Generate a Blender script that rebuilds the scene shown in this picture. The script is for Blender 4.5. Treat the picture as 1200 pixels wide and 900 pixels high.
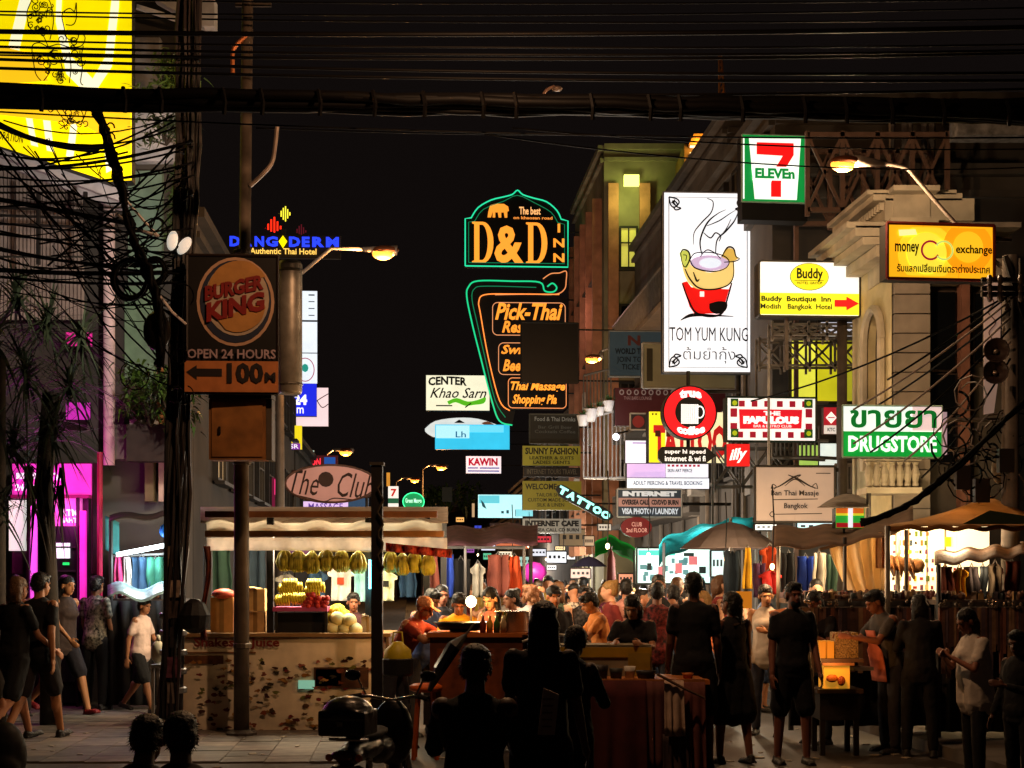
import bpy, bmesh, math, random
from mathutils import Vector, Matrix, Euler
for o in list(bpy.data.objects): bpy.data.objects.remove(o)
R = math.radians
rnd = random.Random(7)
SC = bpy.context.scene
COL = SC.collection
# ---------------------------------------------------------------- camera
F, H, HY = 1700.0, 1.75, 678.0        # focal length in photo pixels, eye height, horizon row
cd = bpy.data.cameras.new('camera'); cam = bpy.data.objects.new('camera', cd); COL.objects.link(cam)
cam.location = (0, 0, H); cam.rotation_euler = (R(90), 0, 0)
cd.sensor_width = 36; cd.lens = 36*F/1200; cd.shift_y = (HY-450)/1200
cd.clip_start = .2; cd.clip_end = 3000
SC.camera = cam
# ---------------------------------------------------------------- night sky
def lin(h):
    h = h.lstrip('#'); c = [int(h[i:i+2], 16)/255 for i in (0, 2, 4)]
    return tuple(x/12.92 if x <= .04045 else ((x+.055)/1.055)**2.4 for x in c)
W = bpy.data.worlds.new('World'); SC.world = W; W.use_nodes = True
wn = W.node_tree.nodes; wl = W.node_tree.links
bg = wn['Background']
sky = wn.new('ShaderNodeTexSky'); sky.sky_type = 'NISHITA'; sky.sun_disc = False
sky.sun_elevation = R(-8); sky.sun_rotation = R(200)
mx = wn.new('ShaderNodeMixRGB'); mx.blend_type = 'ADD'; mx.inputs[0].default_value = 1
mx.inputs[2].default_value = (.046, .032, .029, 1)       # town glow on the night air
wl.new(sky.outputs[0], mx.inputs[1]); wl.new(mx.outputs[0], bg.inputs[0]); bg.inputs[1].default_value = .10
SC.view_settings.view_transform = 'Standard'; SC.view_settings.look = 'None'
SC.view_settings.exposure = 0.0; SC.view_settings.gamma = 1
SC.cycles.max_bounces = 5; SC.cycles.diffuse_bounces = 3; SC.cycles.glossy_bounces = 2
SC.cycles.transparent_max_bounces = 6; SC.cycles.sample_clamp_indirect = 3; SC.cycles.caustics_reflective = False
SC.cycles.use_denoising = True
# ---------------------------------------------------------------- helpers
def X(px, d): return (px-600)/F*d
def Z(py, d): return H+(HY-py)/F*d
def P(px, py, d): return Vector((X(px, d), d, Z(py, d)))
def fr(d): return 6.5-.0706*d          # right-hand building line
def fl(d): return -3.9-.0706*d         # left-hand building line
_m = {}
def mat(h, rough=.75, metal=0., emit=0., noise=.25, scale=6., bump=0., objcol=False, ecol=None, sample=True, spec=.35, evar=0., trans=0.):
    k = (trans, h, rough, metal, emit, noise, scale, bump, objcol, ecol, sample, spec, evar)
    if k in _m: return _m[k]
    m = bpy.data.materials.new('m_%s' % str(h).strip('#')); m.use_nodes = True
    n = m.node_tree.nodes; l = m.node_tree.links; b = n['Principled BSDF']
    c = lin(h); b.inputs['Roughness'].default_value = rough; b.inputs['Metallic'].default_value = metal
    b.inputs['Specular IOR Level'].default_value = spec
    if objcol or noise or bump:
        tc = n.new('ShaderNodeTexCoord'); nz = n.new('ShaderNodeTexNoise'); nz.inputs['Scale'].default_value = scale
        nz.inputs['Detail'].default_value = 5; l.new(tc.outputs['Object'], nz.inputs['Vector'])
        mr = n.new('ShaderNodeMapRange'); l.new(nz.outputs['Fac'], mr.inputs[0]); mr.inputs[1].default_value = .3; mr.inputs[2].default_value = .7
        mr.inputs[3].default_value = 1-noise; mr.inputs[4].default_value = 1+noise*.5
        vm = n.new('ShaderNodeVectorMath'); vm.operation = 'SCALE'; l.new(mr.outputs[0], vm.inputs['Scale'])
        if objcol:
            oi = n.new('ShaderNodeObjectInfo'); l.new(oi.outputs['Color'], vm.inputs[0])
        else: vm.inputs[0].default_value = c
        l.new(vm.outputs[0], b.inputs['Base Color'])
        if bump:
            bp = n.new('ShaderNodeBump'); bp.inputs['Strength'].default_value = bump; bp.inputs['Distance'].default_value = .02
            l.new(nz.outputs['Fac'], bp.inputs['Height']); l.new(bp.outputs[0], b.inputs['Normal'])
    else: b.inputs['Base Color'].default_value = (*c, 1)
    if emit:
        e = lin(ecol or h)
        b.inputs['Emission Color'].default_value = (*e, 1); b.inputs['Emission Strength'].default_value = emit
        if evar:                                 # uneven tubes behind the plastic
            tc = n.new('ShaderNodeTexCoord'); nz = n.new('ShaderNodeTexNoise'); nz.inputs['Scale'].default_value = 1.1; nz.inputs['Detail'].default_value = 7; nz.inputs['Roughness'].default_value = .62
            l.new(tc.outputs['Object'], nz.inputs['Vector']); mr = n.new('ShaderNodeMapRange'); l.new(nz.outputs['Fac'], mr.inputs[0])
            mr.inputs[1].default_value = .3; mr.inputs[2].default_value = .7
            mr.inputs[3].default_value = emit*(1-evar); mr.inputs[4].default_value = emit*(1+evar*.3)
            l.new(mr.outputs[0], b.inputs['Emission Strength'])
        if not sample: m.cycles.emission_sampling = 'NONE'
    if trans:                                    # thin cloth that lets lamp light through
        tr = n.new('ShaderNodeBsdfTranslucent'); mixs = n.new('ShaderNodeMixShader'); mixs.inputs[0].default_value = trans
        if noise: l.new(vm.outputs[0], tr.inputs[0])
        else: tr.inputs[0].default_value = (*c, 1)
        l.new(b.outputs[0], mixs.inputs[1]); l.new(tr.outputs[0], mixs.inputs[2]); l.new(mixs.outputs[0], n['Material Output'].inputs['Surface'])
    _m[k] = m
    return m
def link(o, parent=None):
    COL.objects.link(o)
    if parent is not None: o.parent = parent
    return o
def tag(o, label=None, cat=None, group=None, kind=None):
    for k, v in (('label', label), ('category', cat), ('group', group), ('kind', kind)):
        if v: o[k] = v
    return o
def thing(name, label, cat, loc=(0, 0, 0), rot=0, group=None):
    o = bpy.data.objects.new(name, None); COL.objects.link(o); o.location = loc; o.rotation_euler = (0, 0, rot)
    o.empty_display_size = .1
    return tag(o, label, cat, group)
class MB:
    def __init__(s): s.v = []; s.f = []
    def add(s, vs, fs):
        b = len(s.v); s.v += [tuple(v) for v in vs]; s.f += [tuple(b+i for i in f) for f in fs]; return s
    def box(s, c, d, rz=0, rot=None):
        M = rot if rot is not None else Matrix.Rotation(rz, 3, 'Z')
        vs = [Vector(c)+M@Vector((d[0]/2*i, d[1]/2*j, d[2]/2*k)) for i in (-1, 1) for j in (-1, 1) for k in (-1, 1)]
        return s.add(vs, [(0, 1, 3, 2), (4, 6, 7, 5), (0, 4, 5, 1), (2, 3, 7, 6), (0, 2, 6, 4), (1, 5, 7, 3)])
    def span(s, a, b):
        a, b = Vector(a), Vector(b)
        return s.box((a+b)/2, [abs(t) for t in (b-a)])
    def beam(s, a, b, w, t=None):
        a, b = Vector(a), Vector(b); d = b-a; q = d.to_track_quat('Z', 'Y').to_matrix()
        return s.box((a+b)/2, (w, t or w, d.length), rot=q)
    def tube(s, pts, r, n=6, cap=True):
        pts = [Vector(p) for p in pts]; m = len(pts); vs = []; fs = []
        rs = r if isinstance(r, (list, tuple)) else [r]*m
        up = None
        for i, p in enumerate(pts):
            t = (pts[min(i+1, m-1)]-pts[max(i-1, 0)]).normalized()
            if up is None: up = Vector((0, 0, 1)) if abs(t.z) < .9 else Vector((0, 1, 0))
            a = t.cross(up).normalized(); b = a.cross(t).normalized(); up = b
            vs += [p+(a*math.cos(2*math.pi*k/n)+b*math.sin(2*math.pi*k/n))*rs[i] for k in range(n)]
        for i in range(m-1):
            fs += [(i*n+k, i*n+(k+1) % n, (i+1)*n+(k+1) % n, (i+1)*n+k) for k in range(n)]
        if cap: fs += [tuple(range(n))[::-1], tuple((m-1)*n+k for k in range(n))]
        return s.add(vs, fs)
    def ell(s, c, r, n=10, m=6, rot=None):
        c = Vector(c); vs = []; fs = []
        for i in range(1, m):
            a = math.pi*i/m
            for k in range(n):
                b = 2*math.pi*k/n
                v = Vector((math.sin(a)*math.cos(b)*r[0], math.sin(a)*math.sin(b)*r[1], math.cos(a)*r[2]))
                vs.append(c+(rot@v if rot is not None else v))
        t = Vector((0, 0, r[2])); t = rot@t if rot is not None else t
        vs += [c+t, c-t]; T = len(vs)-2
        for i in range(m-2):
            fs += [(i*n+k, (i+1)*n+k, (i+1)*n+(k+1) % n, i*n+(k+1) % n) for k in range(n)]
        fs += [(T, k, (k+1) % n) for k in range(n)]+[(T+1, (m-2)*n+(k+1) % n, (m-2)*n+k) for k in range(n)]
        return s.add(vs, fs)
    def lathe(s, prof, c=(0, 0, 0), n=16):
        c = Vector(c); m = len(prof)
        vs = [c+Vector((r*math.cos(2*math.pi*k/n), r*math.sin(2*math.pi*k/n), z)) for r, z in prof for k in range(n)]
        fs = [(i*n+k, i*n+(k+1) % n, (i+1)*n+(k+1) % n, (i+1)*n+k) for i in range(m-1) for k in range(n)]
        return s.add(vs, fs+[tuple(range(n))[::-1], tuple((m-1)*n+k for k in range(n))])
    def prism(s, poly, y0, y1):             # polygon in x,z pushed along y
        n = len(poly)
        a = sum(poly[i][0]*poly[(i+1) % n][1]-poly[(i+1) % n][0]*poly[i][1] for i in range(n))
        if a < 0: poly = poly[::-1]
        vs = [(x, y0, z) for x, z in poly]+[(x, y1, z) for x, z in poly]
        return s.add(vs, [tuple(range(n)), tuple(range(2*n-1, n-1, -1))]+[((i+1) % n, i, n+i, n+(i+1) % n) for i in range(n)])
    def grid(s, fn, nu, nv):
        vs = [fn(i/nu, j/nv) for j in range(nv+1) for i in range(nu+1)]
        return s.add(vs, [(j*(nu+1)+i, j*(nu+1)+i+1, (j+1)*(nu+1)+i+1, (j+1)*(nu+1)+i) for j in range(nv) for i in range(nu)])
    def mesh(s, name, m=None, smooth=False):
        me = bpy.data.meshes.new(name); me.from_pydata(s.v, [], s.f)
        if m is not None: me.materials.append(m)
        if smooth: me.polygons.foreach_set('use_smooth', [True]*len(me.polygons))
        return me
    def build(s, name, m, parent=None, smooth=False, loc=None, label=None, solid=0):
        if parent is not None and loc is None:    # geometry given in world space: store relative to an unrotated parent
            L = parent.location if parent.parent is None else parent.location+parent.parent.location
            s.v = [(x-L[0], y-L[1], z-L[2]) for x, y, z in s.v]
        o = bpy.data.objects.new(name, s.mesh(name, m, smooth)); link(o, parent)
        if loc is not None: o.location = loc
        if solid:
            q = o.modifiers.new('solid', 'SOLIDIFY'); q.thickness = solid
        if label: o['label'] = label
        return o
def one(mb, name, m, label, cat, group=None, smooth=False, kind=None, solid=0):
    """a thing that is one mesh: origin at its base"""
    xs = [v[0] for v in mb.v]; ys = [v[1] for v in mb.v]; zs = [v[2] for v in mb.v]
    c = ((min(xs)+max(xs))/2, (min(ys)+max(ys))/2, min(zs))
    mb.v = [(x-c[0], y-c[1], z-c[2]) for x, y, z in mb.v]
    o = mb.build(name, m, None, smooth, loc=c, solid=solid); return tag(o, label, cat, group, kind)
def copy_tree(o, parent=None):
    c = o.copy(); COL.objects.link(c)
    if parent is not None: c.parent = parent
    for ch in list(o.children): copy_tree(ch, c)
    return c
def sag(a, b, drop, n=12):
    a, b = Vector(a), Vector(b)
    return [a.lerp(b, i/n)-Vector((0, 0, drop*4*(i/n)*(1-i/n))) for i in range(n+1)]
def lamp(name, loc, col, power, rad=.1, parent=None, spot=None, typ='POINT'):
    d = bpy.data.lights.new(name, 'SPOT' if spot else typ); d.energy = power; d.color = lin(col); d.shadow_soft_size = rad
    if spot: d.spot_size = R(spot); d.spot_blend = .8
    o = bpy.data.objects.new(name, d); link(o, parent); o.location = loc; return o
# flat shapes and lettering for signs -----------------------------------
_tc = {}
def curve_mesh(c):
    o = bpy.data.objects.new('tmp', c); COL.objects.link(o)
    me = bpy.data.meshes.new_from_object(o); bpy.data.objects.remove(o); return me
def text_geo(body, bold=0., shear=0., ls=1., space=1.):
    k = (body, bold, shear, ls, space)
    if k not in _tc:
        c = bpy.data.curves.new('t', 'FONT'); c.body = body; c.size = 1; c.resolution_u = 2; c.offset = bold; c.shear = shear
        c.space_line = ls; c.align_x = 'CENTER'; c.space_character = space
        me = curve_mesh(c); vs = [(v.co.x, v.co.y) for v in me.vertices]; fs = [tuple(p.vertices) for p in me.polygons]
        bpy.data.meshes.remove(me); bpy.data.curves.remove(c)
        x0, x1 = min(v[0] for v in vs), max(v[0] for v in vs); y0, y1 = min(v[1] for v in vs), max(v[1] for v in vs)
        _tc[k] = ([((x-x0)/(x1-x0), (y-y0)/(y1-y0)) for x, y in vs], fs)
    return _tc[k]
def loops_geo(loops):
    c = bpy.data.curves.new('t', 'CURVE'); c.dimensions = '2D'; c.fill_mode = 'BOTH'
    for L in loops:
        sp = c.splines.new('POLY'); sp.points.add(len(L)-1); sp.use_cyclic_u = True
        for p, q in zip(sp.points, L): p.co = (q[0], q[1], 0, 1)
    me = curve_mesh(c); vs = [(v.co.x, v.co.y) for v in me.vertices]; fs = [tuple(p.vertices) for p in me.polygons]
    bpy.data.meshes.remove(me); bpy.data.curves.remove(c); return vs, fs
def circ(cx, cy, rx, ry=None, n=28, a0=0, a1=360):
    ry = rx if ry is None else ry
    k = n if a1-a0 == 360 else n+1
    return [(cx+rx*math.cos(R(a0+(a1-a0)*i/n)), cy-ry*math.sin(R(a0+(a1-a0)*i/n))) for i in range(k)]
def spl(pts, n=6):                        # catmull-rom through pixel points
    o = []; L = len(pts)
    for i in range(L-1):
        p0, p1, p2, p3 = pts[max(i-1, 0)], pts[i], pts[i+1], pts[min(i+2, L-1)]
        for k in range(n):
            t = k/n
            o.append(tuple(.5*(2*b+(c-a)*t+(2*a-5*b+4*c-d)*t*t+(-a+3*b-3*c+d)*t**3) for a, b, c, d in zip(p0, p1, p2, p3)))
    return o+[tuple(pts[-1])]
class Sign:
    """a sign given in photo pixels on an upright board that stands at depth d"""
    def __init__(s, name, label, cat, x0, y0, x1, y1, d, face='#ffffff', emit=1., thick=.18, frame=None, fw=2, group=None,
                 shape=None, facename='face', body='#15120f', evar=.12, rough=.5, tilt=0, light=True):
        s.d = d; s.s = d/F; s.cx, s.cy = (x0+x1)/2, (y0+y1)/2
        s.o = thing(name, label, cat, (X(s.cx, d), d, Z(y1, d)), 0, group); s.y1 = y1
        s.k = 0; s.t = thick; s.emit = emit
        if tilt: s.o.rotation_euler[1] = R(tilt)
        s.o.rotation_euler[2] = R(rnd.uniform(2, 6))   # hung square to the street, which runs off to the left
        pts = shape or [(x0, y0), (x1, y0), (x1, y1), (x0, y1)]
        MB().prism(s.L(pts), -thick/2+.012, thick/2).build('cabinet', mat(body, .6), s.o, loc=(0, 0, 0))
        if face:
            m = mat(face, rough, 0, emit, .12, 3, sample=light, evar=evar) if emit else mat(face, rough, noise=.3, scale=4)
            MB().prism(s.L(pts), -thick/2, -thick/2+.008).build(facename, m, s.o, loc=(0, 0, 0))
        if face and emit > .3 and x1-x0 > 70 and not shape:
            nn = 2 if x1-x0 < 110 else 3; w_, h_ = (x1-x0)*s.s, (y1-y0)*s.s
            for i in range(1, nn): MB().box((w_*(i/nn-.5), -thick/2-.001, h_/2), (.012, .004, h_)).build('panel_joint', mat(face, .6, 0, emit*.72, 0, sample=False), s.o, loc=(0, 0, 0))
        if frame:
            n = len(pts); f = MB(); q = s.L(pts)
            for i in range(n):
                a, b = q[i], q[(i+1) % n]
                f.beam((a[0], 0, a[1]), (b[0], 0, b[1]), fw*s.s, thick+.03) if False else f.tube([(a[0], -thick/2-.004, a[1]), (b[0], -thick/2-.004, b[1])], fw*s.s/2+.006, 5)
            f.build('frame', mat(frame, .5), s.o, loc=(0, 0, 0))
    def L(s, pts): return [((x-s.cx)*s.s, (s.y1-y)*s.s) for x, y in pts]
    def flat(s, vs, fs, col, emit, name, label=None, rough=.6):
        s.k += 1; y = -s.t/2-.005*s.k
        b = MB(); q = s.L(vs)
        b.add([(x, y, z) for x, z in q], fs)
        # give the sheet a rim so it has thickness
        e = {}
        for f in fs:
            for i in range(len(f)):
                a, c = f[i], f[(i+1) % len(f)]; e[(a, c)] = 1
        rim = [(a, c) for (a, c) in e if (c, a) not in e]
        base = len(q); b.v += [(x, y+.004, z) for x, z in q]
        b.f += [(a, a+base, c+base, c) for a, c in rim]
        m = mat(col, rough, 0, emit, 0 if emit else .2, 5, sample=False) if emit else mat(col, rough, noise=.2, scale=8)
        return b.build(name, m, s.o, loc=(0, 0, 0), label=label)
    def e(s, emit): return s.emit if emit is None else emit
    def poly(s, pts, col, emit=None, name='panel', label=None):
        vs, fs = loops_geo([pts]); return s.flat(vs, fs, col, s.e(emit), name, label)
    def shape(s, loops, col, emit=None, name='emblem', label=None):
        vs, fs = loops_geo(loops); return s.flat(vs, fs, col, s.e(emit), name, label)
    def rect(s, x0, y0, x1, y1, col, emit=None, name='panel', label=None):
        return s.flat([(x0, y0), (x0, y1), (x1, y1), (x1, y0)], [(0, 1, 2, 3)], col, s.e(emit), name, label)
    def rects(s, L, col, emit=None, name='panel'):
        vs = []; fs = []
        for x0, y0, x1, y1 in L:
            b = len(vs); vs += [(x0, y0), (x0, y1), (x1, y1), (x1, y0)]; fs.append((b, b+1, b+2, b+3))
        o = s.flat(vs, fs, col, s.e(emit), name)
        if len(L) > 1: o['kind'] = 'stuff'
        return o
    def text(s, t, x0, y0, x1, y1, col, emit=None, bold=.01, shear=0, rot=0, ls=1, space=1, name='lettering', bend=None):
        vs, fs = text_geo(t, bold, shear, ls, space); w, h = x1-x0, y1-y0
        q = [(x0+u*w, y1-v*h) for u, v in vs]
        if bend: q = [bend(x, y) for x, y in q]
        if rot:
            cx, cy = (x0+x1)/2, (y0+y1)/2; c, n = math.cos(R(rot)), math.sin(R(rot))
            q = [(cx+(x-cx)*c-(y-cy)*n, cy+(x-cx)*n+(y-cy)*c) for x, y in q]
        return s.flat(q, fs, col, s.e(emit), name)
    def stroke(s, lines, w, col, emit=None, name='line_drawing', closed=False):
        vs = []; fs = []
        for L in lines:
            n = len(L); b = len(vs)
            for i, p in enumerate(L):
                a, c = L[max(i-1, 0)], L[min(i+1, n-1)]
                if closed: a, c = L[i-1], L[(i+1) % n]
                dx, dy = c[0]-a[0], c[1]-a[1]; q = math.hypot(dx, dy) or 1
                ww = w*(p[2] if len(p) > 2 else 1)/2
                vs += [(p[0]-dy/q*ww, p[1]+dx/q*ww), (p[0]+dy/q*ww, p[1]-dx/q*ww)]
            for i in range(n if closed else n-1):
                j = (i+1) % n; fs.append((b+2*i, b+2*j, b+2*j+1, b+2*i+1))
        return s.flat(vs, fs, col, s.e(emit), name)
    def neon(s, lines, r, col, emit=3., name='neon_tube', off=.06, closed=False):
        b = MB()
        for L in lines:
            q = s.L(L+[L[0]] if closed else L); b.tube([(x, -s.t/2-off, z) for x, z in q], r*s.s, 5)
        return b.build(name, mat(col, .4, 0, emit, 0, sample=False), s.o, loc=(0, 0, 0))
    def arm(s, px, py, col='#2a2622', r=.03, name='bracket', both=False):
        """steel arm from the side of the sign to a wall at pixel px"""
        b = MB()
        for dy in ((-.25, .25) if both else (0,)):
            z = (s.y1-py)*s.s+dy; xe = (px-s.cx)*s.s
            b.tube([(0, s.t/2+.01, z), (xe, s.t/2+.01, z)], r, 6)
        return b.build(name, mat(col, .6, .4), s.o, loc=(0, 0, 0))
# ================================================================ SETTING
b = MB(); b.add([(-300, -20, 0), (300, -20, 0), (300, 700, 0), (-300, 700, 0)], [(0, 1, 2, 3)])
road = b.build('road', mat('#3a3532', .55, noise=.5, scale=1.3, bump=.6)); tag(road, kind='structure')
# painted line beside the kerb
b = MB()
for i in range(14):
    y = 13+i*4; b.box((fl(y)+3.35, y, .005), (.12, 2.2, .004))
o = b.build('road_marking', mat('#8f8a80', .7, noise=.5, scale=9)); tag(o, kind='structure')
def kx(y): return -1.28-.0706*(y-15)
pv = MB(); ys = [6, 13, 30, 60, 140]
for i in range(len(ys)-1):
    a, c = ys[i], ys[i+1]
    pv.add([(-30, a, 0), (kx(a), a, 0), (kx(c), c, 0), (-30, c, 0), (-30, a, .105), (kx(a), a, .105), (kx(c), c, .105), (-30, c, .105)],
           [(4, 5, 6, 7), (0, 1, 5, 4), (1, 2, 6, 5), (3, 0, 4, 7)])
pav = pv.build('pavement', mat('#5a544e', .85, noise=.4, scale=3, bump=.5)); tag(pav, kind='structure')
pms = [MB().box((0, 0, .0095), (.392, .392, .019)).mesh('paver', mat(c, .75, noise=.35, scale=5, bump=.5)) for c in ('#6d645c', '#5f5852', '#776b60')]
n = 0
for j in range(25):
    for i in range(12):
        x = -1.62-.4*i-.0706*(j*.4); y = 13.1+j*.4
        if x/y*1700+600 < -30 or n >= 296: continue
        o = bpy.data.objects.new('paver', rnd.choice(pms)); link(o, pav); n += 1
        o.location = (x, y, .105+rnd.uniform(-.003, .003)); o.rotation_euler = (rnd.uniform(-.006, .006), rnd.uniform(-.006, .006), .07)
pr = MB()
for a, c in ((12, 26), (26, 60), (60, 140)):
    A, C = fr(a)-1.3, fr(c)-1.3
    pr.add([(A, a, 0), (30, a, 0), (30, c, 0), (C, c, 0), (A, a, .12), (30, a, .12), (30, c, .12), (C, c, .12)], [(4, 5, 6, 7), (0, 1, 5, 4), (3, 0, 4, 7)])
tag(pr.build('pavement', mat('#57504a', .85, noise=.4, scale=3, bump=.5)), kind='structure')
kb = MB()
for i in range(30):
    y = 10+i*1.0; kb.box((kx(y)+.07, y, .06), (.14, .985, .125), rz=.07)
tag(kb.build('kerb', mat('#8a7f72', .8, noise=.4, scale=4)), kind='structure')

GL = mat('#0b0c0e', .15, noise=0, spec=.6)
def windows(par, A, B, zs, bays, ww, wh, frame='#2c2a28', lit=None, out=None, inset=.06, sill=True):
    """rows of windows on the wall from A to B (x,y); `out` is the outward normal"""
    A, B = Vector((*A, 0)), Vector((*B, 0)); t = (B-A).normalized(); nrm = Vector((t.y, -t.x, 0))
    if out is not None and nrm.dot(Vector((*out, 0))) < 0: nrm = -nrm
    rz = math.atan2(t.y, t.x)
    fm = MB()
    for sx, sz, w, h in ((0, wh/2+.03, ww+.12, .07), (0, -wh/2-.03, ww+.12, .07), (-ww/2-.03, 0, .07, wh), (ww/2+.03, 0, .07, wh), (0, 0, .04, wh), (0, .12*wh, ww, .035)):
        fm.box((sx, 0, sz), (w, .12, h))
    if sill: fm.box((0, -.1, -wh/2-.1), (ww+.3, .2, .07))
    fme = fm.mesh('window', mat(frame, .6, noise=.3))
    pme = MB().box((0, .02, 0), (ww-.005, .03, wh-.005)).mesh('pane', GL)
    lits = [MB().box((0, .02, 0), (ww-.005, .03, wh-.005)).mesh('pane', mat(c, .5, 0, e, 0, evar=.4, sample=False)) for c, e in (lit or ())]
    k = 0
    for z in zs:
        for i in range(bays):
            p = A.lerp(B, (i+.5)/bays)+nrm*inset
            o = bpy.data.objects.new('window', fme); link(o, par)
            ang = rz if nrm.dot(Vector((math.sin(rz), -math.cos(rz), 0))) > 0 else rz+math.pi
            o.location = Vector((p.x, p.y, z))-par.location; o.rotation_euler = (0, 0, ang)
            q = bpy.data.objects.new('pane', rnd.choice(lits) if lits and rnd.random() < .22 else pme); link(q, o); k += 1
def block(name, label, corners, z1, wall, cornice=True, zb=0):
    """building from a list of four ground corners (x,y), counter-clockwise seen from above"""
    cx = sum(c[0] for c in corners)/4; cy = sum(c[1] for c in corners)/4
    o = thing(name, label, 'building', (cx, cy, 0))
    vs = [(x, y, zb) for x, y in corners]+[(x, y, z1) for x, y in corners]
    MB().add(vs, [(0, 1, 5, 4), (1, 2, 6, 5), (2, 3, 7, 6), (3, 0, 4, 7)]).build('wall', mat(wall, .9, noise=.4, scale=.8, bump=.4), o)
    MB().add([(x, y, z1-.01) for x, y in corners], [(0, 1, 2, 3)]).build('roof', mat('#2b2826', .9), o)
    if cornice:
        c = MB(); n = 4
        for i in range(4):
            a, d = Vector((*corners[i], 0)), Vector((*corners[(i+1) % 4], 0)); t = (d-a).normalized(); nn = Vector((t.y, -t.x, 0))*.12
            for zz, th, ov in ((z1+.05, .18, .2), (z1-.35, .12, .12)):
                c.beam(a+nn*(ov/.12)*.5+Vector((0, 0, zz)), d+nn*(ov/.12)*.5+Vector((0, 0, zz)), ov, th)
        c.build('cornice', mat(wall, .85, noise=.3, scale=2), o)
    return o
# ---- right side of the street ------------------------------------------------
e = block('balcony_building', 'dark four storey block with stacked balconies behind the tom yum kung board', [(fr(27)+.3, 27), (fr(27)+9, 27), (fr(34)+9, 34), (fr(34)+.3, 34)], 10.6, '#5d5750')
windows(e, (fr(27)+.3, 27), (fr(34)+.3, 34), (4.6, 7.2, 9.4), 4, .9, 1.4, out=(-1, 0))
g = block('shophouse_row', 'long dark grey shophouse with balconies set back before the pilastered building', [(fr(34)+.95, 34.05), (fr(34)+9, 34.05), (fr(48)+9, 48), (fr(48)+.95, 48)], 12.6, '#66605a')
windows(g, (fr(34)+.95, 34), (fr(48)+.95, 48), (4.4, 7.2, 10.0), 7, 1.0, 1.5, out=(-1, 0), lit=[('#ffcf80', .25)])
for z in (3.4, 6.2, 9.0):                                   # balconies with rails
    bl = MB(); a = Vector((fr(34.4)+.55, 34.4, z)); c = Vector((fr(47.6)+.55, 47.6, z)); bl.beam(a, c, .85, .14); bl.build('balcony', mat('#57514b', .85), g)
    rl = MB(); s_ = Vector((-.38, 0, 0)); rl.beam(a+s_+Vector((0, 0, 1)), c+s_+Vector((0, 0, 1)), .05)
    for i in range(60): p = a.lerp(c, i/59)+s_; rl.beam(p, p+Vector((0, 0, 1)), .03)
    rl.build('railing', mat('#7c7770', .5, .4), g)
c_ = block('pilastered_building', 'tall pale building with lamp-lit pilasters right of the neon inn sign', [(fr(48.5), 48.5), (fr(48.5)+8, 48.5), (fr(57)+8, 57), (fr(57), 57)], 16.1, '#8a8468')
pm = MB().box((0, 0, 0), (.34, .3, 12)).mesh('pilaster', mat('#b07a5c', .8, noise=.3, scale=3))  # pink light on the pilasters is put into their colour
for i in range(5):
    y = 49.2+i*1.8; o = bpy.data.objects.new('pilaster', pm); link(o, c_); o.location = Vector((fr(y)-.14, y, 8.6))-c_.location
for i in range(4):
    o = bpy.data.objects.new('pilaster', pm); link(o, c_); o.location = Vector((fr(48.5)+.3+i*1.05, 48.37, 8.9))-c_.location
windows(c_, (fr(48.5)+.3, 48.5), (fr(48.5)+3.4, 48.5), (5, 7.6, 10.2, 12.8), 3, .5, 1.3, out=(0, -1), lit=[('#e0d860', .5)])
windows(c_, (fr(49.2), 49.2), (fr(56.4), 56.4), (5, 7.6, 10.2, 12.8), 4, .9, 1.5, out=(-1, 0))
fb = MB().box((fr(48.5)+.9, 48.3, 15.0), (.5, .2, .35)); fb.build('floodlight', mat('#d8e070', .4, 0, 2.5, 0), c_)
lamp('flood_light', Vector((fr(48.5)+.7, 47.4, 14.4))-c_.location, '#e0f080', 75, .2, c_); lamp('flood_light', Vector((fr(50)-1.2, 50.5, 11))-c_.location, '#e0a8a0', 70, .2, c_)  # second lamp has no fixture, added to light the street face pink
def fixtures(par, a, c, n, off, zr=(3.6, 9.5)):
    for i in range(n):
        y = rnd.uniform(a, c); z = rnd.uniform(*zr); MB().box((fr(y)+off-.2, y, z), (.36, .75, .55)).build('air_conditioner', mat(rnd.choice(('#a09a92', '#7a746c', '#c0bab0')), .6, noise=.3), par)
        y = rnd.uniform(a, c); MB().tube([(fr(y)+off-.06, y, .2), (fr(y)+off-.06, y, zr[1]+.8)], .05, 6).build('drainpipe', mat(rnd.choice(('#8a8278', '#5a544e', '#9a8a78')), .6), par)
fixtures(e, 27.4, 33.5, 7, .3); fixtures(g, 34.5, 47, 8, .95); fixtures(c_, 49, 56, 4, 0)
for i in range(6): y = 27.8+i; MB().box((fr(y)+.02, y, 6+.0), (.5, .8, .1)).build('window_canopy', mat('#77706a', .7), e)
one(MB().span(P(1122, 158, 22), P(1200, 128, 22.4)), 'roof_hoarding', mat('#8a8682', .7, noise=.6, scale=8), 'weathered grey hoarding strip on the roof at the far upper right', 'hoarding')
am = thing('antenna_mast', 'slim lattice mast catching orange light above the rooftop house', 'mast', P(848, 160, 46))
for dx in (-.12, .12): MB().tube([P(848, 160, 46)+Vector((dx, 0, 0)), P(844, 66, 46)+Vector((dx*.3, 0, 0))], .035, 5).build('leg', mat('#c08050', .4, .6), am)
for i in range(14): t = i/14; MB().beam(P(848-4*t, 160-94*t, 46)+Vector((-.12*(1-.7*t), 0, 0)), P(848-4*t, 152-94*t, 46)+Vector((.12*(1-.7*t), 0, 0)), .04).build('rung', mat('#c08050', .4, .6), am)
pts = [P(822, 178, 47)]
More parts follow.
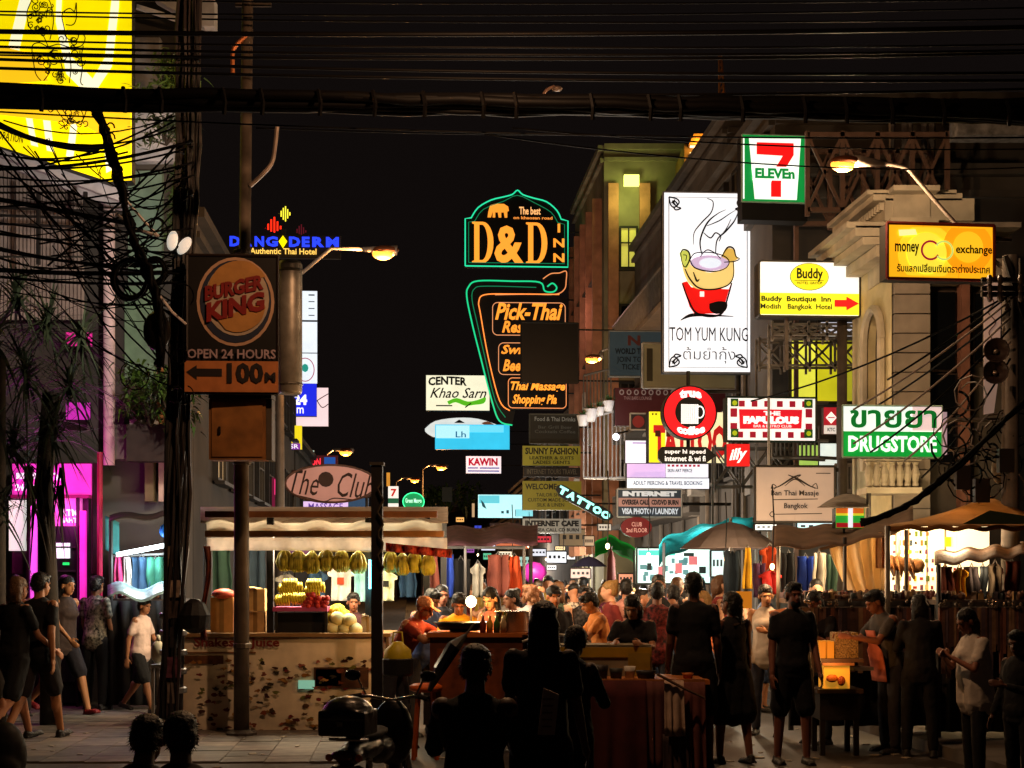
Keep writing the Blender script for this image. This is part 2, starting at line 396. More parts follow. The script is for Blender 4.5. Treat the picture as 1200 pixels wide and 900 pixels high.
pent = block('rooftop_house', 'small lit rooftop house with gilded gable above the dark shophouses', [(X(802, 46), 46), (X(846, 46), 46), (X(846, 46), 50), (X(802, 46), 50)], Z(168, 46), '#8a6a34', cornice=False, zb=12.6)
MB().prism([(X(806, 46), Z(172, 46)), (X(846, 46), Z(172, 46)), (X(838, 46), Z(160, 46)), (X(812, 46), Z(160, 46))], 45.7, 46.4).build('gable', mat('#c98a3a', .5, .3), pent)
for py in (173, 181): MB().box((X(822, 46), 45.9, Z(py, 46)), (.75, .06, .06)).build('light_strip', mat('#ffe0a8', .4, 0, 2, 0), pent)
MB().box((X(830, 46), 45.9, Z(188, 46)), (.2, .05, .2)).build('window', mat('#e8f080', .4, 0, 1.5, 0), pent)
lamp('rooftop_light', P(822, 168, 45.4)-pent.location, '#ffc060', 60, .2, pent)
for i, (a, c, z, w, l) in enumerate(((58, 74, 8.6, '#5c564f', 'low dark shophouse beyond the neon inn sign'), (74.5, 96, 7.4, '#544e48', 'distant right-hand shophouse past the cyan boards'), (96.5, 150, 6.2, '#4b4641', 'farthest right-hand shophouse at the end of the street'))):
    q = block('shophouse', l, [(fr(a)+.2, a), (fr(a)+8, a), (fr(c)+8, c), (fr(c)+.2, c)], z, w)
    windows(q, (fr(a)+.2, a), (fr(c)+.2, c), (4.6, 7.0)[:2 if z > 8 else 1], 5, 1.2, 1.4, out=(-1, 0), lit=[('#ffd9a0', .6), ('#cfe0ff', .5)])
# yellow lit upper-floor shop behind the trusses
d2 = block('lit_upper_shop', 'building with bright yellow upper windows behind steel trusses below the buddy sign', [(X(905, 24.6), 24.6), (14, 24.6), (14, 26.9), (X(905, 24.6), 26.9)], 8.6, '#5a544c')
wf = mat('#33302c', .5)
for (x0, y0, x1, y1, c, e) in ((928, 398, 955, 470, '#f2ee4a', .95), (958, 396, 984, 470, '#d6cc20', .85), (988, 398, 1004, 470, '#c8c02c', .6), (962, 378, 1004, 394, '#e8e6f0', .7), (930, 522, 958, 545, '#b4d860', .8), (960, 520, 985, 545, '#f4fff4', .9), (1060, 400, 1085, 440, '#6a6048', .15)):
    o = MB().span((X(x0, 24.5)-.05, 24.5, Z(y1, 24.5)-.05), (X(x1, 24.5)+.05, 24.58, Z(y0, 24.5)+.05)).build('window', wf, d2)
    q = MB().span((X(x0, 24.5), 24.47, Z(y1, 24.5)), (X(x1, 24.5), 24.52, Z(y0, 24.5))); q.v = [(x-d2.location[0], y-d2.location[1], z) for x, y, z in q.v]
    q = q.build('pane', mat(c, .4, 0, e, 0, evar=.3), o, loc=(0, 0, 0))
# scaffold trusses for roof boards
def truss(name, label, x0, y0, x1, y1, d, nb, w=.05, dep=.5, col='#7a6f66', verts=()):
    o = thing(name, label, 'scaffold', (X((x0+x1)/2, d), d, 0))
    m = mat(col, .6, .3); A = X(x0, d); B = X(x1, d); z0, z1 = Z(y1, d), Z(y0, d)
    for yy in (d, d+dep):
        for zz in (z0, z1): MB().beam((A, yy, zz), (B, yy, zz), w).build('rail', m, o)
        k = MB()
        for i in range(nb):
            p, q = A+(B-A)*i/nb, A+(B-A)*(i+1)/nb
            k.beam((p, yy, z0), (q, yy, z1), w*.7); k.beam((p, yy, z1), (q, yy, z0), w*.7)
        k.build('brace', m, o)
        for i in range(nb+1):
            p = A+(B-A)*i/nb; MB().beam((p, yy, 0 if yy > d and i in (0, nb) else z0-.1), (p, yy, z1+.05), w).build('post', m, o)
    return o
truss('roof_scaffold', 'big rusty lattice frame on the roof behind the orange street lamp', 946, 158, 1110, 246, 23, 4, .07, .9, '#8a6a58')
truss('sign_scaffold', 'thin steel lattice under the yellow and white hotel arrow sign', 905, 380, 1012, 392, 21.6, 5, .035, .3, '#a8a29a')
truss('sign_scaffold', 'lattice rails crossing the yellow windows above the drugstore sign', 890, 398, 1008, 428, 22.6, 4, .035, .3, '#8d8780')
truss('sign_scaffold', 'low steel rails behind the white boards and the small illy sign', 838, 525, 935, 570, 24.2, 3, .035, .3, '#77716a')
for i, (px, y0) in enumerate(((1045, 130), (1060, 128), (1066, 126), (1083, 130), (1092, 125))):
    one(MB().tube([P(px, 300, 24), P(px, y0, 24)], .05, 6), 'scaffold_pole', mat('#8a8078', .5, .4), 'tall bare scaffold pole rising above the pale stone cornice', 'pole', 'bare scaffold poles over the cornice')
# ---- classical corner building -------------------------------------------------
D = 19.5; cb = thing('corner_building', 'ornate pale classical corner building with heavy cornice and arched side window', 'building', (6.5, 20.3, 0))
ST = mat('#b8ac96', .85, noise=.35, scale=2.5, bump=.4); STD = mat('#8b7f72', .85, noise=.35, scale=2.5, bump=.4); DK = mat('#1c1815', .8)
def px_span(x0, y0, x1, y1, d0, d1): return MB().span((X(x0, D), d0, Z(y1, D)), (X(x1, D), d1, Z(y0, D)))
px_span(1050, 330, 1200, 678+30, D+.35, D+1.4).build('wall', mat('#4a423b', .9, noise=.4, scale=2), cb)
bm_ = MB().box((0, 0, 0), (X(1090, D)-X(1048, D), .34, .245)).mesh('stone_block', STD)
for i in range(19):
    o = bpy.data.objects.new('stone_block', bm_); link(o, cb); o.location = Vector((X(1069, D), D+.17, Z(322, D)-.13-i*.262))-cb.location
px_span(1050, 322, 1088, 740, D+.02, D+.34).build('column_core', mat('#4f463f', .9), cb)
for i, (x0, y0, x1, y1, fy) in enumerate(((1042, 222, 1096, 228, -.22), (1047, 228, 1090, 258, 0), (1040, 258, 1096, 264, -.16), (1044, 264, 1092, 300, .02), (1040, 300, 1098, 322, -.08))):
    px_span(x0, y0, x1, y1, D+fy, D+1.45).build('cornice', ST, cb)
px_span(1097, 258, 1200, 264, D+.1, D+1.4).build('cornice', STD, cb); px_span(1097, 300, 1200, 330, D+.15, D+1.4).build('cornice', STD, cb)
# side wall (faces the street), with stepped cornices running back along it
def side(y, off=0): return fr(y)+off
def sidebox(z0, z1, out, m, name, ya=D+.02, yb=21.4):
    b = MB(); A, C = side(ya)-out, side(yb)-out; E = 1.2
    b.add([(A, ya, z0), (A+E, ya, z0), (C+E, yb, z0), (C, yb, z0), (A, ya, z1), (A+E, ya, z1), (C+E, yb, z1), (C, yb, z1)],
          [(0, 3, 2, 1), (4, 5, 6, 7), (0, 1, 5, 4), (3, 7, 6, 2), (0, 4, 7, 3), (1, 2, 6, 5)])
    return b.build(name, m, cb)
sidebox(Z(222, D)-.06, Z(222, D), .34, ST, 'cornice'); sidebox(Z(230, D)-.05, Z(224, D)-.02, .26, ST, 'cornice'); sidebox(Z(258, D), Z(232, D), .1, ST, 'frieze')
sidebox(Z(262, D)-.05, Z(262, D)+.03, .62, ST, 'cornice'); sidebox(Z(276, D), Z(264, D), .50, ST, 'cornice'); sidebox(Z(286, D), Z(277, D), .40, ST, 'cornice'); sidebox(Z(300, D), Z(287, D), .22, ST, 'frieze')
dn = MB().box((0, 0, 0), (.08, .05, .1)).mesh('dentil', ST)
for i in range(12):
    y = D+.1+i*.11; o = bpy.data.objects.new('dentil', dn); link(o, cb); o.location = Vector((side(y)-.12, y, Z(240, D)))-cb.location
# wall with an arched opening
ya, yb = D+.06, 21.3; zc = Z(400, D); zs0 = Z(545, D)
def arch_wall():
    b = MB(); n = 14; cy, w = D+.72, .38
    def pt(y, z, o=0): return (side(y)-o, y, z)
    top = Z(300, D); zsp = Z(392, D)
    ring = [(cy+w*math.cos(math.pi*i/n), zsp+w*1.25*math.sin(math.pi*i/n)) for i in range(n+1)]
    for i in range(n):
        (p, q), (r, t) = ring[i], ring[i+1]; k = len(b.v)
        b.v += [pt(p, q), pt(r, t), pt(r, top), pt(p, top), pt(p, q, -.3), pt(r, t, -.3)]
        b.f += [(k, k+1, k+2, k+3), (k, k+4, k+5, k+1)]
    k = len(b.v)
    b.v += [pt(ya, zs0), pt(cy-w, zs0), pt(cy-w, top), pt(ya, top), pt(cy+w, zs0), pt(yb, zs0), pt(yb, top), pt(cy+w, top),
            pt(cy-w, zs0, -.3), pt(cy-w, zsp, -.3), pt(cy-w, zsp), pt(cy+w, zs0, -.3), pt(cy+w, zsp, -.3), pt(cy+w, zsp), pt(ya, 0), pt(yb, 0)]
    b.f += [(k, k+1, k+2, k+3), (k+4, k+5, k+6, k+7), (k+1, k+8, k+9, k+10), (k+4, k+13, k+12, k+11), (k+14, k+15, k+5, k)]
    return b, ring, pt
aw, ring, ptf = arch_wall(); aw.build('side_wall', mat('#c9b98e', .85, noise=.3, scale=2.5), cb)
tr = MB().tube([ptf(y, z, .05) for y, z in ring], .06, 6); tr.tube([ptf(D+.34, zs0, .05), ptf(D+.34, Z(392, D), .05)], .06, 6); tr.tube([ptf(D+1.1, zs0, .05), ptf(D+1.1, Z(392, D), .05)], .06, 6)
tr.build('arch_trim', ST, cb)
g_ = MB(); g_.add([ptf(D+.3, zs0, -.2), ptf(D+1.15, zs0, -.2), ptf(D+1.15, Z(340, D), -.2), ptf(D+.3, Z(340, D), -.2)], [(0, 1, 2, 3)]); g_.build('glazing', GL, cb)
# free column with capital at the far corner
cx, cy = side(21.2)-.18, 21.2
MB().tube([(cx, cy, Z(700, 21)), (cx, cy, Z(325, 21))], .075, 12).build('column', mat('#4a4036', .7), cb, smooth=True)
MB().lathe([(.08, Z(330, 21)), (.1, Z(325, 21)), (.12, Z(315, 21)), (.2, Z(300, 21)), (.22, Z(292, 21)), (.22, Z(290, 21))], (cx, cy, 0), 12).build('capital', mat('#6a5f50', .8), cb)
# balustrade
bb = px_span(1008, 573, 1072, 580, D-.35, D+.2).build('balcony_slab', ST, cb); px_span(1008, 536, 1072, 542, D-.33, D-.15).build('handrail', ST, cb)
bal = MB().lathe([(.03, 0), (.05, .03), (.035, .08), (.065, .18), (.03, .3), (.05, .34)], n=8).mesh('baluster', ST)
for i in range(7): o = bpy.data.objects.new('baluster', bal); link(o, cb); o.location = Vector((X(1013+i*9, D), D-.24, Z(573, D)))-cb.location
for (x0, y0, x1, y1) in ((1096, 338, 1126, 430), (1096, 436, 1128, 540), (1150, 340, 1200, 420)):
    o = px_span(x0-2, y0-2, x1+2, y1+2, D+.28, D+.36).build('window', mat('#3a2c24', .6), cb)
    q = px_span(x0, y0, x1, y1, D+.25, D+.3); q.v = [(x-cb.location[0], y-cb.location[1], z) for x, y, z in q.v]; q.build('pane', GL, o, loc=(0, 0, 0))
px_span(1130, 330, 1140, 600, D+.12, D+.36).build('pilaster', mat('#7a5040', .8), cb)
# ---- left side -----------------------------------------------------------------
l1 = block('left_corner_building', 'corner building with green and grey panels behind the utility pole', [(-14, 19), (-4.35, 19), (-5.72, 26), (-14, 26)], 12.5, '#4d4842', cornice=False)
def lp(x0, y0, x1, y1, c, name, d0=18.9, d1=19.0, **k):
    return MB().span((X(x0, 18.9), d0, Z(y1, 18.9)), (X(x1, 18.9), d1, Z(y0, 18.9))).build(name, mat(c, .8, **k), l1)
lp(158, 130, 216, 190, '#d8d4d6', 'white_panel', 18.85); lp(158, 45, 188, 104, '#9a968f', 'white_panel', 18.86)
lp(150, 200, 190, 330, '#7f9a86', 'green_panel'); lp(146, 335, 186, 500, '#6f8a70', 'green_panel'); lp(186, 400, 190, 500, '#b87848', 'downpipe', 18.8)
lp(160, 495, 188, 532, '#c8b8b0', 'air_conditioner', 18.55); lp(140, 500, 160, 540, '#6a5f58', 'air_conditioner', 18.6)
lp(188, 540, 198, 588, '#c4aca0', 'white_panel', 18.8); lp(172, 540, 182, 588, '#6f6448', 'doorpost', 18.8)
MB().tube([P(128, 150, 18.6), P(128, 545, 18.6)], .075, 10).build('lit_column', mat('#e6c8c4', .7, noise=.2), l1, smooth=True)
MB().tube([P(117, 530, 18.2), P(117, 700, 18.2)], .035, 8).build('kiosk_pole', mat('#a01040', .5), l1)
# corrugated cladding, sheet by sheet
shm = MB(); n = 24
for i in range(n): x = i*.05; shm.add([(x, 0, 0), (x+.025, -.03, 0), (x+.05, 0, 0), (x, 0, .8), (x+.025, -.03, .8), (x+.05, 0, .8)], [(0, 1, 4, 3), (1, 2, 5, 4)])
shme = shm.mesh('corrugated_sheet', mat('#9d8f86', .6, .3, noise=.3, scale=3))
for i, (px, py) in enumerate(((-10, 300), (98, 300), (-10, 225), (98, 225), (-10, 375), (98, 375))):
    if px > 50: continue
    for k in range(1): o = bpy.data.objects.new('corrugated_sheet', shme); link(o, l1); o.location = P(px, py, 18.75)-l1.location
# white eave over the street, sloping
b = MB(); A, B_ = P(-20, 168, 17.6), P(150, 232, 17.9)
b.beam(A, B_, .12, .16); b.beam(P(-20, 180, 18.3), P(150, 245, 18.6), .08, .1); b.build('white_eave', mat('#b9b2b4', .7), l1)
b = MB(); b.beam(P(160, 8, 18), P(250, 36, 18.3), .06, .05); b.prism([(X(182, 18.2), Z(2, 18.2)), (X(253, 18.2), Z(2, 18.2)), (X(253, 18.2), Z(34, 18.2)), (X(240, 18.2), Z(34, 18.2))], 18.1, 18.3)
b.build('awning_end', mat('#c8c4c0', .7), l1)
# balcony rails in front of the cladding
for i, (py, d) in enumerate(((243, 17.9), (252, 17.9), (262, 17.9))):
    MB().tube([P(-10, py, d), P(150, py+6, d)], .018, 6).build('railing', mat('#2a2624', .5, .4), l1)
for px in (45, 100): MB().tube([P(px, 225, 17.9), P(px, 310, 17.9)], .03, 6).build('railing_post', mat('#2a2624', .5, .4), l1)
l2 = block('left_hotel_building', 'dark hotel block behind the burger panel carrying the blue letter sign', [(-14, 26.1), (fl(26), 26.1), (fl(49), 49), (-14, 49)], 8.3, '#443f3a')
windows(l2, (fl(28), 28), (fl(49), 49), (4.4, 7), 8, 1.2, 1.3, out=(1, 0), lit=[('#ffd9a0', .5)])
l3 = block('left_shophouse', 'low dark shophouse on the left far down the street', [(-18, 49.5), (fl(49.5), 49.5), (fl(100), 100), (-18, 100)], 6.5, '#3c3834')
windows(l3, (fl(50), 50), (fl(98), 98), (4.4,), 10, 1.4, 1.3, out=(1, 0), lit=[('#ffd9a0', .7), ('#d0e4ff', .7)])
l4 = block('end_block', 'dark low block closing the far end of the street', [(-24, 150), (10, 150), (10, 160), (-24, 160)], 9, '#3c3834')
# ================================================================ SIGNS
def curl(cx, cy, r, t0, t1, n=14, k=.75):       # spiral stroke
    return [(cx+r*(1-k*i/n)*math.cos(R(t0+(t1-t0)*i/n)), cy-r*(1-k*i/n)*math.sin(R(t0+(t1-t0)*i/n))) for i in range(n+1)]
def rrect(x0, y0, x1, y1, r, n=5):
    o = []
    for cx, cy, a in ((x1-r, y0+r, 0), (x0+r, y0+r, 90), (x0+r, y1-r, 180), (x1-r, y1-r, 270)):
        o += [(cx+r*math.cos(R(a+90*i/n)), cy-r*math.sin(R(a+90*i/n))) for i in range(n+1)]
    return o
def big_d(x0, y0, x1, y1):
    w, h = x1-x0, y1-y0
    f = lambda u, v: (x0+u*w, y0+v*h)
    out = [f(0, 0), f(.5, 0)]+[f(.5+.5*math.sin(R(a)), .5-.5*math.cos(R(a))) for a in range(15, 180, 15)]+[f(.5, 1), f(0, 1), f(0, .96), f(.1, .94), f(.1, .06), f(0, .04)]
    inn = [f(.34, .07), f(.48, .07)]+[f(.46+.27*math.sin(R(a)), .5-.43*math.cos(R(a))) for a in range(15, 180, 15)]+[f(.48, .93), f(.34, .93)]
    return [out, inn]
# --- yellow billboard
bb_ = Sign('billboard', 'huge glowing yellow billboard with ink line drawing at the upper left corner', 'billboard', -60, -60, 154.5, 210, 17.6, '#ffe400', .95, .25, evar=.2, shape=[(-60, -60), (154.5, -60), (154.5, 212), (128, 214), (-60, 156)])
for pts in ([(34, -60), (28, 0), (14, 60), (8, 110), (20, 110), (27, 60), (40, 0), (48, -60)], [(78, -60), (74, 20), (86, 70), (110, 95), (124, 70), (132, 0), (134, -60), (142, -60), (140, 10), (132, 80), (108, 118), (80, 90), (68, 30), (70, -60)], [(36, 110), (44, 160), (48, 176), (40, 174), (30, 120)], [(60, 130), (66, 182), (58, 180), (52, 130)], [(95, 130), (88, 190), (80, 186), (88, 130)], [(128, 110), (135, 200), (126, 205), (120, 120)]):
    bb_.poly(pts, '#fffbd0', .95, 'light_band')
for pts in ([(0, 60), (50, 70), (60, 100), (0, 105)], [(0, 120), (154, 128), (154, 180), (100, 150), (0, 140)]): bb_.poly(pts, '#ffc818', .9, 'tint_band')
q = random.Random(3); L = []
body = [(52, 100), (46, 92), (43, 75), (42, 60), (50, 56), (60, 60), (72, 57), (84, 60), (98, 58), (102, 48), (96, 44), (92, 52), (82, 50), (78, 36), (76, 22), (84, 15), (90, 18), (92, 8), (92, 26), (88, 34), (80, 34)]
L += [spl(body), spl([(55, 100), (62, 88), (60, 70), (68, 62)]), spl([(100, 58), (98, 70), (99, 84), (97, 100), (100, 104)]), spl([(60, 60), (52, 44), (40, 40), (36, 22), (42, 4), (40, -8)]), spl([(62, 52), (66, 30), (62, 8), (52, -4)]),
      spl([(70, 70), (76, 84), (74, 100)]), spl([(84, 66), (86, 84), (84, 102)]), spl([(66, 128), (76, 142), (88, 154), (96, 160)]), spl([(76, 132), (86, 146), (98, 146), (104, 132)]), spl([(96, 130), (100, 140), (97, 150), (90, 145)]), spl([(58, 130), (62, 136), (66, 134)])]
for i in range(26):
    cx, cy = q.uniform(38, 64), q.uniform(-4, 46); L.append(curl(cx, cy, q.uniform(3, 6), q.uniform(0, 360), q.uniform(380, 700)*q.choice((-1, 1)), 12))
for i in range(22):
    cx, cy = q.uniform(45, 98), q.uniform(50, 100); L.append(curl(cx, cy, q.uniform(3, 7), q.uniform(0, 360), q.uniform(300, 600)*q.choice((-1, 1)), 10))
for i in range(12):
    cx, cy = q.uniform(70, 102), q.uniform(130, 158); L.append(curl(cx, cy, q.uniform(3, 6), q.uniform(0, 360), q.uniform(300, 600), 10))
bb_.stroke(L, 1.1, '#2a1800', 0.01)
bb_.text('CORPORATION', -14, 160, 32, 170, '#4a3400', .01, rot=9); bb_.arm(154, 20)
# --- burger panel on the utility pole
D1 = 14.28
bk = Sign('burger_panel', 'unlit burger panel on the pole with round bun logo over an orange arrow strip', 'sign', 221, 301, 326, 462, D1, '#14100f', 0, .12, frame='#241a16', fw=2, facename='backing_panel')
bk.shape([circ(277, 355, 45, 52), circ(277, 355, 41.5, 48.5)], '#b08a70', 0, 'logo_ring')
bk.shape([circ(277, 355, 41, 48)], '#20263a', 0, 'logo_swoosh')
bk.poly([(x+2, y-3) for x, y in circ(277, 355, 37, 43)], '#a89480', 0, 'logo_disc')
bk.poly([(245, 339)]+spl([(248, 330), (258, 316), (275, 308), (294, 309), (306, 318), (310, 323)], 4)+[(312, 326)], '#a8763c', 0, 'logo_bun')
bk.poly([(256, 376), (310, 356)]+spl([(312, 362), (306, 378), (292, 388), (278, 391), (266, 388)], 4), '#a8763c', 0, 'logo_bun')
bk.text('BURGER', 242, 333, 310, 351, '#7a1410', 0, bold=.05, bend=lambda x, y: (x, y-(x-240)*.22+5))
bk.text('KING', 244, 353, 311, 376, '#7a1410', 0, bold=.05, bend=lambda x, y: (x, y-(x-240)*.22+5))
bk.text('OPEN 24 HOURS', 222, 411, 324, 422, '#a08890', 0, bold=.02)
bk.rect(219, 425, 327, 461, '#b06a38', 0, 'orange_strip')
bk.poly([(221, 438), (233, 430), (233, 434), (262, 434), (262, 443), (233, 443), (233, 447)], '#1c1414', 0, 'arrow')
bk.text('100', 268, 427, 310, 451, '#1c1414', 0, bold=.04); bk.text('M', 312, 438, 324, 449, '#1c1414', 0, bold=.03)
# --- hotel letters
ht = Sign('hotel_letter_sign', 'blue lit hotel name with lotus buds and AUTHENTIC THAI HOTEL line on dark building', 'sign', 268, 276, 399, 303, 34, None, 0, .1, body='#161310')
for t, x0, x1 in (('D', 270, 282), ('A', 284, 296), ('N', 299, 310), ('G', 312, 326), ('D', 339, 352), ('E', 354, 363), ('R', 366, 380), ('M', 382, 397)):
    ht.text(t, x0, 278, x1, 290, '#2440ff', 1.3, bold=.05, name='lit_letter')
ht.poly([(332, 277), (337, 284), (332, 292), (327, 284)], '#ffe600', 1.2, 'diamond')
ht.text('Authentic Thai Hotel', 294, 292, 371, 299, '#ffd060', 1.1, bold=.02)
lo = Sign('lotus_light', 'red and yellow lamp lotus buds standing above the blue hotel letters', 'sign', 308, 238, 358, 278, 34, None, 0, .06, shape=[(330, 268), (335, 268), (335, 276), (330, 276)], body='#161310')
for cx, cy, w, h, c, e in ((320, 268, 10, 18, '#ff2a10', 1.4), (333.5, 251, 7, 12, '#f4e83a', 1.4), (352, 272, 7, 12, '#5a1020', .7)):
    lo.rects([(cx-w+i*w*.36, cy-h*(1-abs(i*.36-1))*.8, cx-w+i*w*.36+w*.2, cy+h*(1-abs(i*.36-1))*(.8 if cy < 260 else .3)) for i in range(6)], c, e, 'lamp_tube')
# --- left stack far
s = Sign('banner_sign', 'tall stack of three white light boxes on the left above the blue 24 sign', 'sign', 350, 342, 372, 450, 52, '#e9f4ff', 1.0, .3)
s.rects([(350, 376, 372, 378), (350, 414, 372, 415)], '#101418', 0, 'divider')
s.shape([circ(358, 434, 11, 14), circ(358, 434, 10, 13)], '#b02850', .6, 'ring'); s.poly(circ(358, 432, 4, 5, 8), '#30b0a0', .6, 'leaf_mark')
s.rects([(362, 346, 369, 347.5), (362, 354, 369, 355), (362, 362, 369, 363), (362, 370, 369, 371)], '#404850', 0, 'small_print'); s.arm(338, 360); s.arm(338, 430)
s = Sign('shop_sign', 'blue light box reading 24 with red and yellow stripes at its left', 'sign', 322, 450, 371, 488, 50, '#1626e0', 1.0, .3)
s.rect(322, 450, 336, 488, '#c01c10', .9); s.rects([(324, 452, 326, 472), (329, 452, 331, 470), (333, 462, 335, 484)], '#ffb020', 1, 'stripe')
s.text('24', 344, 463, 360, 475, '#ffffff', 1.1, bold=.05); s.text('m', 348, 478, 356, 485, '#ffffff', 1); s.arm(305, 470)
s = Sign('shop_sign', 'pale pink light board crossed by branches behind the blue 24 sign', 'sign', 326, 455, 385, 500, 51, '#f4d8dc', .95, .3)
s.stroke([spl([(330, 498), (350, 486), (372, 470), (385, 462)]), spl([(372, 470), (378, 478), (385, 474)])], 1, '#301820', 0, 'branch_print'); s.arm(308, 490)
s = Sign('shop_sign', 'small yellow light box over a purple strip on the left far side', 'sign', 322, 499, 354, 527, 48, '#e8d41c', .95, .25)
s.rect(332, 520, 352, 527, '#7a2aa0', .9); s.text('CSR', 334, 521, 350, 526, '#ffffff', .9); s.rects([(323, 501, 330, 518)], '#6a6010', .3); s.arm(300, 510)
s = Sign('shop_sign', 'small pale green light panel above the red ON lettering', 'sign', 342, 528, 368, 544, 60, '#b8d8cc', .9, .2); s.arm(335, 536)
s = Sign('neon_sign', 'small red neon reading ON in front of a blue screen', 'sign', 362, 534, 396, 548, 58, '#501018', .5, .2)
s.text('ON', 364, 537, 376, 546, '#ff3040', 1.4, bold=.03); s.rect(380, 536, 393, 546, '#2050a0', .8, 'blue_screen')
s = Sign('shop_sign', 'row of small pink and white lights left of the oval wooden sign', 'sign', 302, 560, 332, 596, 40, '#701038', .6, .2)
s.rects([(304, 564, 309, 590), (312, 566, 318, 596), (322, 562, 328, 580)], '#ff3a88', .9, 'light_stripe')
s = Sign('shop_sign', 'lilac and white light box below the oval wooden sign', 'sign', 356, 588, 408, 601, 36, '#d6b8ec', 1., .2); s.text('MASSAGE', 362, 590, 402, 598, '#6040a0', .6)
s = Sign('shop_sign', 'narrow cyan light strip beside the lilac box below the oval sign', 'sign', 408, 584, 432, 601, 38, '#284868', .7, .2)
# the club
cl = Sign('wooden_sign', 'oval pinkish wooden board reading The Club with a face drawn on it', 'sign', 335, 545, 441, 590, 30, '#c09088', 0.32, .1, shape=circ(388, 567, 53, 22, 30), frame='#5a4038', fw=2, evar=.3)
cl.text('The   Club', 341, 553, 438, 582, '#2c1410', 0, bold=.0, shear=.35, rot=3)
cl.poly(circ(382, 562, 9, 9, 12), '#3a2420', 0, 'face_mark'); cl.stroke([spl([(345, 580), (362, 584), (380, 588), (392, 584), (415, 586)])], 1.2, '#2c1410', 0, 'underline')
b = MB(); b.tube([P(345, 570, 30.1), P(345, 640, 30.1)], .03, 6); b.tube([P(430, 570, 30.1), P(430, 640, 30.1)], .03, 6); b.build('post', mat('#2c2622'), cl.o)
s = Sign('neon_sign', 'small oval green neon sign ringed in pale light in mid street', 'sign', 472, 571, 498, 599, 60, '#0c8a50', .95, .15, shape=circ(484.5, 588, 12.5, 11, 20))
s.text('Green Mango', 475, 584, 494, 591, '#c8ffe0', 1, bold=.03); s.neon([circ(484.5, 588, 12.5, 10.5, 20)], .5, '#40ffa0', 2, closed=True); s.rect(479, 598, 490, 602, '#0c8a50', .8)
s = Sign('shop_sign', 'small white and red seven sign right of the thin black pole', 'sign', 455, 570, 467, 598, 55, '#f0e8e0', .95, .15)
s.text('7', 458, 573, 465, 582, '#d02010', .6, bold=.04); s.rect(455, 584, 467, 590, '#206040', .6)
s = Sign('shop_sign', 'tiny warm yellow vertical light box far behind the thin black pole', 'sign', 453, 554, 457, 570, 62, '#d89030', .9, .15)
# --- centre far signs
s = Sign('shop_sign', 'cream light board reading CENTER Khao Sarn with green ribbon at left of neon inn sign', 'sign', 499, 440, 574, 482, 80, '#f4f2d2', 1., .4, frame='#20241c', fw=1)
s.text('CENTER', 502, 443, 547, 453, '#141414', 0, bold=.04, bend=lambda x, y: (x, y-math.sin((x-502)/45*3.14)*1.5)); s.text('Khao Sarn', 504, 455, 570, 467, '#141414', 0, bold=.01, shear=.4)
s.poly(spl([(524, 471), (535, 467), (548, 471), (560, 469), (569, 466), (567, 473), (555, 475), (545, 476), (534, 472), (526, 475)], 3), '#58c020', .8, 'ribbon'); s.stroke([[(511, 476), (530, 476)], [(545, 478), (552, 473)]], 1.4, '#203010', 0); s.arm(620, 450); s.arm(620, 475)
s = Sign('surfboard_sign', 'white oval surfboard shaped board behind the wide cyan light box', 'sign', 498, 490, 590, 530, 86, '#e8f0ec', .9, .3, shape=spl([(498, 503), (510, 494), (535, 490), (560, 491), (585, 499), (592, 506), (560, 514), (515, 514), (500, 508), (498, 503)], 3)[:-1])
s.poly([(532, 496), (538, 492), (545, 496)], '#101010', 0, 'mark'); s.poly(spl([(564, 496), (571, 494), (579, 498), (570, 499), (564, 496)], 3)[:-1], '#a06040', .4, 'mark')
s = Sign('shop_sign', 'wide cyan blue light box crossed by wires in mid street', 'sign', 510, 498, 597, 527, 85, '#38c8f0', 1.05, .4)
s.rect(511, 499, 550, 514, '#b8f4ff', 1., 'glow_panel'); s.rect(550, 499, 590, 507, '#70e0fa', 1., 'glow_panel'); s.text('Lh', 534, 506, 546, 513, '#1880b0', .5); s.arm(622, 505); s.arm(622, 520)
s = Sign('shop_sign', 'white light box reading KAWIN in red letters below the cyan box', 'sign', 546, 535, 587, 555, 95, '#f6e8f0', 1., .4)
s.text('KAWIN', 549, 537, 583, 546, '#c81840', .5, bold=.05); s.rects([(548, 548, 560, 549.5), (562, 548, 585, 549.5), (548, 551.5, 585, 553)], '#4060c0', .5, 'small_print'); s.arm(612, 545)
s = Sign('shop_sign', 'pale cyan light board with dark smudges at the far right side', 'sign', 560, 580, 612, 607, 75, '#a8e4ea', 1., .4, body='#15120f')
s.rect(561, 581, 585, 590, '#58b8c8', .9, 'tint_panel'); s.poly([(563, 586), (567, 590), (570, 597), (565, 594)], '#205060', .2, 'smudge'); s.rects([(587, 599, 590, 602), (593, 598, 596, 602)], '#205060', .2, 'smudge'); s.arm(625, 590)
s = Sign('shop_sign', 'short cyan light box at the right end of the pale cyan board', 'sign', 604, 597, 624, 605, 70, '#90e8f0', 1., .3)
s = Sign('shop_sign', 'dim brown board with two rows of letters in the far street', 'sign', 574, 613, 610, 640, 68, '#4a3028', .25, .3); s.text('PIZZA\nBAR', 577, 615, 607, 628, '#a08070', .3)
s = Sign('shop_sign', 'small white light box over an orange strip above the far crowd', 'sign', 564, 634, 580, 645, 66, '#dfe6ff', 1., .3)
s = Sign('shop_sign', 'long orange light strip above the far crowd beside a white box', 'sign', 581, 637, 624, 643, 66, '#e07850', .9, .2); s.rect(581, 639.5, 624, 640.5, '#40180c', .1, 'stripe')
s = Sign('shop_sign', 'small blue lit sign in the dark middle of the far street', 'sign', 556, 616, 564, 630, 72, '#1a2a90', .9, .2)
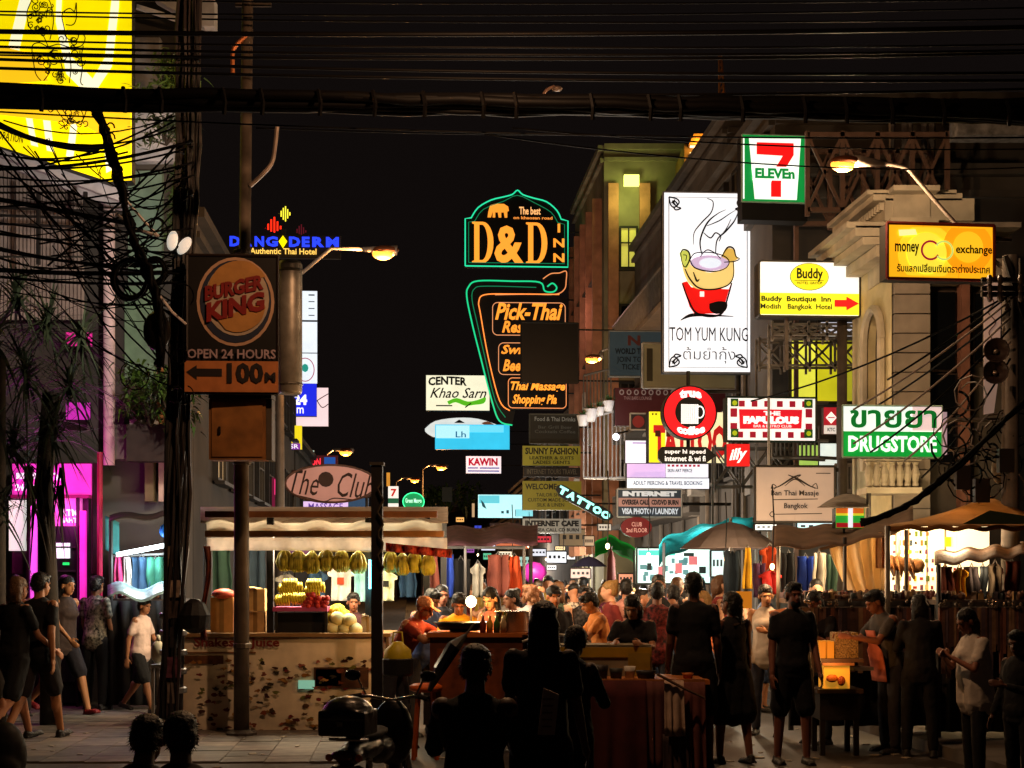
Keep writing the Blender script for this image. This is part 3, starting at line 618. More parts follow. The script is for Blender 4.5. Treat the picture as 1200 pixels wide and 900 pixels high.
for x0, y0, x1, y1, c, e, dd, l in ((527, 631, 535, 638, '#40b8e8', 1, 88, 'small cyan lit shop box at the street end'), (553, 590, 556, 606, '#d8b080', .8, 90, 'thin warm lit vertical panel at the street end'), (518, 571, 530, 588, '#141a10', .1, 84, 'dark green tree-shaded shop panel at the street end')):
    Sign('shop_sign', l, 'sign', x0, y0, x1, y1, dd, c, e, .2)
# --- D&D inn neon
DN = 55; OR = '#ff9a30'
dd = Sign('inn_neon_sign', 'tall neon inn sign reading D&D INN in orange with green arched outline', 'sign', 545, 225, 665, 315, DN, '#0a0b08', 0, .4,
          shape=[(545, 314), (545, 259), (552, 258)]+spl([(552, 258), (560, 246), (575, 237), (590, 233), (600, 230), (606, 225), (612, 230), (625, 234), (640, 238), (652, 248), (657, 258)], 3)+[(665, 260), (665, 314)])
dd.neon([[(545, 314), (545, 259), (552, 258)]+spl([(552, 258), (560, 246), (575, 237), (590, 233), (600, 230), (606, 225), (612, 230), (625, 234), (640, 238), (652, 248), (657, 258)], 3)+[(665, 260), (665, 314)]], .8, '#20c890', 1.5, closed=True)
dd.neon([[(549, 310), (549, 263), (556, 262)]+spl([(556, 262), (566, 248), (590, 238), (606, 231), (625, 239), (645, 250), (653, 262)], 3)+[(661, 264), (661, 310)]], .4, '#0a7048', 1.3, closed=True)
dd.shape(big_d(553, 262, 578, 310), OR, 1.2, 'lit_letter'); dd.shape(big_d(616, 262, 641, 310), OR, 1.2, 'lit_letter')
dd.text('&', 579, 266, 613, 310, OR, 1.2, bold=.03, name='lit_letter'); dd.text('I\nN\nN', 648, 263, 661, 308, OR, 1.2, bold=.03, ls=1.25)
dd.text('The best', 608, 244, 633, 253, '#ffb870', 1.2, bold=.02); dd.text('on khaosan road', 601, 255, 647, 258.5, '#ff9a40', .9, bold=.03)
dd.poly([(571, 257), (572, 250), (574, 243), (580, 241), (590, 241), (595, 244), (596, 249), (594, 250), (594, 257), (591, 257), (590, 251), (587, 251), (587, 257), (584, 257), (583, 251), (580, 251), (580, 257), (577, 257), (577, 250), (575, 257)], OR, 1.1, 'elephant')
dd.arm(700, 270); dd.arm(700, 300)
sw = Sign('neon_swoosh_board', 'curved green and orange neon board hanging below the neon inn sign', 'sign', 547, 320, 665, 500, DN, '#0a0b08', 0, .35,
          shape=[(549, 342), (553, 334), (563, 331), (630, 332), (640, 324), (662, 320), (663, 335), (655, 344), (640, 347), (664, 350), (664, 478), (604, 480), (600, 498), (585, 493), (575, 470)])
sw.neon([spl([(600, 499), (585, 494), (576, 470), (563, 420), (553, 380), (547, 350), (549, 338), (560, 331), (600, 331), (632, 332), (638, 342), (648, 343), (652, 338), (647, 333), (641, 337)], 5)], .9, '#18b878', 1.5)
sw.neon([spl([(592, 490), (580, 470), (568, 420), (559, 380), (553, 352), (556, 340), (570, 337), (628, 338)], 4)], .5, '#0c7048', 1.3)
sw.neon([spl([(636, 328), (645, 322), (655, 321), (663, 319), (663, 330), (661, 340), (650, 346), (620, 346), (580, 347)], 5)], .6, '#e08850', 1.3)
sw.neon([spl([(597, 482), (585, 470), (572, 420), (563, 370), (561, 355), (568, 347), (600, 346), (655, 346)], 5)], .7, '#ff8a3a', 1.5)
sw.neon([rrect(577, 356, 662, 394, 6), rrect(584, 403, 662, 440, 6)], .45, '#d89060', 1.2, closed=True)
sw.text('Pick-Thai', 580, 356, 659, 376, OR, 1.2, bold=.03, shear=.3); sw.text('Restaurant', 588, 377, 660, 391, OR, 1.1, bold=.03, shear=.3)
sw.text('Swimming', 587, 405, 658, 419, OR, 1.1, bold=.03, shear=.3); sw.text('Beer Garden', 589, 422, 660, 436, OR, 1.1, bold=.03, shear=.3); sw.arm(700, 350); sw.arm(700, 460)
s = Sign('neon_sign', 'small orange script neon board reading Thai Massage Shopping Pla', 'sign', 594, 444, 664, 480, 54, '#141008', 0, .3, shape=rrect(594, 443, 664, 480, 5))
s.text('Thai Massage', 598, 448, 662, 461, OR, 1.3, bold=.03, shear=.3); s.text('Shopping Pla', 600, 463, 652, 477, OR, 1.3, bold=.03, shear=.3); s.neon([rrect(595, 444, 663, 479, 5)], .5, '#e08850', 1.2, closed=True)
s = Sign('dark_board', 'unlit black board hanging in front of the orange neon script', 'sign', 610, 379, 677, 449, 47, '#0d0c0c', 0, .25, frame='#1c1c1a', fw=1.5); s.arm(745, 385); s.arm(745, 445)
# --- dim stack on the right side below the neon
s = Sign('dim_board', 'dark chalk grey board with thin handwriting below the orange neon', 'sign', 620, 486, 678, 520, 50, '#20241f', .12, .2, frame='#5a5c55', fw=1.5)
s.text('Food & Thai Drinks', 626, 489, 674, 494, '#8a8c84', .25); s.text('Bar Grill Beer\nCocktails Coffee', 626, 499, 674, 508, '#50524c', .2); s.arm(700, 500)
s = Sign('dim_board', 'olive yellow board reading SUNNY FASHION in dark letters', 'sign', 612, 523, 680, 546, 49, '#7c7420', .4, .25, body='#15140a')
s.text('SUNNY FASHION', 615, 525, 677, 533, '#201c08', 0, bold=.04); s.text('LEATHER & SUITS\nLADIES GENTS', 620, 535, 672, 544, '#2a260c', 0, bold=.02); s.arm(705, 530)
s = Sign('dim_board', 'dark slim board with faintly glowing print between the two olive boards', 'sign', 613, 548, 680, 559, 49, '#191816', .1, .2); s.text('INTERNET TOURS TRAVEL', 617, 550, 676, 556, '#5a5444', .2)  # faint emission on board and print stands in for light on them
s = Sign('dim_board', 'larger olive board reading WELCOME crossed by the slanted cyan neon', 'sign', 612, 564, 681, 598, 48, '#6c6418', .4, .25)
s.text('WELCOME', 615, 567, 652, 574, '#201c08', 0, bold=.03); s.text('TAILOR SHOP\nCUSTOM MADE SUITS\nSILK & LINEN', 618, 578, 672, 594, '#2a260c', 0); s.arm(705, 580)
s = Sign('dim_board', 'grey board reading INTERNET CAFE in heavy black letters', 'sign', 612, 608, 681, 625, 48, '#84847c', .35, .2)
s.text('INTERNET CAFE', 615, 610, 678, 617, '#0c0c0c', 0, bold=.06); s.text('OVERSEA CALL CD BURN', 615, 619, 678, 623, '#1c1c1c', 0, bold=.03); s.arm(705, 615)
s = Sign('tattoo_neon', 'slanted black board with pale cyan bulb letters TATTOO', 'sign', 650, 566, 720, 612, 44, '#04100e', 0, .15, shape=[(x, y) for x, y in [(651, 574), (653, 569), (659, 568), (715, 599), (719, 606), (714, 610), (708, 610), (656, 582)]])
for i, t in enumerate('TATTOO'): s.text(t, 654+i*10, 571+i*5.6, 665+i*10, 580+i*5.6, '#a0fff4', 1.2, bold=.07, rot=28, name='lit_letter')
s.arm(722, 590)
# --- 7 eleven
D7 = 23.4
s = Sign('convenience_sign', 'square white light box with red seven and green ELEVEN letters', 'sign', 866, 162, 944, 240, D7, '#f8fff4', 1.1, .3, frame='#a8c8b0', fw=1.5)
s.poly([(869, 165), (874, 165), (881, 237), (869, 237)], '#0a8a3a', .9, 'green_band'); s.poly([(936, 165), (941, 165), (941, 237), (931, 237)], '#0a8a3a', .9, 'green_band')
s.rect(866.5, 162.5, 943.5, 165, '#0a8a3a', .9, 'green_band'); s.rect(866.5, 237, 943.5, 239.5, '#0a8a3a', .9, 'green_band')
s.poly([(883, 171), (927, 171), (927, 185), (915, 204), (912, 218), (912, 234), (900, 234), (900, 218), (903, 204), (914, 186), (883, 185)], '#f01414', 1, 'numeral')
s.rect(878, 199, 930, 215, '#f8fff4', 1.1, 'letter_band'); s.text('ELEVEn', 881, 201, 928, 213, '#0a8a3a', .9, bold=.05)
s.arm(960, 175); s.arm(960, 230)
s = Sign('dark_board', 'flat black box hanging directly under the seven light box', 'sign', 866, 241, 944, 261, D7, '#12100e', 0, .3)
# --- tom yum kung
DT = 27
s = Sign('restaurant_board', 'tall white TOM YUM KUNG light board with red clay pot drawing', 'sign', 775.5, 228, 880, 438, DT, '#fbfcff', 1.0, .3, frame='#8c8c90', fw=1.5, evar=.06)
BLK = '#0e0c10'
s.stroke([[(782, 234), (874, 234), (874, 432), (782, 432)]], .9, BLK, 0, 'border_line', closed=True)
for cx, cy, sx, sy in ((785, 237, 1, 1), (871, 237, -1, 1), (785, 429, 1, -1), (871, 429, -1, -1)):
    s.stroke([[(cx+sx*a, cy+sy*b) for a, b in spl(q_, 4)] for q_ in ([(-3, -3), (6, -1), (9, 3), (6, 7), (2, 4), (4, 0)], [(-3, -3), (-1, 6), (3, 9), (7, 6), (4, 2), (0, 4)], [(1, 1), (6, 8), (11, 10), (5, 12), (2, 8)])], 1.7, BLK, 0, 'corner_ornament')
s.poly([(797, 334), (803, 332), (808, 339), (852, 341), (855, 333), (848, 356), (845, 369), (812, 370), (806, 362)], '#e01410', .95, 'pot_stove')
s.poly(spl([(829, 358), (840, 355), (850, 357), (848, 366), (838, 370), (830, 366), (829, 358)], 3)[:-1], BLK, 0, 'stove_shadow_mark'); s.rect(818, 344, 823, 350, '#f4f0e8', .95, 'stove_opening')
s.poly(spl([(802, 298), (806, 305), (810, 315), (830, 322), (847, 315), (853, 305), (858, 312), (857, 328), (848, 338), (830, 342), (812, 340), (802, 330), (797, 312), (802, 298)], 4)[:-1], '#e8c874', .95, 'pot')
s.poly(spl([(794, 300), (797, 297), (804, 298), (807, 306), (802, 318), (796, 308), (794, 300)], 3)[:-1], '#c4cc58', .9, 'pot_handle'); s.poly(spl([(843, 304), (850, 294), (857, 295), (860, 302), (863, 305), (858, 308), (848, 309), (843, 304)], 3)[:-1], '#d8b050', .9, 'pot_handle')
s.poly(circ(829, 311, 23, 9, 22), '#c8b0d0', .9, 'broth'); s.poly(circ(830, 311, 13, 6, 16), '#dde8f4', .95, 'broth_light')
tk = [spl([(826, 236, .6), (833, 240, 1), (831, 252, 1.2), (820, 264, 1.4), (811, 276, 1), (810, 290, .5)]), spl([(820, 302, 1), (818, 285, 1.6), (826, 265, 1.8), (838, 254, 1), (848, 249, .4)]),
      spl([(836, 300, 1), (838, 284, 1.4), (848, 274, 1.8), (858, 262, 1.4), (863, 250, .5)]), spl([(826, 268, .7), (840, 262, 1.2), (852, 254, .8), (860, 249, .4)]), spl([(838, 284, .6), (848, 272, 1), (854, 260, .6)]), spl([(822, 276, .8), (830, 282, 1.4), (836, 276, 1.4), (842, 280, 1.2), (840, 286, .8)]),
      spl([(795, 300, 1), (798, 296, 1.4), (804, 298, 1.6), (806, 306, 1.6), (801, 316, 1.2), (797, 312, 1), (795, 300, 1)]), spl([(800, 318, 1), (806, 330, 1.6), (816, 340, 1.6), (832, 342, 1.6), (850, 337, 1.4), (857, 326, 1.2), (857, 309, 1)]),
      spl([(806, 308, 1), (812, 300, 1), (830, 299, 1), (846, 303, 1.2), (852, 310, 1), (846, 318, 1), (830, 321, 1.4), (812, 317, 1.4), (806, 308, 1)]), spl([(843, 304, 1), (850, 293, 1.8), (857, 294, 1.6), (860, 303, 1.2), (864, 306, 1), (858, 309, 1.2), (846, 310, .8)]), spl([(818, 304, .8), (826, 296, 1.2), (836, 300, 1), (842, 306, .8)]),
      spl([(810, 322, 1), (814, 332, 2), (817, 330, .8)]), spl([(797, 335, 1.4), (804, 354, 1.8), (813, 369, 2), (830, 373, 2.4), (844, 369, 1.8), (850, 352, 1.6), (855, 334, 1.4)]), spl([(795, 378, .8), (808, 372, 3.5), (830, 372, 2.2), (857, 373, .6)]), spl([(798, 302, .8), (802, 303, .8), (801, 309, .8)])]
s.stroke(tk, 1.15, BLK, 0, 'pot_outline')
s.text('TOM YUM KUNG', 782, 386, 874, 402, '#1c1a24', 0, bold=.0); s.text('ต้มยำกุ้ง', 798, 409, 859, 428, '#1c1a24', 0, bold=-.01)
s.arm(905, 250, both=True); s.arm(905, 420, both=True)
# --- dim boards behind
s = Sign('dim_board', 'grey blue weathered board reading WORLD TOUR left of the tall white board', 'sign', 713, 389, 790, 442, 34, '#3a4a50', .28, .2, frame='#8c8c84', fw=1.5, evar=.5)
s.text('N...', 735, 394, 764, 406, '#5a2a20', .1, bold=.04); s.text('WORLD TOUR', 720, 409, 764, 416, '#10181c', 0, bold=.03); s.text('JOIN TOUR\nTICKETS', 722, 419, 762, 434, '#10181c', 0, bold=.01); s.arm(800, 400)
s = Sign('dim_board', 'wide blank mottled tan board half behind the tall white board', 'sign', 751, 404, 872, 456, 30, '#7c6e4c', .3, .2, frame='#b0aca0', fw=2, evar=.6)
s.rect(756, 410, 763, 448, '#3a3220', .1, 'stain'); s.arm(880, 415)
s = Sign('dim_board', 'dark maroon board with a row of round marks above small print', 'sign', 719, 456, 850, 500, 31, '#3c1210', .25, .2)
for i in range(9): s.shape([circ(727+i*8.6, 461, 3, 3.4, 10), circ(727+i*8.6, 461, 1.6, 2, 8)], '#7a6860', .3, 'round_mark')
s.text('THAI BARS LOUNGE', 729, 466, 762, 470, '#7a5c54', .25); s.arm(870, 470)
s = Sign('square_sign', 'small framed square sign with dark red disc at left of the yellow tattoo board', 'sign', 738, 485, 757, 504, 27.2, '#2a2020', .15, .12, frame='#b8b0a8', fw=1.2); s.poly(circ(747.5, 494.5, 7), '#7a2420', .3, 'disc')
# --- tattoo board
s = Sign('tattoo_board', 'yellow and cream light board with tall red TATTOO letters behind the round coffee sign', 'sign', 758, 484, 852, 543, 26, '#ece4b0', 1., .3, evar=.15)
s.rect(758, 484, 777, 543, '#ead81c', 1., 'yellow_panel')
s.text('TATTOO', 763, 499, 850, 538, '#c81c1c', .6, bold=.05); s.rects([(765, 506, 771, 513), (778, 506, 783, 513)], '#502010', .1, 'print')
s.rects([(761, 486, 763, 488), (765, 486, 767, 488)], '#605010', .1, 'print'); s.arm(870, 495)
# white boards
s = Sign('shop_sign', 'white light box lower left below the tattoo board', 'sign', 732, 517, 759, 543, 27, '#f2f0ff', 1., .2); s.rects([(740, 519, 756, 520.5)], '#a080c0', .6, 'print')
s = Sign('shop_sign', 'lilac tinted light box above the long white price board', 'sign', 734, 544, 779, 560, 27, '#d8b8ec', 1., .2)
s = Sign('shop_sign', 'white light box with small red and black print under the arrow sign', 'sign', 779, 543, 829, 560, 27, '#f6f4ff', 1., .2)
s.rects([(781+i*5, 545, 784+i*5, 547.5) for i in range(8)], '#c02040', .5, 'print'); s.text('SKIN ART PIERCE', 781, 550, 810, 554, '#202030', 0)
s = Sign('price_board', 'long white light board with a row of small grey print', 'sign', 734, 561, 830, 573, 26.8, '#eef2ff', 1., .2); s.text('ADULT PIERCING & TRAVEL BOOKING', 741, 564, 822, 569, '#303848', 0)
# --- internet sign
s = Sign('internet_sign', 'three row board reading INTERNET, OVERSEA CALL and LAUNDRY', 'sign', 722, 573.5, 798, 606, 25.5, '#303840', .35, .2, frame='#a8a8a4', fw=1.2)
s.rect(723, 584, 797, 594, '#a87c70', .4, 'middle_row'); s.text('INTERNET', 728, 576, 792, 582, '#c8ccd0', .5, bold=.08); s.text('OVERSEA CALL  CD/DVD BURN', 727, 586, 794, 592, '#18100c', 0, bold=.04)
s.text('VISA PHOTO / LAUNDRY', 727, 596, 794, 603, '#c4d0dc', .5, bold=.04); s.arm(860, 590)
s = Sign('oval_sign', 'dark red oval board under the internet board', 'sign', 727, 607, 763, 631, 25.3, '#6a1410', .45, .12, shape=circ(745, 618, 18.5, 12, 20)); s.text('CLUB\n2nd FLOOR', 733, 612, 758, 624, '#d8a090', .5)
# --- coffee disc
DC = 22
s = Sign('coffee_sign', 'round red light sign with black mug disc reading true coffee', 'sign', 775, 454, 838, 515, DC, '#e8101c', 1., .25, shape=circ(806.5, 484.5, 31.5, 31, 36), frame='#1c0c0c', fw=1, evar=.2)
s.poly(circ(807, 484, 18), '#100e10', 0, 'centre_disc')
s.rects([(796+i*2.3, 475+j*2.3, 797.9+i*2.3, 476.9+j*2.3) for i in range(9) for j in range(10)], '#f4f4f4', 1.1, 'mug'); s.shape([circ(818, 484, 5.5, 7.5, 16), circ(818, 484, 4, 6, 16)], '#f4f4f4', 1.1, 'mug_handle')
bend = lambda k, c: (lambda x, y: (x, y+k*((x-c)/12)**2))
s.text('true', 794, 457, 820, 467, '#fff4f4', 1.1, bold=.06, bend=bend(1.6, 807)); s.text('coffee', 791, 501, 824, 511, '#fff4f4', 1.1, bold=.06, bend=bend(-1.8, 807))
b = MB(); b.tube([(0, 0, (515-525)*s.s), (0, 0, 0)], .03, 6); b.tube([(0, 0, 61*s.s), (0, 0, 80*s.s)], .03, 6); b.build('hanger', mat('#181414', .4, .5), s.o, loc=(0, 0, 0)); s.arm(870, 457)
s = Sign('arrow_sign', 'black arrow shaped sign reading super hi speed internet & wi fi', 'sign', 771, 524, 839, 543, DC, '#0c0c0c', 0, .12, shape=[(775, 524), (827, 524), (839, 534), (827, 543), (775, 543), (771, 538), (771, 529)])
s.text('super hi speed', 778, 527, 826, 533.5, '#f4f4f4', .8, bold=.02); s.text('internet & wi fi', 778, 534.5, 826, 541, '#f4f4f4', .8, bold=.02)
# --- fabulous
s = Sign('fabulous_sign', 'white light board with red checks and red THE FABULOUS panel', 'sign', 848.5, 467, 954.5, 518, 22.6, '#f8f2ea', 1.0, .25, frame='#23362a', fw=1.5)
rr = [(863+i*15, 471, 870+i*15, 478) for i in range(6)]+[(861+i*15, 507, 868+i*15, 514) for i in range(6)]+[(853, 480, 861, 490), (853, 497, 861, 504), (942, 480, 950, 490), (942, 497, 950, 504)]
s.rects(rr, '#a0142c', .6, 'check'); s.poly([(863, 481), (864, 504), (937, 503), (938, 481)], '#d01424', .85, 'red_panel'); s.text('THE', 892, 483, 912, 488, '#fff0f0', 1., bold=.05); s.text('FABULOUS', 868, 489, 934, 498, '#fff4f0', 1.05, bold=.09)
s.text('BAR & BISTRO CLUB', 880, 499, 925, 502, '#fff0f0', .8)
s.rects([(853, 469, 862, 478), (853, 504, 862, 514), (940, 469, 950, 479), (940, 504, 950, 514)], '#1c4a1c', .5, 'leaf_square')
for cx, cy in ((857.5, 474), (857.5, 509), (945, 474), (945, 509)): s.poly(circ(cx, cy, 3, 3, 8), '#a8b818', .7, 'fruit_mark')
s.arm(975, 470, '#7c7870'); s.arm(975, 515, '#7c7870')
s = Sign('coffee_square', 'small square red light sign with white script illy', 'sign', 850, 521, 877, 547, 22.4, '#d01818', .95, .2); s.text('illy', 853, 526, 874, 543, '#fff4f0', 1.05, bold=.03, shear=.3, bend=lambda x, y: (x, y-(x-863)*.12))
s = Sign('diamond_sign', 'small red square sign with white diamond beside the drugstore board', 'sign', 964, 478, 981, 509, 20, '#a01828', .6, .12); s.rect(964, 499, 981, 509, '#d0d0d0', .6)
s.poly([(972.5, 483), (979, 490), (972.5, 497), (966, 490)], '#f0e0e0', .9, 'diamond'); s.text('KTC', 968, 502, 977, 506, '#202020', 0)
s.stroke([[(968.5, 490), (976.5, 490)]], 1, '#a01828', .5, 'bar')
# --- buddy
DB = 21
s = Sign('hotel_arrow_sign', 'white and yellow light board reading Buddy Boutique Inn with red arrow', 'sign', 886, 310, 1005, 373, DB, '#fbfaf0', 1.0, .3, frame='#4a4438', fw=1.5, shape=rrect(886, 309, 1005, 373, 3))
s.rect(887, 346, 1004.4, 371, '#f6ea28', 1., 'yellow_band')
s.poly(circ(945, 327, 23, 16, 30), '#4a7a28', .4, 'oval_rim'); s.poly(circ(945, 327, 22.2, 15.2, 30), '#f0e020', 1., 'oval')
s.text('Buddy', 930, 317, 961, 333, '#3a4a10', 0, bold=.03); s.stroke([[(927, 331.5), (962, 331.5)]], .6, '#3a4a10', 0, 'rule'); s.text('HOTEL GROUP', 930, 333, 960, 336, '#3a4a10', 0)
s.text('Buddy  Boutique  Inn', 888, 350, 970, 358, '#28341a', 0, bold=.03); s.text('Modish   Bangkok  Hotel', 887, 359, 971, 367, '#28341a', 0, bold=.02)
s.poly([(974, 354), (988, 354), (988, 350), (1003, 358), (988, 366), (988, 362), (974, 362)], '#e01818', .9, 'arrow')
s.arm(1030, 320); s.arm(1030, 365); MB().beam((-.3, 0, -.75), (-.3, 0, 0), .05).build('post', mat('#6a6058'), s.o, loc=(0, 0, 0))
# --- drugstore
DG = 17.6
s = Sign('drugstore_sign', 'white over green light board reading DRUGSTORE with Thai letters above', 'sign', 982.5, 477, 1101, 537, DG, '#f6fff4', 1.0, .25, frame='#b8d8c0', fw=1)
s.rect(983.5, 507, 1100, 536.5, '#0c9a34', .8, 'green_band'); s.rect(1065, 478, 1101, 506, '#f2d4cc', .85, 'worn_panel')
s.text('ขายยา', 991, 482, 1094, 503, '#0c8430', .5, bold=.025); s.text('DRUGSTORE', 989, 512, 1094, 531, '#f8fff8', 1.1, bold=.03)
s.rect(1101, 484, 1106, 534, '#c8a8b0', .5); s.arm(1180, 490, '#5a5048'); s.arm(1180, 525, '#5a5048')
# --- Ban Thai
s = Sign('massage_sign', 'plain beige board reading Ban Thai Masaje Bangkok with roof drawing', 'sign', 883, 547, 977, 612, 20.5, '#a08c7e', .5, .15, frame='#2c2620', fw=1.8, evar=.25)
BR = '#241a14'
s.stroke([spl([(902, 573, .6), (912, 570, 1.6), (928, 560, 2.4), (937, 557, 1), (930, 562, 1)]), spl([(902, 573, 1), (904, 568, 1), (908, 571, 1), (905, 574, .8)]), spl([(957, 573, .6), (948, 570, 1.6), (934, 562, 2.4), (922, 557, 1)]), spl([(957, 573, 1), (955, 567, 1), (951, 570, 1), (954, 573, .8)]), spl([(918, 570, .6), (930, 562, 1.6), (942, 570, .6)]), [(905, 586), (957, 585)], [(907, 603), (962, 602)], spl([(900, 603), (903, 600), (906, 603), (903, 606), (900, 603)]), [(955, 555), (972, 555)]], .9, BR, 0)
s.text('Ban Thai Masaje', 902, 575, 958, 583, BR, 0, bold=.01); s.text('Bangkok', 917, 590, 945, 598, BR, 0, bold=.01)
s.arm(985, 550)
# --- money exchange
DM = 17
s = Sign('money_sign', 'orange and yellow light board reading money exchange with two crossed rings', 'sign', 1033, 266, 1162, 330, DM, '#ffb418', 1.0, .25, frame='#6a1c14', fw=3.2, evar=.1)
for cx, cy, r, c in ((1080, 300, 34, '#ffd028'), (1130, 292, 30, '#ff9c10'), (1080, 300, 24, '#ffe23c'), (1130, 292, 18, '#ffc020')): s.poly([(max(1037, min(1159, x)), max(270, min(326, y))) for x, y in circ(cx, cy, r, r, 30)], c, 1., 'tint_disc')
s.poly([(1046, 274), (1066, 273), (1068, 279), (1047, 281)], '#fff0a0', 1., 'light_patch')
s.stroke([circ(1084, 297, 10.5, 10.5, 24, 40, 330)], 2.4, '#b02038', .6, 'ring_mark'); s.stroke([circ(1100, 297, 10.5, 10.5, 24, -140, 150)], 2.2, '#c8e070', .9, 'ring_mark')
s.text('money', 1041, 290, 1070, 304, '#2c1810', 0, bold=.02); s.text('exchange', 1114, 290, 1158, 303, '#2c1810', 0, bold=.02); s.text('รับแลกเปลี่ยนเงินตราต่างประเทศ', 1043, 313, 1155, 323, '#2c1810', 0, bold=.02)
s.arm(1195, 275, '#4a3c30'); s.arm(1195, 322, '#4a3c30')
# little lit things right
s = Sign('flag_box', 'small striped light box in orange, green and red with a white stripe', 'sign', 977, 596, 1011, 619, 16.8, '#30a838', .75, .15)
s.rect(977, 596, 1010, 602, '#d86a20', .7, 'stripe'); s.rect(977, 602, 1010, 604.5, '#e8e030', .7, 'stripe'); s.rect(977, 613, 1010, 618.5, '#b01820', .6, 'stripe'); s.rect(991, 596, 996.5, 618.5, '#f0f4ff', .9, 'stripe')
b = MB(); b.tube([(-.05, 0, 0), (-.05, 0, -.2)], .015, 5); b.build('bracket', mat('#302820'), s.o, loc=(0, 0, 0))
# pink ATM kiosk
k = thing('cash_kiosk', 'magenta lit cash machine kiosk with white ATM lettering behind the palm', 'kiosk', (X(60, 18.3), 18.3, .12))
MG = '#f03cc8'
def kb_(x0, y0, x1, y1, d0, d1, m, name): return MB().span((X(x0, 18.3), d0, Z(y1, 18.3)), (X(x1, 18.3), d1, Z(y0, 18.3))).build(name, m, k)
kb_(6, 540, 102, 672, 18.55, 18.98, mat('#4a1038', .5), 'body'); kb_(8, 542, 101, 579, 18.5, 18.56, mat(MG, .4, 0, .7, 0, evar=.7), 'upper_sign'); kb_(30, 583, 90, 616, 18.5, 18.56, mat('#f868d0', .4, 0, .75, 0, evar=.7), 'lower_sign')
kb_(8, 579, 101, 583, 18.44, 18.57, mat('#a0106a', .5), 'divider'); kb_(32, 592, 39, 730, 18.42, 18.5, mat('#ff58ea', .4, 0, 1.3, 0, evar=.6), 'light_tube'); kb_(90, 598, 97, 720, 18.42, 18.5, mat('#ff30c0', .4, 0, 1.2, 0, evar=.7), 'light_tube')
for x0, x1 in ((28, 31), (41, 43), (86, 88), (99, 101)): kb_(x0, 583, x1, 830, 18.4, 18.52, mat('#2a0c20', .35, .4), 'door_frame')
for yy in (640, 668, 735): kb_(43, yy, 86, yy+2, 18.41, 18.47, mat('#4a3a48', .3, .6), 'trim_bar')
kb_(46, 738, 84, 800, 18.44, 18.48, mat('#201820', .1, noise=0, spec=.8), 'glass_panel'); lamp('kiosk_light', Vector((X(60, 17.9), 17.9, Z(600, 18)))-k.location, '#ff50d8', 22, .2, k)
kb_(4, 585, 29, 645, 18.5, 18.56, mat('#e8e4dc', .4, 0, .8, 0), 'white_panel'); kb_(42, 616, 88, 700, 18.45, 18.55, mat('#1a1418', .4), 'cash_machine'); kb_(54, 636, 78, 654, 18.42, 18.46, mat('#f0f4ff', .3, 0, .9, 0), 'screen')
kb_(70, 659, 77, 662, 18.42, 18.46, mat('#20d060', .3, 0, 1.2, 0), 'status_light'); kb_(10, 700, 100, 825, 18.5, 18.9, mat('#1c1418', .6), 'lower_body')
kb_(14, 553, 44, 560, 18.46, 18.49, mat('#ffe8ff', .4, 0, 1, 0), 'lettering'); 
def wtxt(t, x0, y0, x1, y1, d, col, e, par, ref=18.3, bold=.04):
    vs, fs = text_geo(t, bold); b = MB(); b.add([(X(x0+(x1-x0)*u, ref), d, Z(y1-(y1-y0)*v, ref)) for u, v in vs], fs)
    return b.build('lettering', mat(col, .5, 0, e, 0, sample=False) if e else mat(col, .7), par)
wtxt('ATM', 48, 553, 66, 562, 18.47, '#ffe8ff', 1.1, k); wtxt('24 HOURS', 12, 566, 60, 574, 18.47, '#ffe8ff', 1.1, k); wtxt('ATM', 66, 596, 86, 604, 18.47, '#ffe8ff', 1.1, k); wtxt('BAHT', 66, 606, 86, 612, 18.47, '#ffe8ff', 1.1, k)
# extra lit windows high on the left plant balcony
s = Sign('shop_sign', 'small magenta light panel seen through the spiky plant leaves', 'sign', 78, 390, 108, 406, 18.7, '#d0208c', .7, .05); s = Sign('shop_sign', 'second magenta light panel lower behind the spiky plant leaves', 'sign', 78, 472, 106, 492, 18.7, '#c028b0', .6, .05)
# speakers and right pole
po = thing('utility_pole', 'round concrete utility pole with loudspeakers and cables at the right edge', 'pole', (X(1184, 16), 16, 0))
MB().tube([P(1184, 850, 16), P(1184, 300, 16)], [.11, .09], 10).build('shaft', mat('#6c625a', .85, noise=.4), po, smooth=True)
for py in (328, 338, 345): MB().beam(P(1150, py, 15.85), P(1215, py, 15.85), .05).build('crossarm', mat('#4a4038', .7), po)
for py in (332, 342, 352):
    for px in (1160, 1172, 1196): MB().ell(P(px, py-4, 15.8), (.035, .035, .06), 8, 5).build('insulator', mat('#8a7a70', .4), po)
MB().beam(P(1178, 300, 15.9), P(1215, 420, 15.9), .05).build('brace', mat('#2c2824'), po)
for i, (px, py) in enumerate(((1170, 412), (1169, 437))):
    sp = MB().lathe([(.03, 0), (.05, .05), (.09, .14), (.13, .2), (.135, .21), (.12, .2), (.03, .06)], n=16); o = sp.build('loudspeaker', mat('#3a2c28', .45, .2), None, smooth=True, loc=P(px, py, 15.6)+Vector((0, .1, 0)))
    o.rotation_euler = (R(90), 0, R(-15)); tag(o, ('upper' if i == 0 else 'lower')+' dark horn loudspeaker on the pole below the money exchange board', 'loudspeaker', 'horn loudspeakers on the right pole')
    MB().ell((0, 0, .1), (.03, .03, .04), 8, 5).build('driver', mat('#b0a090', .3, .6), o, loc=(0, 0, 0))
s = Sign('banner', 'tall narrow pinkish cloth banner beside the right pole and its loudspeakers', 'banner', 1152, 330, 1172, 485, 17.8, '#c8a898', .25, .04, shape=[(1152, 332), (1174, 330), (1170, 440), (1164, 484), (1152, 486)], evar=.4)
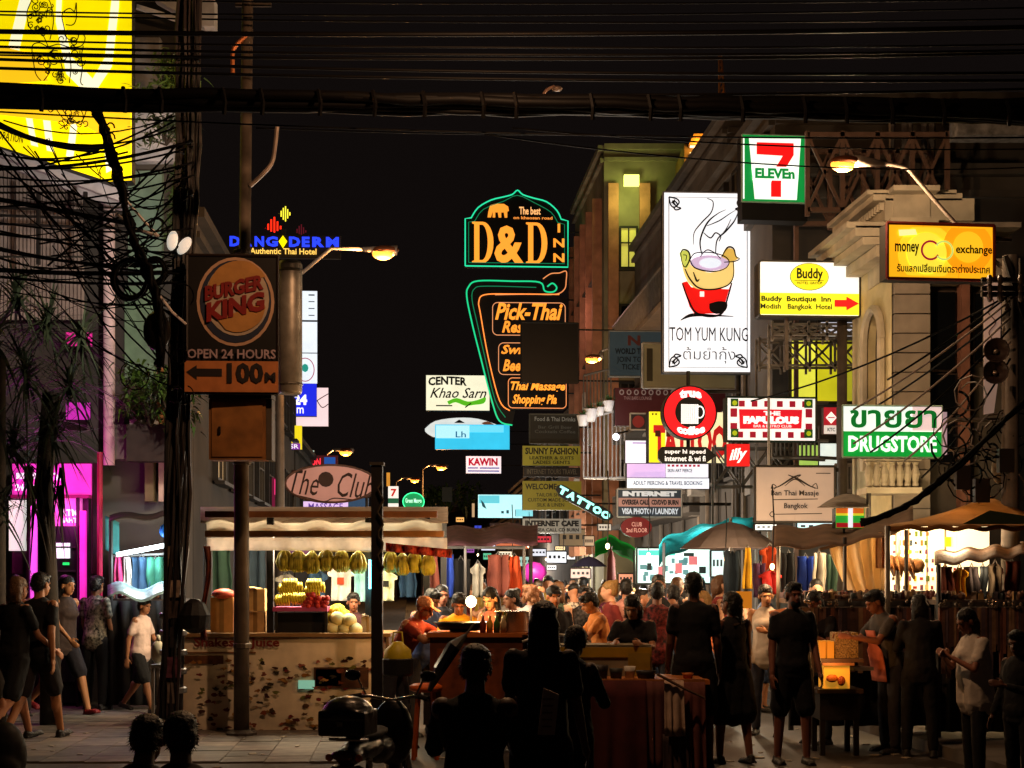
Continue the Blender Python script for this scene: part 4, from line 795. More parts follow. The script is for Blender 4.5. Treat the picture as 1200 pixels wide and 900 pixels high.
s.stroke([spl([(1158, 345), (1164, 356), (1157, 366), (1166, 378), (1158, 390), (1165, 402)])], 1.2, '#6a4a40', 0)

for x0, y0, x1, y1, dd, c, e, l in ((534, 606, 544, 612, 92, '#f0c070', .8, 'tiny amber shop light at the street end under the green tree'), (540, 618, 552, 624, 88, '#e8f0ff', .9, 'tiny white shop panel deep in the street below the amber light'), (566, 648, 576, 656, 84, '#60d0a0', .8, 'tiny mint green shop light just over the farthest heads'),
        (584, 646, 600, 652, 80, '#fff0d0', .9, 'small cream lit fascia just over the farthest heads'), (628, 628, 646, 636, 60, '#d83040', .7, 'small red lit sign beneath the INTERNET CAFE board'), (650, 640, 662, 645, 56, '#f4d8a0', .8, 'small straw coloured light panel above the far crowd'),
        (612, 628, 624, 635, 64, '#4060c8', .8, 'small blue lit sign under the left end of the INTERNET CAFE board'), (684, 628, 696, 640, 46, '#c8b090', .5, 'small tan poster panel beside the green tarpaulin'), (590, 656, 602, 663, 86, '#ff9a50', .8, 'tiny orange shop light between the farthest heads'),
        (546, 642, 556, 648, 90, '#b060c0', .7, 'tiny violet shop light at the far left of the lane'), (640, 662, 652, 668, 58, '#ffffff', .9, 'small bright white box light close over the far heads'), (700, 614, 716, 622, 40, '#a8a49c', .4, 'small grey board left of the dark red oval board')):
    t = Sign('shop_sign', l, 'sign', x0, y0, x1, y1, dd, c, e, .2, frame='#1c1a18', fw=.6); t.rects([(x0+(x1-x0)*(.12+.2*i), y0+(y1-y0)*.35, x0+(x1-x0)*(.24+.2*i), y0+(y1-y0)*.65) for i in range(4)], '#202028', 0, 'print')
# ================================================================ PEOPLE (prototypes)
def remesh(mb, name, vox, sm=3, dec=1., noise=0.):
    me = bpy.data.meshes.new('tmp'); me.from_pydata(mb.v, [], mb.f)
    bm = bmesh.new(); bm.from_mesh(me); bmesh.ops.recalc_face_normals(bm, faces=bm.faces); bm.to_mesh(me); bm.free()
    o = bpy.data.objects.new('tmp', me); COL.objects.link(o)
    q = o.modifiers.new('r', 'REMESH'); q.mode = 'VOXEL'; q.voxel_size = vox
    q = o.modifiers.new('s', 'SMOOTH'); q.factor = .5; q.iterations = sm
    if dec < 1: q = o.modifiers.new('d', 'DECIMATE'); q.ratio = dec
    out = bpy.data.meshes.new_from_object(o.evaluated_get(bpy.context.evaluated_depsgraph_get()))
    bpy.data.objects.remove(o); bpy.data.meshes.remove(me)
    if noise:
        from mathutils import noise as N
        for v in out.vertices: v.co += Vector(N.noise_vector(v.co*22))*noise
    out.polygons.foreach_set('use_smooth', [True]*len(out.polygons)); out.name = name; return out
def rx(a): return Matrix.Rotation(R(a), 3, 'X')
def ry(a): return Matrix.Rotation(R(a), 3, 'Y')
def rz_(a): return Matrix.Rotation(R(a), 3, 'Z')
def cap(mb, a, b, ra, rb, n=9, flat=1.):
    a, b = Vector(a), Vector(b); d = (b-a); L = d.length or 1e-6; q = d.to_track_quat('Z', 'Y').to_matrix()
    pts = [(0, -ra), (ra*.7, -ra*.7), (ra, 0), (rb, L), (rb*.7, L+rb*.7), (0, L+rb)]
    vs = []; fs = []
    for r, z in pts[1:-1]:
        vs += [a+q@Vector((r*math.cos(2*math.pi*k/n), r*flat*math.sin(2*math.pi*k/n), z)) for k in range(n)]
    vs += [a+q@Vector((0, 0, -ra)), a+q@Vector((0, 0, L+rb))]; T = len(vs)-2; m = 4
    for i in range(m-1): fs += [(i*n+k, i*n+(k+1) % n, (i+1)*n+(k+1) % n, (i+1)*n+k) for k in range(n)]
    fs += [(T, (k+1) % n, k) for k in range(n)]+[(T+1, (m-1)*n+k, (m-1)*n+(k+1) % n) for k in range(n)]
    mb.add(vs, fs)
# a person faces -Y; x is to their left
POSES = {   # lean, head(pitch,yaw), arms L,R (pitch, out, elbow, twist-in), legs L,R (pitch, knee, out), hip height
    'stand':  dict(lean=2, head=(5, 0), aL=(8, 7, 18, 10), aR=(4, 8, 14, 10), lL=(3, 4, 4), lR=(-2, 3, 4)),
    'talk':   dict(lean=3, head=(12, 20), aL=(20, 10, 95, 35), aR=(5, 9, 20, 10), lL=(6, 8, 5), lR=(-4, 3, 4)),
    'walk':   dict(lean=5, head=(6, 0), aL=(-22, 8, 22, 8), aR=(24, 8, 30, 10), lL=(26, 10, 2), lR=(-18, 30, 2)),
    'walk_b': dict(lean=4, head=(8, -15), aL=(18, 9, 40, 12), aR=(-18, 8, 16, 8), lL=(-14, 24, 2), lR=(20, 6, 2)),
    'cook':   dict(lean=14, head=(25, 0), aL=(42, 10, 62, 22), aR=(38, 12, 70, 26), lL=(6, 6, 5), lR=(2, 4, 5)),
    'phone':  dict(lean=4, head=(24, 8), aL=(26, 12, 105, 38), aR=(28, 10, 100, 40), lL=(4, 4, 4), lR=(0, 3, 4)),
    'bend':   dict(lean=32, head=(20, 0), aL=(62, 10, 40, 14), aR=(56, 12, 50, 16), lL=(10, 12, 5), lR=(-2, 8, 5)),
    'reach':  dict(lean=2, head=(2, 25), aL=(55, 50, 115, 60), aR=(8, 10, 24, 10), lL=(4, 5, 4), lR=(-6, 4, 4)),
    'sit':    dict(lean=14, head=(12, 0), aL=(38, 12, 55, 18), aR=(34, 12, 60, 18), lL=(82, 80, 12), lR=(80, 76, 12), hip=.52),
    'squat':  dict(lean=22, head=(14, 0), aL=(48, 14, 50, 18), aR=(44, 14, 55, 18), lL=(112, 118, 14), lR=(110, 116, 14), hip=.2),
}
def skeleton(pose):
    p = POSES[pose]; J = {}; hip = Vector((0, 0, p.get('hip', .90)))
    T = rx(p['lean']); J['hip'] = hip; J['waist'] = hip+T@Vector((0, 0, .14)); J['chest'] = hip+T@Vector((0, .0, .36)); J['neck'] = hip+T@Vector((0, .015, .53))
    Hh = T@rx(p['head'][0]-p['lean']*.8)@rz_(p['head'][1]); J['H'] = Hh; J['head'] = J['neck']+T@Vector((0, -.012, .03))+Hh@Vector((0, -.015, .112))
    for s, n in ((1, 'L'), (-1, 'R')):
        pt, out, el, tw = p['a'+n]; sh = J['neck']+T@Vector((s*.166, .01, -.07)); J['sh'+n] = sh
        A = rx(-pt)@ry(-s*out); up = A@Vector((0, 0, -1)); elb = sh+up*.285; J['el'+n] = elb
        B = A@rz_(s*-tw)@rx(-el); fo = B@Vector((0, 0, -1)); J['wr'+n] = elb+fo*.245; J['B'+n] = B
        pt, kn, out = p['l'+n]; hj = hip+Vector((s*.092, 0, -.03)); J['hj'+n] = hj
        A = rx(-pt)@ry(-s*out); k = hj+(A@Vector((0, 0, -1)))*.41; J['kn'+n] = k
        B = rx(-pt+kn)@ry(-s*out*.4); J['an'+n] = k+(B@Vector((0, 0, -1)))*.40; J['F'+n] = rx(min(0, (-pt+kn))*.3+(kn-pt)*.35) if p.get('hip', .9) > .6 else rx(0)
    z = min(J['anL'].z, J['anR'].z)-.075
    if p.get('hip', .9) > .6:
        for k in J:
            if isinstance(J[k], Vector): J[k] = J[k]-Vector((0, 0, z))
    return J
def body_mesh(J, fem, fine):
    b = MB(); w = .93 if fem else 1.; up = (J['neck']-J['hip']).normalized(); Q = up.to_track_quat('Z', 'Y').to_matrix()
    b.ell(J['hip'], (.155, .115, .12), 12, 8, Q); b.ell(J['waist'], (.125*w, .095, .16), 12, 8, Q); b.ell(J['chest'], (.155*w, .105, .18), 12, 8, Q)
    if fem:
        for s in (1, -1): b.ell(J['chest']+Q@Vector((s*.06, -.07, -.01)), (.05, .045, .05), 8, 6)
    b.ell(J['neck']+Vector((0, 0, -.055)), (.165*w, .07, .055), 12, 6, Q)
    cap(b, J['neck']-up*.04, J['head']+J['H']@Vector((0, .02, -.05)), .058*w, .05*w)
    Hm = J['H']; h = J['head']
    b.ell(h+Hm@Vector((0, .018, .03)), (.074, .093, .088), 14, 10, Hm); b.ell(h+Hm@Vector((0, -.025, -.035)), (.056, .064, .075), 12, 8, Hm)
    b.ell(h+Hm@Vector((0, -.06, -.085)), (.026, .02, .02), 8, 6, Hm)                    # chin
    cap(b, h+Hm@Vector((0, -.082, .012)), h+Hm@Vector((0, -.1, -.022)), .009, .015, 7)  # nose
    b.ell(h+Hm@Vector((0, -.072, .03)), (.05, .02, .012), 8, 5, Hm)                     # brow
    b.ell(h+Hm@Vector((0, -.082, -.052)), (.024, .012, .009), 8, 5, Hm)                 # lips
    for s in (1, -1): b.ell(h+Hm@Vector((s*.076, .008, -.01)), (.011, .022, .033), 7, 5, Hm)
    for s, n in ((1, 'L'), (-1, 'R')):
        k = .86 if fem else 1.
        b.ell(J['sh'+n], (.06*k, .06*k, .062), 9, 6); cap(b, J['sh'+n], J['el'+n], .049*k, .038*k); cap(b, J['el'+n], J['wr'+n], .040*k, .026*k)
        B = J['B'+n]; wr = J['wr'+n]; dn = lambda x, y, z: wr+B@Vector((x, y, z))
        cap(b, wr, dn(0, 0, -.05), .024, .030, 8, .6)
        b.ell(dn(0, 0, -.062), (.016 if fine else .02, .04, .045), 8, 6, B)
        if fine:
            for i, (fy, L) in enumerate(((-.03, .068), (-.01, .078), (.01, .072), (.028, .056))):
                a = dn(0, fy, -.095); m = dn(-s*.008, fy, -.095-L*.55); e = dn(-s*.026, fy, -.095-L*.92); cap(b, a, m, .0095, .009, 6); cap(b, m, e, .009, .0075, 6)
            cap(b, dn(0, -.034, -.045), dn(-s*.016, -.06, -.078), .012, .0095, 6); cap(b, dn(-s*.016, -.06, -.078), dn(-s*.026, -.062, -.105), .0095, .008, 6)
        else: cap(b, dn(0, 0, -.09), dn(-s*.02, 0, -.15), .03, .02, 7, .6)
        k = 1.03 if fem else 1.
        cap(b, J['hj'+n], J['kn'+n], .085*k, .055); cap(b, J['kn'+n], J['an'+n], .056, .036); b.ell(J['kn'+n].lerp(J['an'+n], .28)+Vector((0, .02, 0)), (.045, .045, .1), 9, 6)
        Fm = J['F'+n]; a = J['an'+n]; b.ell(a+Fm@Vector((0, -.05, -.045)), (.038, .105, .03), 9, 6, Fm)
    return b
def skirt(b, J, t):
    for n in 'LR': cap(b, J['hj'+n], J['hj'+n].lerp(J['kn'+n], t), .125, .135)
    m = (J['knL']+J['knR'])/2; h = (J['hjL']+J['hjR'])/2; cap(b, h, h.lerp(m, t), .14, .14, 12)
def top_mesh(J, style, fem):
    b = MB(); w = .95 if fem else 1.06; up = (J['neck']-J['hip']).normalized(); Q = up.to_track_quat('Z', 'Y').to_matrix()
    b.ell(J['chest'], (.175*w, .128, .2), 14, 8, Q); b.ell(J['waist'], (.152*w, .122, .18), 14, 8, Q)
    if fem: b.ell(J['chest']+Q@Vector((0, -.085, -.01)), (.135, .075, .075), 12, 8, Q)
    cap(b, J['hip']+Q@Vector((-.07, 0, -.055)), J['hip']+Q@Vector((.07, 0, -.055)), .122, .122); b.ell(J['hip']+Q@Vector((0, 0, .02)), (.176*w, .146, .13), 14, 8, Q); cap(b, J['hip']+Q@Vector((.05, 0, -.03)), J['chest']+Q@Vector((.03, 0, 0)), .125, .11); cap(b, J['hip']+Q@Vector((-.05, 0, -.03)), J['chest']+Q@Vector((-.03, 0, 0)), .125, .11)
    b.ell(J['neck']+Vector((0, 0, -.062)), ((.178 if style != 'tank' else .13)*w, .085, .056), 12, 6, Q)
    if style == 'loose':
        for x in (-.07, .07): cap(b, J['chest']+Q@Vector((x, 0, 0)), J['hip']+Q@Vector((x, 0, -.12)), .13, .155)
        b.ell(J['waist'], (.2, .17, .24), 14, 8, Q)
    if style in ('tee', 'shirt', 'long', 'loose'):
        for n in 'LR':
            b.ell(J['sh'+n], (.06, .064, .06), 9, 6); t = .62 if style != 'long' else 1
            cap(b, J['sh'+n], J['sh'+n].lerp(J['el'+n], t), .056, .06 if style != 'long' else .048)
            if style == 'long': cap(b, J['el'+n], J['el'+n].lerp(J['wr'+n], .92), .052, .04)
    if style == 'dress': skirt(b, J, .95)
    return b
def bottom_mesh(J, style, fem):
    b = MB(); b.ell(J['hip']+Vector((0, 0, .0)), (.168, .13, .12), 14, 8)
    if style == 'skirt': skirt(b, J, .9); return b
    for n in 'LR':
        if style == 'shorts': cap(b, J['hj'+n], J['hj'+n].lerp(J['kn'+n], .88), .104, .098)
        else:
            cap(b, J['hj'+n], J['kn'+n], .102, .072); cap(b, J['kn'+n], J['kn'+n].lerp(J['an'+n], .95), .072, .056)
    return b
def shoe_mesh(J, n):
    b = MB(); Fm = J['F'+n]; a = J['an'+n]; b.ell(a+Fm@Vector((0, -.055, -.045)), (.048, .125, .034), 10, 6, Fm); b.ell(a+Fm@Vector((0, .02, -.025)), (.044, .05, .045), 8, 6, Fm); b.box(a+Fm@Vector((0, -.05, -.065)), (.085, .24, .022), rot=Fm)
    return b
def spikes(me, n, L):
    bm = bmesh.new(); bm.from_mesh(me); bm.verts.ensure_lookup_table(); r = random.Random(2); vl = list(bm.verts); nv = len(vl)
    for i in range(n):
        v = vl[r.randrange(nv)]; c = v.co.copy(); nn = v.normal.copy(); t = nn.cross(Vector((r.uniform(-1, 1), r.uniform(-1, 1), r.uniform(-1, 1)))).normalized()*.004
        a = bm.verts.new(c-nn*.004+t); b = bm.verts.new(c-nn*.004-t); d = bm.verts.new(c+nn*L*r.uniform(.3, 1)+t*r.uniform(-3, 3)+Vector((0, 0, -L*.5))); bm.faces.new((a, b, d))
    bm.to_mesh(me); bm.free()
def hair_mesh(J, style):
    b = MB(); Hm = J['H']; h = J['head']; q = lambda x, y, z: h+Hm@Vector((x, y, z))
    if style == 'cap':
        b.ell(q(0, .018, .048), (.086, .104, .082), 14, 8, Hm); b.box(q(0, -.11, .05), (.12, .09, .012), rot=Hm); return b
    if style == 'hat':
        b.ell(q(0, .02, .075), (.1, .115, .075), 14, 8, Hm); b.ell(q(0, .03, .03), (.094, .105, .05), 14, 8, Hm); return b
    b.ell(q(0, .026, .047), (.083, .1, .085), 14, 8, Hm); b.ell(q(0, .052, .005), (.08, .072, .09), 12, 8, Hm)
    if style == 'short': b.ell(q(0, -.05, .095), (.06, .04, .03), 10, 6, Hm)
    if style == 'curly':
        for i in range(16): a = i*2.4; b.ell(q(.075*math.cos(a), .04+.08*math.sin(a)*.8, .09-.012*i), (.04, .04, .04), 7, 5)
    if style in ('long', 'pony', 'bob'):
        b.ell(q(0, .05, -.03), (.088, .075, .1), 12, 8, Hm)
        e = {'long': .3, 'bob': .1, 'pony': .24}[style]; u = (J['neck']-J['hip']).normalized()
        if style == 'pony': b.ell(q(0, .115, .03), (.035, .03, .035), 8, 6); cap(b, q(0, .12, .02), q(0, .12, .02)-u*e, .03, .016)
        else:
            for x in (-.05, 0, .05): cap(b, q(x, .06, -.02), q(x*1.25, .07, -.02)-u*e, .045, .035)
    if style == 'bun': b.ell(q(0, .1, .09), (.045, .045, .045), 10, 6)
    return b
CL = mat('#777777', .9, noise=.3, scale=5, bump=1.0, objcol=True); CLP = mat('#777778', .9, noise=1.1, scale=26, bump=.3, objcol=True); SKN = mat('#888888', .55, noise=.1, scale=6, objcol=True); HRM = mat('#111111', .5, noise=.3, scale=50, bump=.6, objcol=True)
EYE = mat('#0a0808', .3, noise=0); LIP = mat('#6a3028', .5, noise=0)
_pp = {}
def proto(pose, top, bottom, hair, fem, fine):
    k = (pose, top, bottom, hair, fem, fine)
    if k in _pp: return _pp[k]
    J = skeleton(pose); v = .0105 if fine else .02; out = []
    def part(name, key, fn, m, vx, dec, noise=0):
        kk = (name, pose, fine)+key
        if kk not in _pp:
            me = remesh(fn(), name, vx, 3 if fine else 2, dec, noise)
            if name == 'hair' and key[0] not in ('cap', 'hat'): spikes(me, 500 if fine else 120, .022)
            me.materials.append(m); _pp[kk] = me; return me
            me.materials.append(m); _pp[kk] = me
        return _pp[kk]
    out.append(('body', part('body', (fem,), lambda: body_mesh(J, fem, fine), SKN, .0088 if fine else .019, .45 if fine else .6), 'skin'))
    out.append(('top', part('top', (top, fem), lambda: top_mesh(J, top, fem), CL, .016 if fine else .025, .7, .006), 'top'))
    if top != 'dress': out.append(('trousers' if bottom == 'trousers' else bottom, part('bottom', (bottom, fem), lambda: bottom_mesh(J, bottom, fem), CL, .016 if fine else .025, .7, .005), 'bottom'))
    if hair != 'bald': out.append(('cap' if hair in ('cap', 'hat') else 'hair', part('hair', (hair,), lambda: hair_mesh(J, hair), HRM, .011 if fine else .02, .7, .006 if fine else .003), 'hair'))
    for n in 'LR': out.append(('shoe', part('shoe', (n,), lambda: shoe_mesh(J, n), HRM, .014 if fine else .024, .8), 'shoe'))
    if fine:
        for s in (1, -1):
            kk = ('eye', pose, s)
            if kk not in _pp: _pp[kk] = MB().ell(J['head']+J['H']@Vector((s*.03, -.079, .012)), (.012, .009, .006), 8, 5, J['H']).mesh('eye', EYE, True)
            out.append(('eye', _pp[kk], 'x'))
        kk = ('mouth', pose)
        if kk not in _pp: _pp[kk] = MB().ell(J['head']+J['H']@Vector((0, -.092, -.053)), (.022, .006, .004), 8, 4, J['H']).mesh('mouth', LIP, True)
        out.append(('mouth', _pp[kk], 'x'))
    _pp[k] = (out, J); return _pp[k]
def person(label, px, d, ht, face, pose='stand', top='tee', bottom='trousers', hair='short', fem=False, cols=('#151515', '#141414'), skin='#9a6a4c', hc='#0c0908', sc='#1a1614', fine=True, zb=0., group=None, patt=False):
    """face: degrees, 0 looks at the camera, 180 away, 90 to the photo's right, -90 left"""
    parts, J = proto(pose, top, bottom, hair, fem, fine)
    o = thing('person', label, 'person', (X(px, d), d, zb), R(face), group); s = ht/1.70; o.scale = (s, s, s)
    C = {'skin': skin, 'top': cols[0], 'bottom': cols[1], 'hair': hc, 'shoe': sc}
    for n, me, key in parts:
        if key == 'top' and patt:
            kk = ('patt', me.name)
            if kk not in _pp: _pp[kk] = me.copy(); _pp[kk].materials.clear(); _pp[kk].materials.append(CLP)
            me = _pp[kk]
        c = bpy.data.objects.new(n, me); link(c, o)
        if key in C: c.color = (*lin(C[key]), 1)
    o['_pose'] = pose
    return o
# ================================================================ LAMPS, POLES, CABLES
def street_lamp(label, px, py, d, arm, power=400, sc=1., col='#ffb468', post=None, facing=-1, bulb=4., head='#c8b8a8'):
    """arm: pixel points (px,py,depth) from the head back to the post"""
    o = thing('street_lamp', label, 'street lamp', (X(arm[-1][0], arm[-1][2]), arm[-1][2], 0))
    c = P(px, py, d); k = sc
    MB().ell(c, (.24*k, .14*k, .14*k), 12, 8).build('bulb_cover', mat('#ffb050', .3, 0, bulb*.45, 0, ecol='#ff9c34'), o, smooth=True)
    dx = -facing*.05*k
    MB().ell(c+Vector((dx, 0, .07*k)), (.3*k, .17*k, .1*k), 12, 6).build('housing', mat('#8a5030', .5, .2), o, smooth=True)
    a0 = P(*arm[0]); b = MB(); b.tube([c+Vector((-facing*.2*k, 0, .06*k)), c+Vector((-facing*.3*k, 0, .07*k)), a0], [.12*k, .11*k, .05*k], 8); b.build('neck', mat(head, .4), o, smooth=True)
    MB().tube([P(*p) for p in arm], .04*k, 8).build('arm', mat(head, .45, .3), o, smooth=True)
    if post: MB().tube([P(post[0], post[1], post[2]), Vector((X(post[0], post[2]), post[2], 0))], [.06, .1], 10).build('post', mat('#6a6058', .6, .3), o, smooth=True)
    lamp('lamp_light', c-Vector((0, 0, .25*k))-o.location, col, power, .12*k, o)
    return o
street_lamp('large orange street lamp on long bent arm right of the seven light box', 988, 193, 17, [(1037, 192, 17)]+[(*p, 17) for p in spl([(1040, 192), (1062, 197), (1076, 212), (1120, 262), (1165, 305), (1225, 360)], 4)], 240, .62, col='#ffd4a4', post=(1225, 360, 17), bulb=6)
street_lamp('orange street lamp glowing alone against the black sky beside the grey duct', 449, 297, 25, [(425, 292, 25), (388, 291, 25), (330, 340, 25)], 420, .8, post=(328, 338, 25), bulb=6)
street_lamp('orange street lamp on wall bracket beside the pilastered building', 694, 421, 40, [(704, 412, 40), (722, 404, 40.2)], 330, .8, facing=-1, bulb=6)
for px, py, d, l in ((405, 530, 72, 'small orange street lamp above the oval wooden sign'), (517, 548, 90, 'distant orange street lamp right of the green oval neon'), (486, 563, 104, 'smallest distant orange street lamp over the green oval neon')):
    street_lamp(l, px, py, d, [(px-14, py-3, d), (px-22, py+2, d)], 500, 1.3, post=(px-22, py+2, d), bulb=6)
street_lamp('street lamp reaching out above the cables over the road mouth', 568, -70, 11.4, [(590, -82, 11.4), (900, -120, 11.4), (1600, -150, 11.6)], 520, .5, col='#ffc490', post=(1600, -150, 11.6))
# dark wooden pole wrapped in cables
dp = thing('utility_pole', 'thick dark utility pole wrapped in cables with junk tied to its foot', 'pole', (X(201, 14.6), 14.6, .12))
MB().tube([(X(200, 14.6), 14.6, .12), (X(229, 14.6), 14.6, 9)], [.115, .09], 10).build('shaft', mat('#2a201c', .9, noise=.4), dp, smooth=True)
q = random.Random(5)
for i in range(13):
    a = q.uniform(-20, 22); pts = []
    for j in range(14): pts.append(P(200+j*2.0+a*.6+q.uniform(-3, 3)+(3*math.sin(j+a)), 850-j*68, 14.6-q.uniform(.14, .24)))
    MB().tube(pts, q.uniform(.008, .022), 5).build('tied_cable', mat(q.choice(('#1a1414', '#2c2220', '#120e0e')), .5), dp)
for i, (y, c) in enumerate(((640, '#8a7464'), (700, '#4a3a34'), (735, '#2a2426'), (770, '#6a3a4c'), (800, '#7a6a62'), (680, '#a08a7a'))):
    MB().span(P(194+i % 3*3, y+24, 14.42), P(207+i % 2*4, y, 14.38)).build('pasted_notice', mat(c, .8, noise=.5, scale=20), dp)
for y in (725, 745, 768, 790, 812): MB().lathe([(.13, 0), (.14, .01), (.14, .05), (.13, .06)], (X(203, 14.6), 14.6, Z(y, 14.6)), 12).build('strap', mat('#9a9a9c', .35, .8), dp)
MB().lathe([(.05, 0), (.13, .05), (.16, .18), (.1, .3), (.04, .34)], P(228, 742, 14.4), 12).build('tied_bag', mat('#171214', .6, noise=.4, bump=1), dp)
MB().grid(lambda u, v: (X(238+(8-3*v)*u+3*math.sin(v*6), 14.45), 14.45+.04*math.sin(u*9+v*4), Z(640+110*v, 14.45)), 6, 10).build('red_cloth', mat('#7a3420', .9, noise=.7, scale=9), dp, smooth=True, solid=.008)
# grey steel pole
sp = thing('steel_pole', 'tall plain grey steel pole standing in front of the juice counter', 'pole', (X(283, 15.1), 15.1, .12))
MB().tube([(X(283, 15.1), 15.1, .12), (X(283, 15.1), 15.1, Z(535, 15.1)), (X(284, 15.1), 15.1, Z(530, 15.1)), (X(291, 15.1), 15.1, Z(-60, 15.1))], [.082, .078, .062, .058], 12).build('shaft', mat('#6a5c50', .6, .3, noise=.4, scale=5), sp, smooth=True)
for y in (545, 760, 300): MB().lathe([(.085, 0), (.095, .01), (.095, .05), (.085, .06)], (X(284, 15.1), 15.1, Z(y, 15.1)), 12).build('collar', mat('#5a5048', .5, .5), sp)
MB().tube([P(*p, 15.05) for p in spl([(289, 42), (278, 52), (273, 62), (273, 86)])], .022, 6).build('hook_arm', mat('#b86a38', .5, .4), sp)  # orange lamp light is put into the hook's colour
MB().tube([P(*p, 15.05) for p in spl([(293, 218), (306, 206), (318, 192), (322, 175), (325, 148)])], .022, 6).build('side_arm', mat('#a89488', .5, .4), sp)
MB().lathe([(.16, 0), (.16, .03), (.1, .06)], (X(283, 15.1), 15.1, .12), 12).build('foot_plate', mat('#4a4038', .6, .5), sp)
MB().tube([P(276, 5, 15.1), P(318, 5, 15.1)], .03, 6).build('crossbar', mat('#4a4038', .6, .4), sp)
du = thing('metal_duct', 'tall grey rounded metal housing hung right of the burger panel', 'duct', (X(340, 15.3), 15.3, Z(462, 15.3)))
MB().tube([(0, 0, 0), (0, 0, .03), (0, 0, 1.36), (0, 0, 1.4)], [.11, .128, .128, .11], 20).build('casing', mat('#9a9288', .45, .5, noise=.4, scale=7), du, smooth=True, loc=(0, 0, 0))
for z in (.1, 1.3): MB().lathe([(.13, z-.015), (.136, z), (.13, z+.015)], n=20).build('band', mat('#6a645c', .4, .6), du, loc=(0, 0, 0))
MB().beam((-.12, 0, .7), (-.5, -.1, .7), .04).build('clamp', mat('#3a3430', .5, .4), du, loc=(0, 0, 0))
mb_ = thing('meter_box', 'brown metal cabinet fixed to the steel pole under the burger panel', 'cabinet', (X(284, 14.42), 14.42, Z(541, 14.42)))
mb_b = MB().box((-.03, 0, .31), (.56, .22, .6)); mb_b.build('box_body', mat('#8a5a2c', .75, .1, noise=.4, scale=4), mb_, loc=(0, 0, 0)); MB().box((.28, .01, .31), (.055, .2, .6)).build('side_plate', mat('#4c4238', .6), mb_, loc=(0, 0, 0))
MB().box((-.03, -.115, .31), (.5, .012, .54)).build('door', mat('#94602e', .7, .1, noise=.4, scale=5), mb_, loc=(0, 0, 0)); MB().box((-.2, -.13, .3), (.02, .02, .07)).build('latch', mat('#3a3028', .4, .7), mb_, loc=(0, 0, 0)); MB().box((0, 0, .64), (.62, .26, .05)).build('lid', mat('#3a342e', .6), mb_, loc=(0, 0, 0))
# thin black pole at the right end of the fruit stall
tp = thing('black_post', 'slim black square post standing at the right end of the fruit stall', 'post', (X(442, 14.4), 14.4, .0))
MB().beam((0, 0, 0), (0, 0, Z(545, 14.4)), .11).build('shaft', mat('#14100f', .5, noise=.3), tp, loc=(0, 0, 0)); MB().box((0, 0, Z(545, 14.4)+.01), (.14, .14, .03)).build('cap', mat('#3a342e', .5), tp, loc=(0, 0, 0))
MB().tube([(.04+.03*math.sin(i*1.7), -.09, 1.8+i*.06) for i in range(16)], .012, 5).build('chain', mat('#4a4038', .4, .6), tp, loc=(0, 0, 0))
# overhead cables -------------------------------------------------------------
CB = mat('#040303', .6, noise=0, spec=.06); n_ = 0
def cable(pts, r, label, group, m=CB):
    return one(MB().tube(pts, r, 6), 'power_cable', m, label, 'cable', group, smooth=True)
GT = 'thin cables strung across the top of the street'
for y0, y1, r, l in ((37, 31, .022, 'heaviest single cable crossing the yellow billboard near its top'), (46, 52, .009, 'thin cable just under the heavy one across the billboard'), (53, 58, .012, 'second thin cable under the heavy one across the billboard'), (60, 61, .012, 'third thin cable level with the figure drawing on the billboard'),
                     (67, 86, .014, 'cable sloping down to the right across the middle of the billboard'), (78, 95, .014, 'lower sloping cable across the middle of the billboard'), (101, 103, .012, 'thin cable lying just over the thick black bundle')):
    cable(sag(P(-120, y0-2, 13), P(1320, y1-2, 13), .05+rnd.random()*.05, 24), r, l, GT)
for y0, y1 in ((2, 4), (19, 14), (22, 28), (70, 66)):
    cable(sag(P(-120, y0-8, 14+rnd.random()), P(1320, y1-8, 14+rnd.random()), .08, 24), .009, '%s faint cable high up across the black sky' % {2: 'topmost', 19: 'second', 22: 'third', 70: 'lowest'}[y0], GT)
tk = thing('cable_bundle', 'thick black bundle of lashed cables spanning the whole street near the top', 'cable bundle', P(600, 125, 13))
q = random.Random(11)
for i in range(16):
    o1, o2 = q.uniform(-11, 11), q.uniform(-11, 11); pts = [P(x, 114+x/1200*18+o1*(1-(x/1200))+o2*x/1200+q.uniform(-2.5, 2.5), 13+o1*.006) for x in range(-120, 1330, 60)]
    MB().tube(pts, q.uniform(.025, .05), 6).build('cable_strand', CB, tk, smooth=True)
for i in range(22): x = -60+i*62+q.uniform(-20, 20); MB().tube([P(x, 100+x/1200*18, 12.9), P(x+3, 115+x/1200*18, 12.86), P(x+2, 130+x/1200*18, 12.9)], .02, 5).build('cable_tie', CB, tk)
for a, b, dr in (((300, 150, 15), (700, 158, 17), .02), ((-50, 128, 13.2), (1300, 160, 13.2), .1), ((600, 150, 14), (1300, 172, 16), .1), ((560, 156, 14), (1300, 190, 18), .2)):
    cable(sag(P(*a), P(*b), dr, 24), .008, 'thin cable hanging just below the thick black bundle', GT)
GL_ = 'slack cables running to the dark pole'
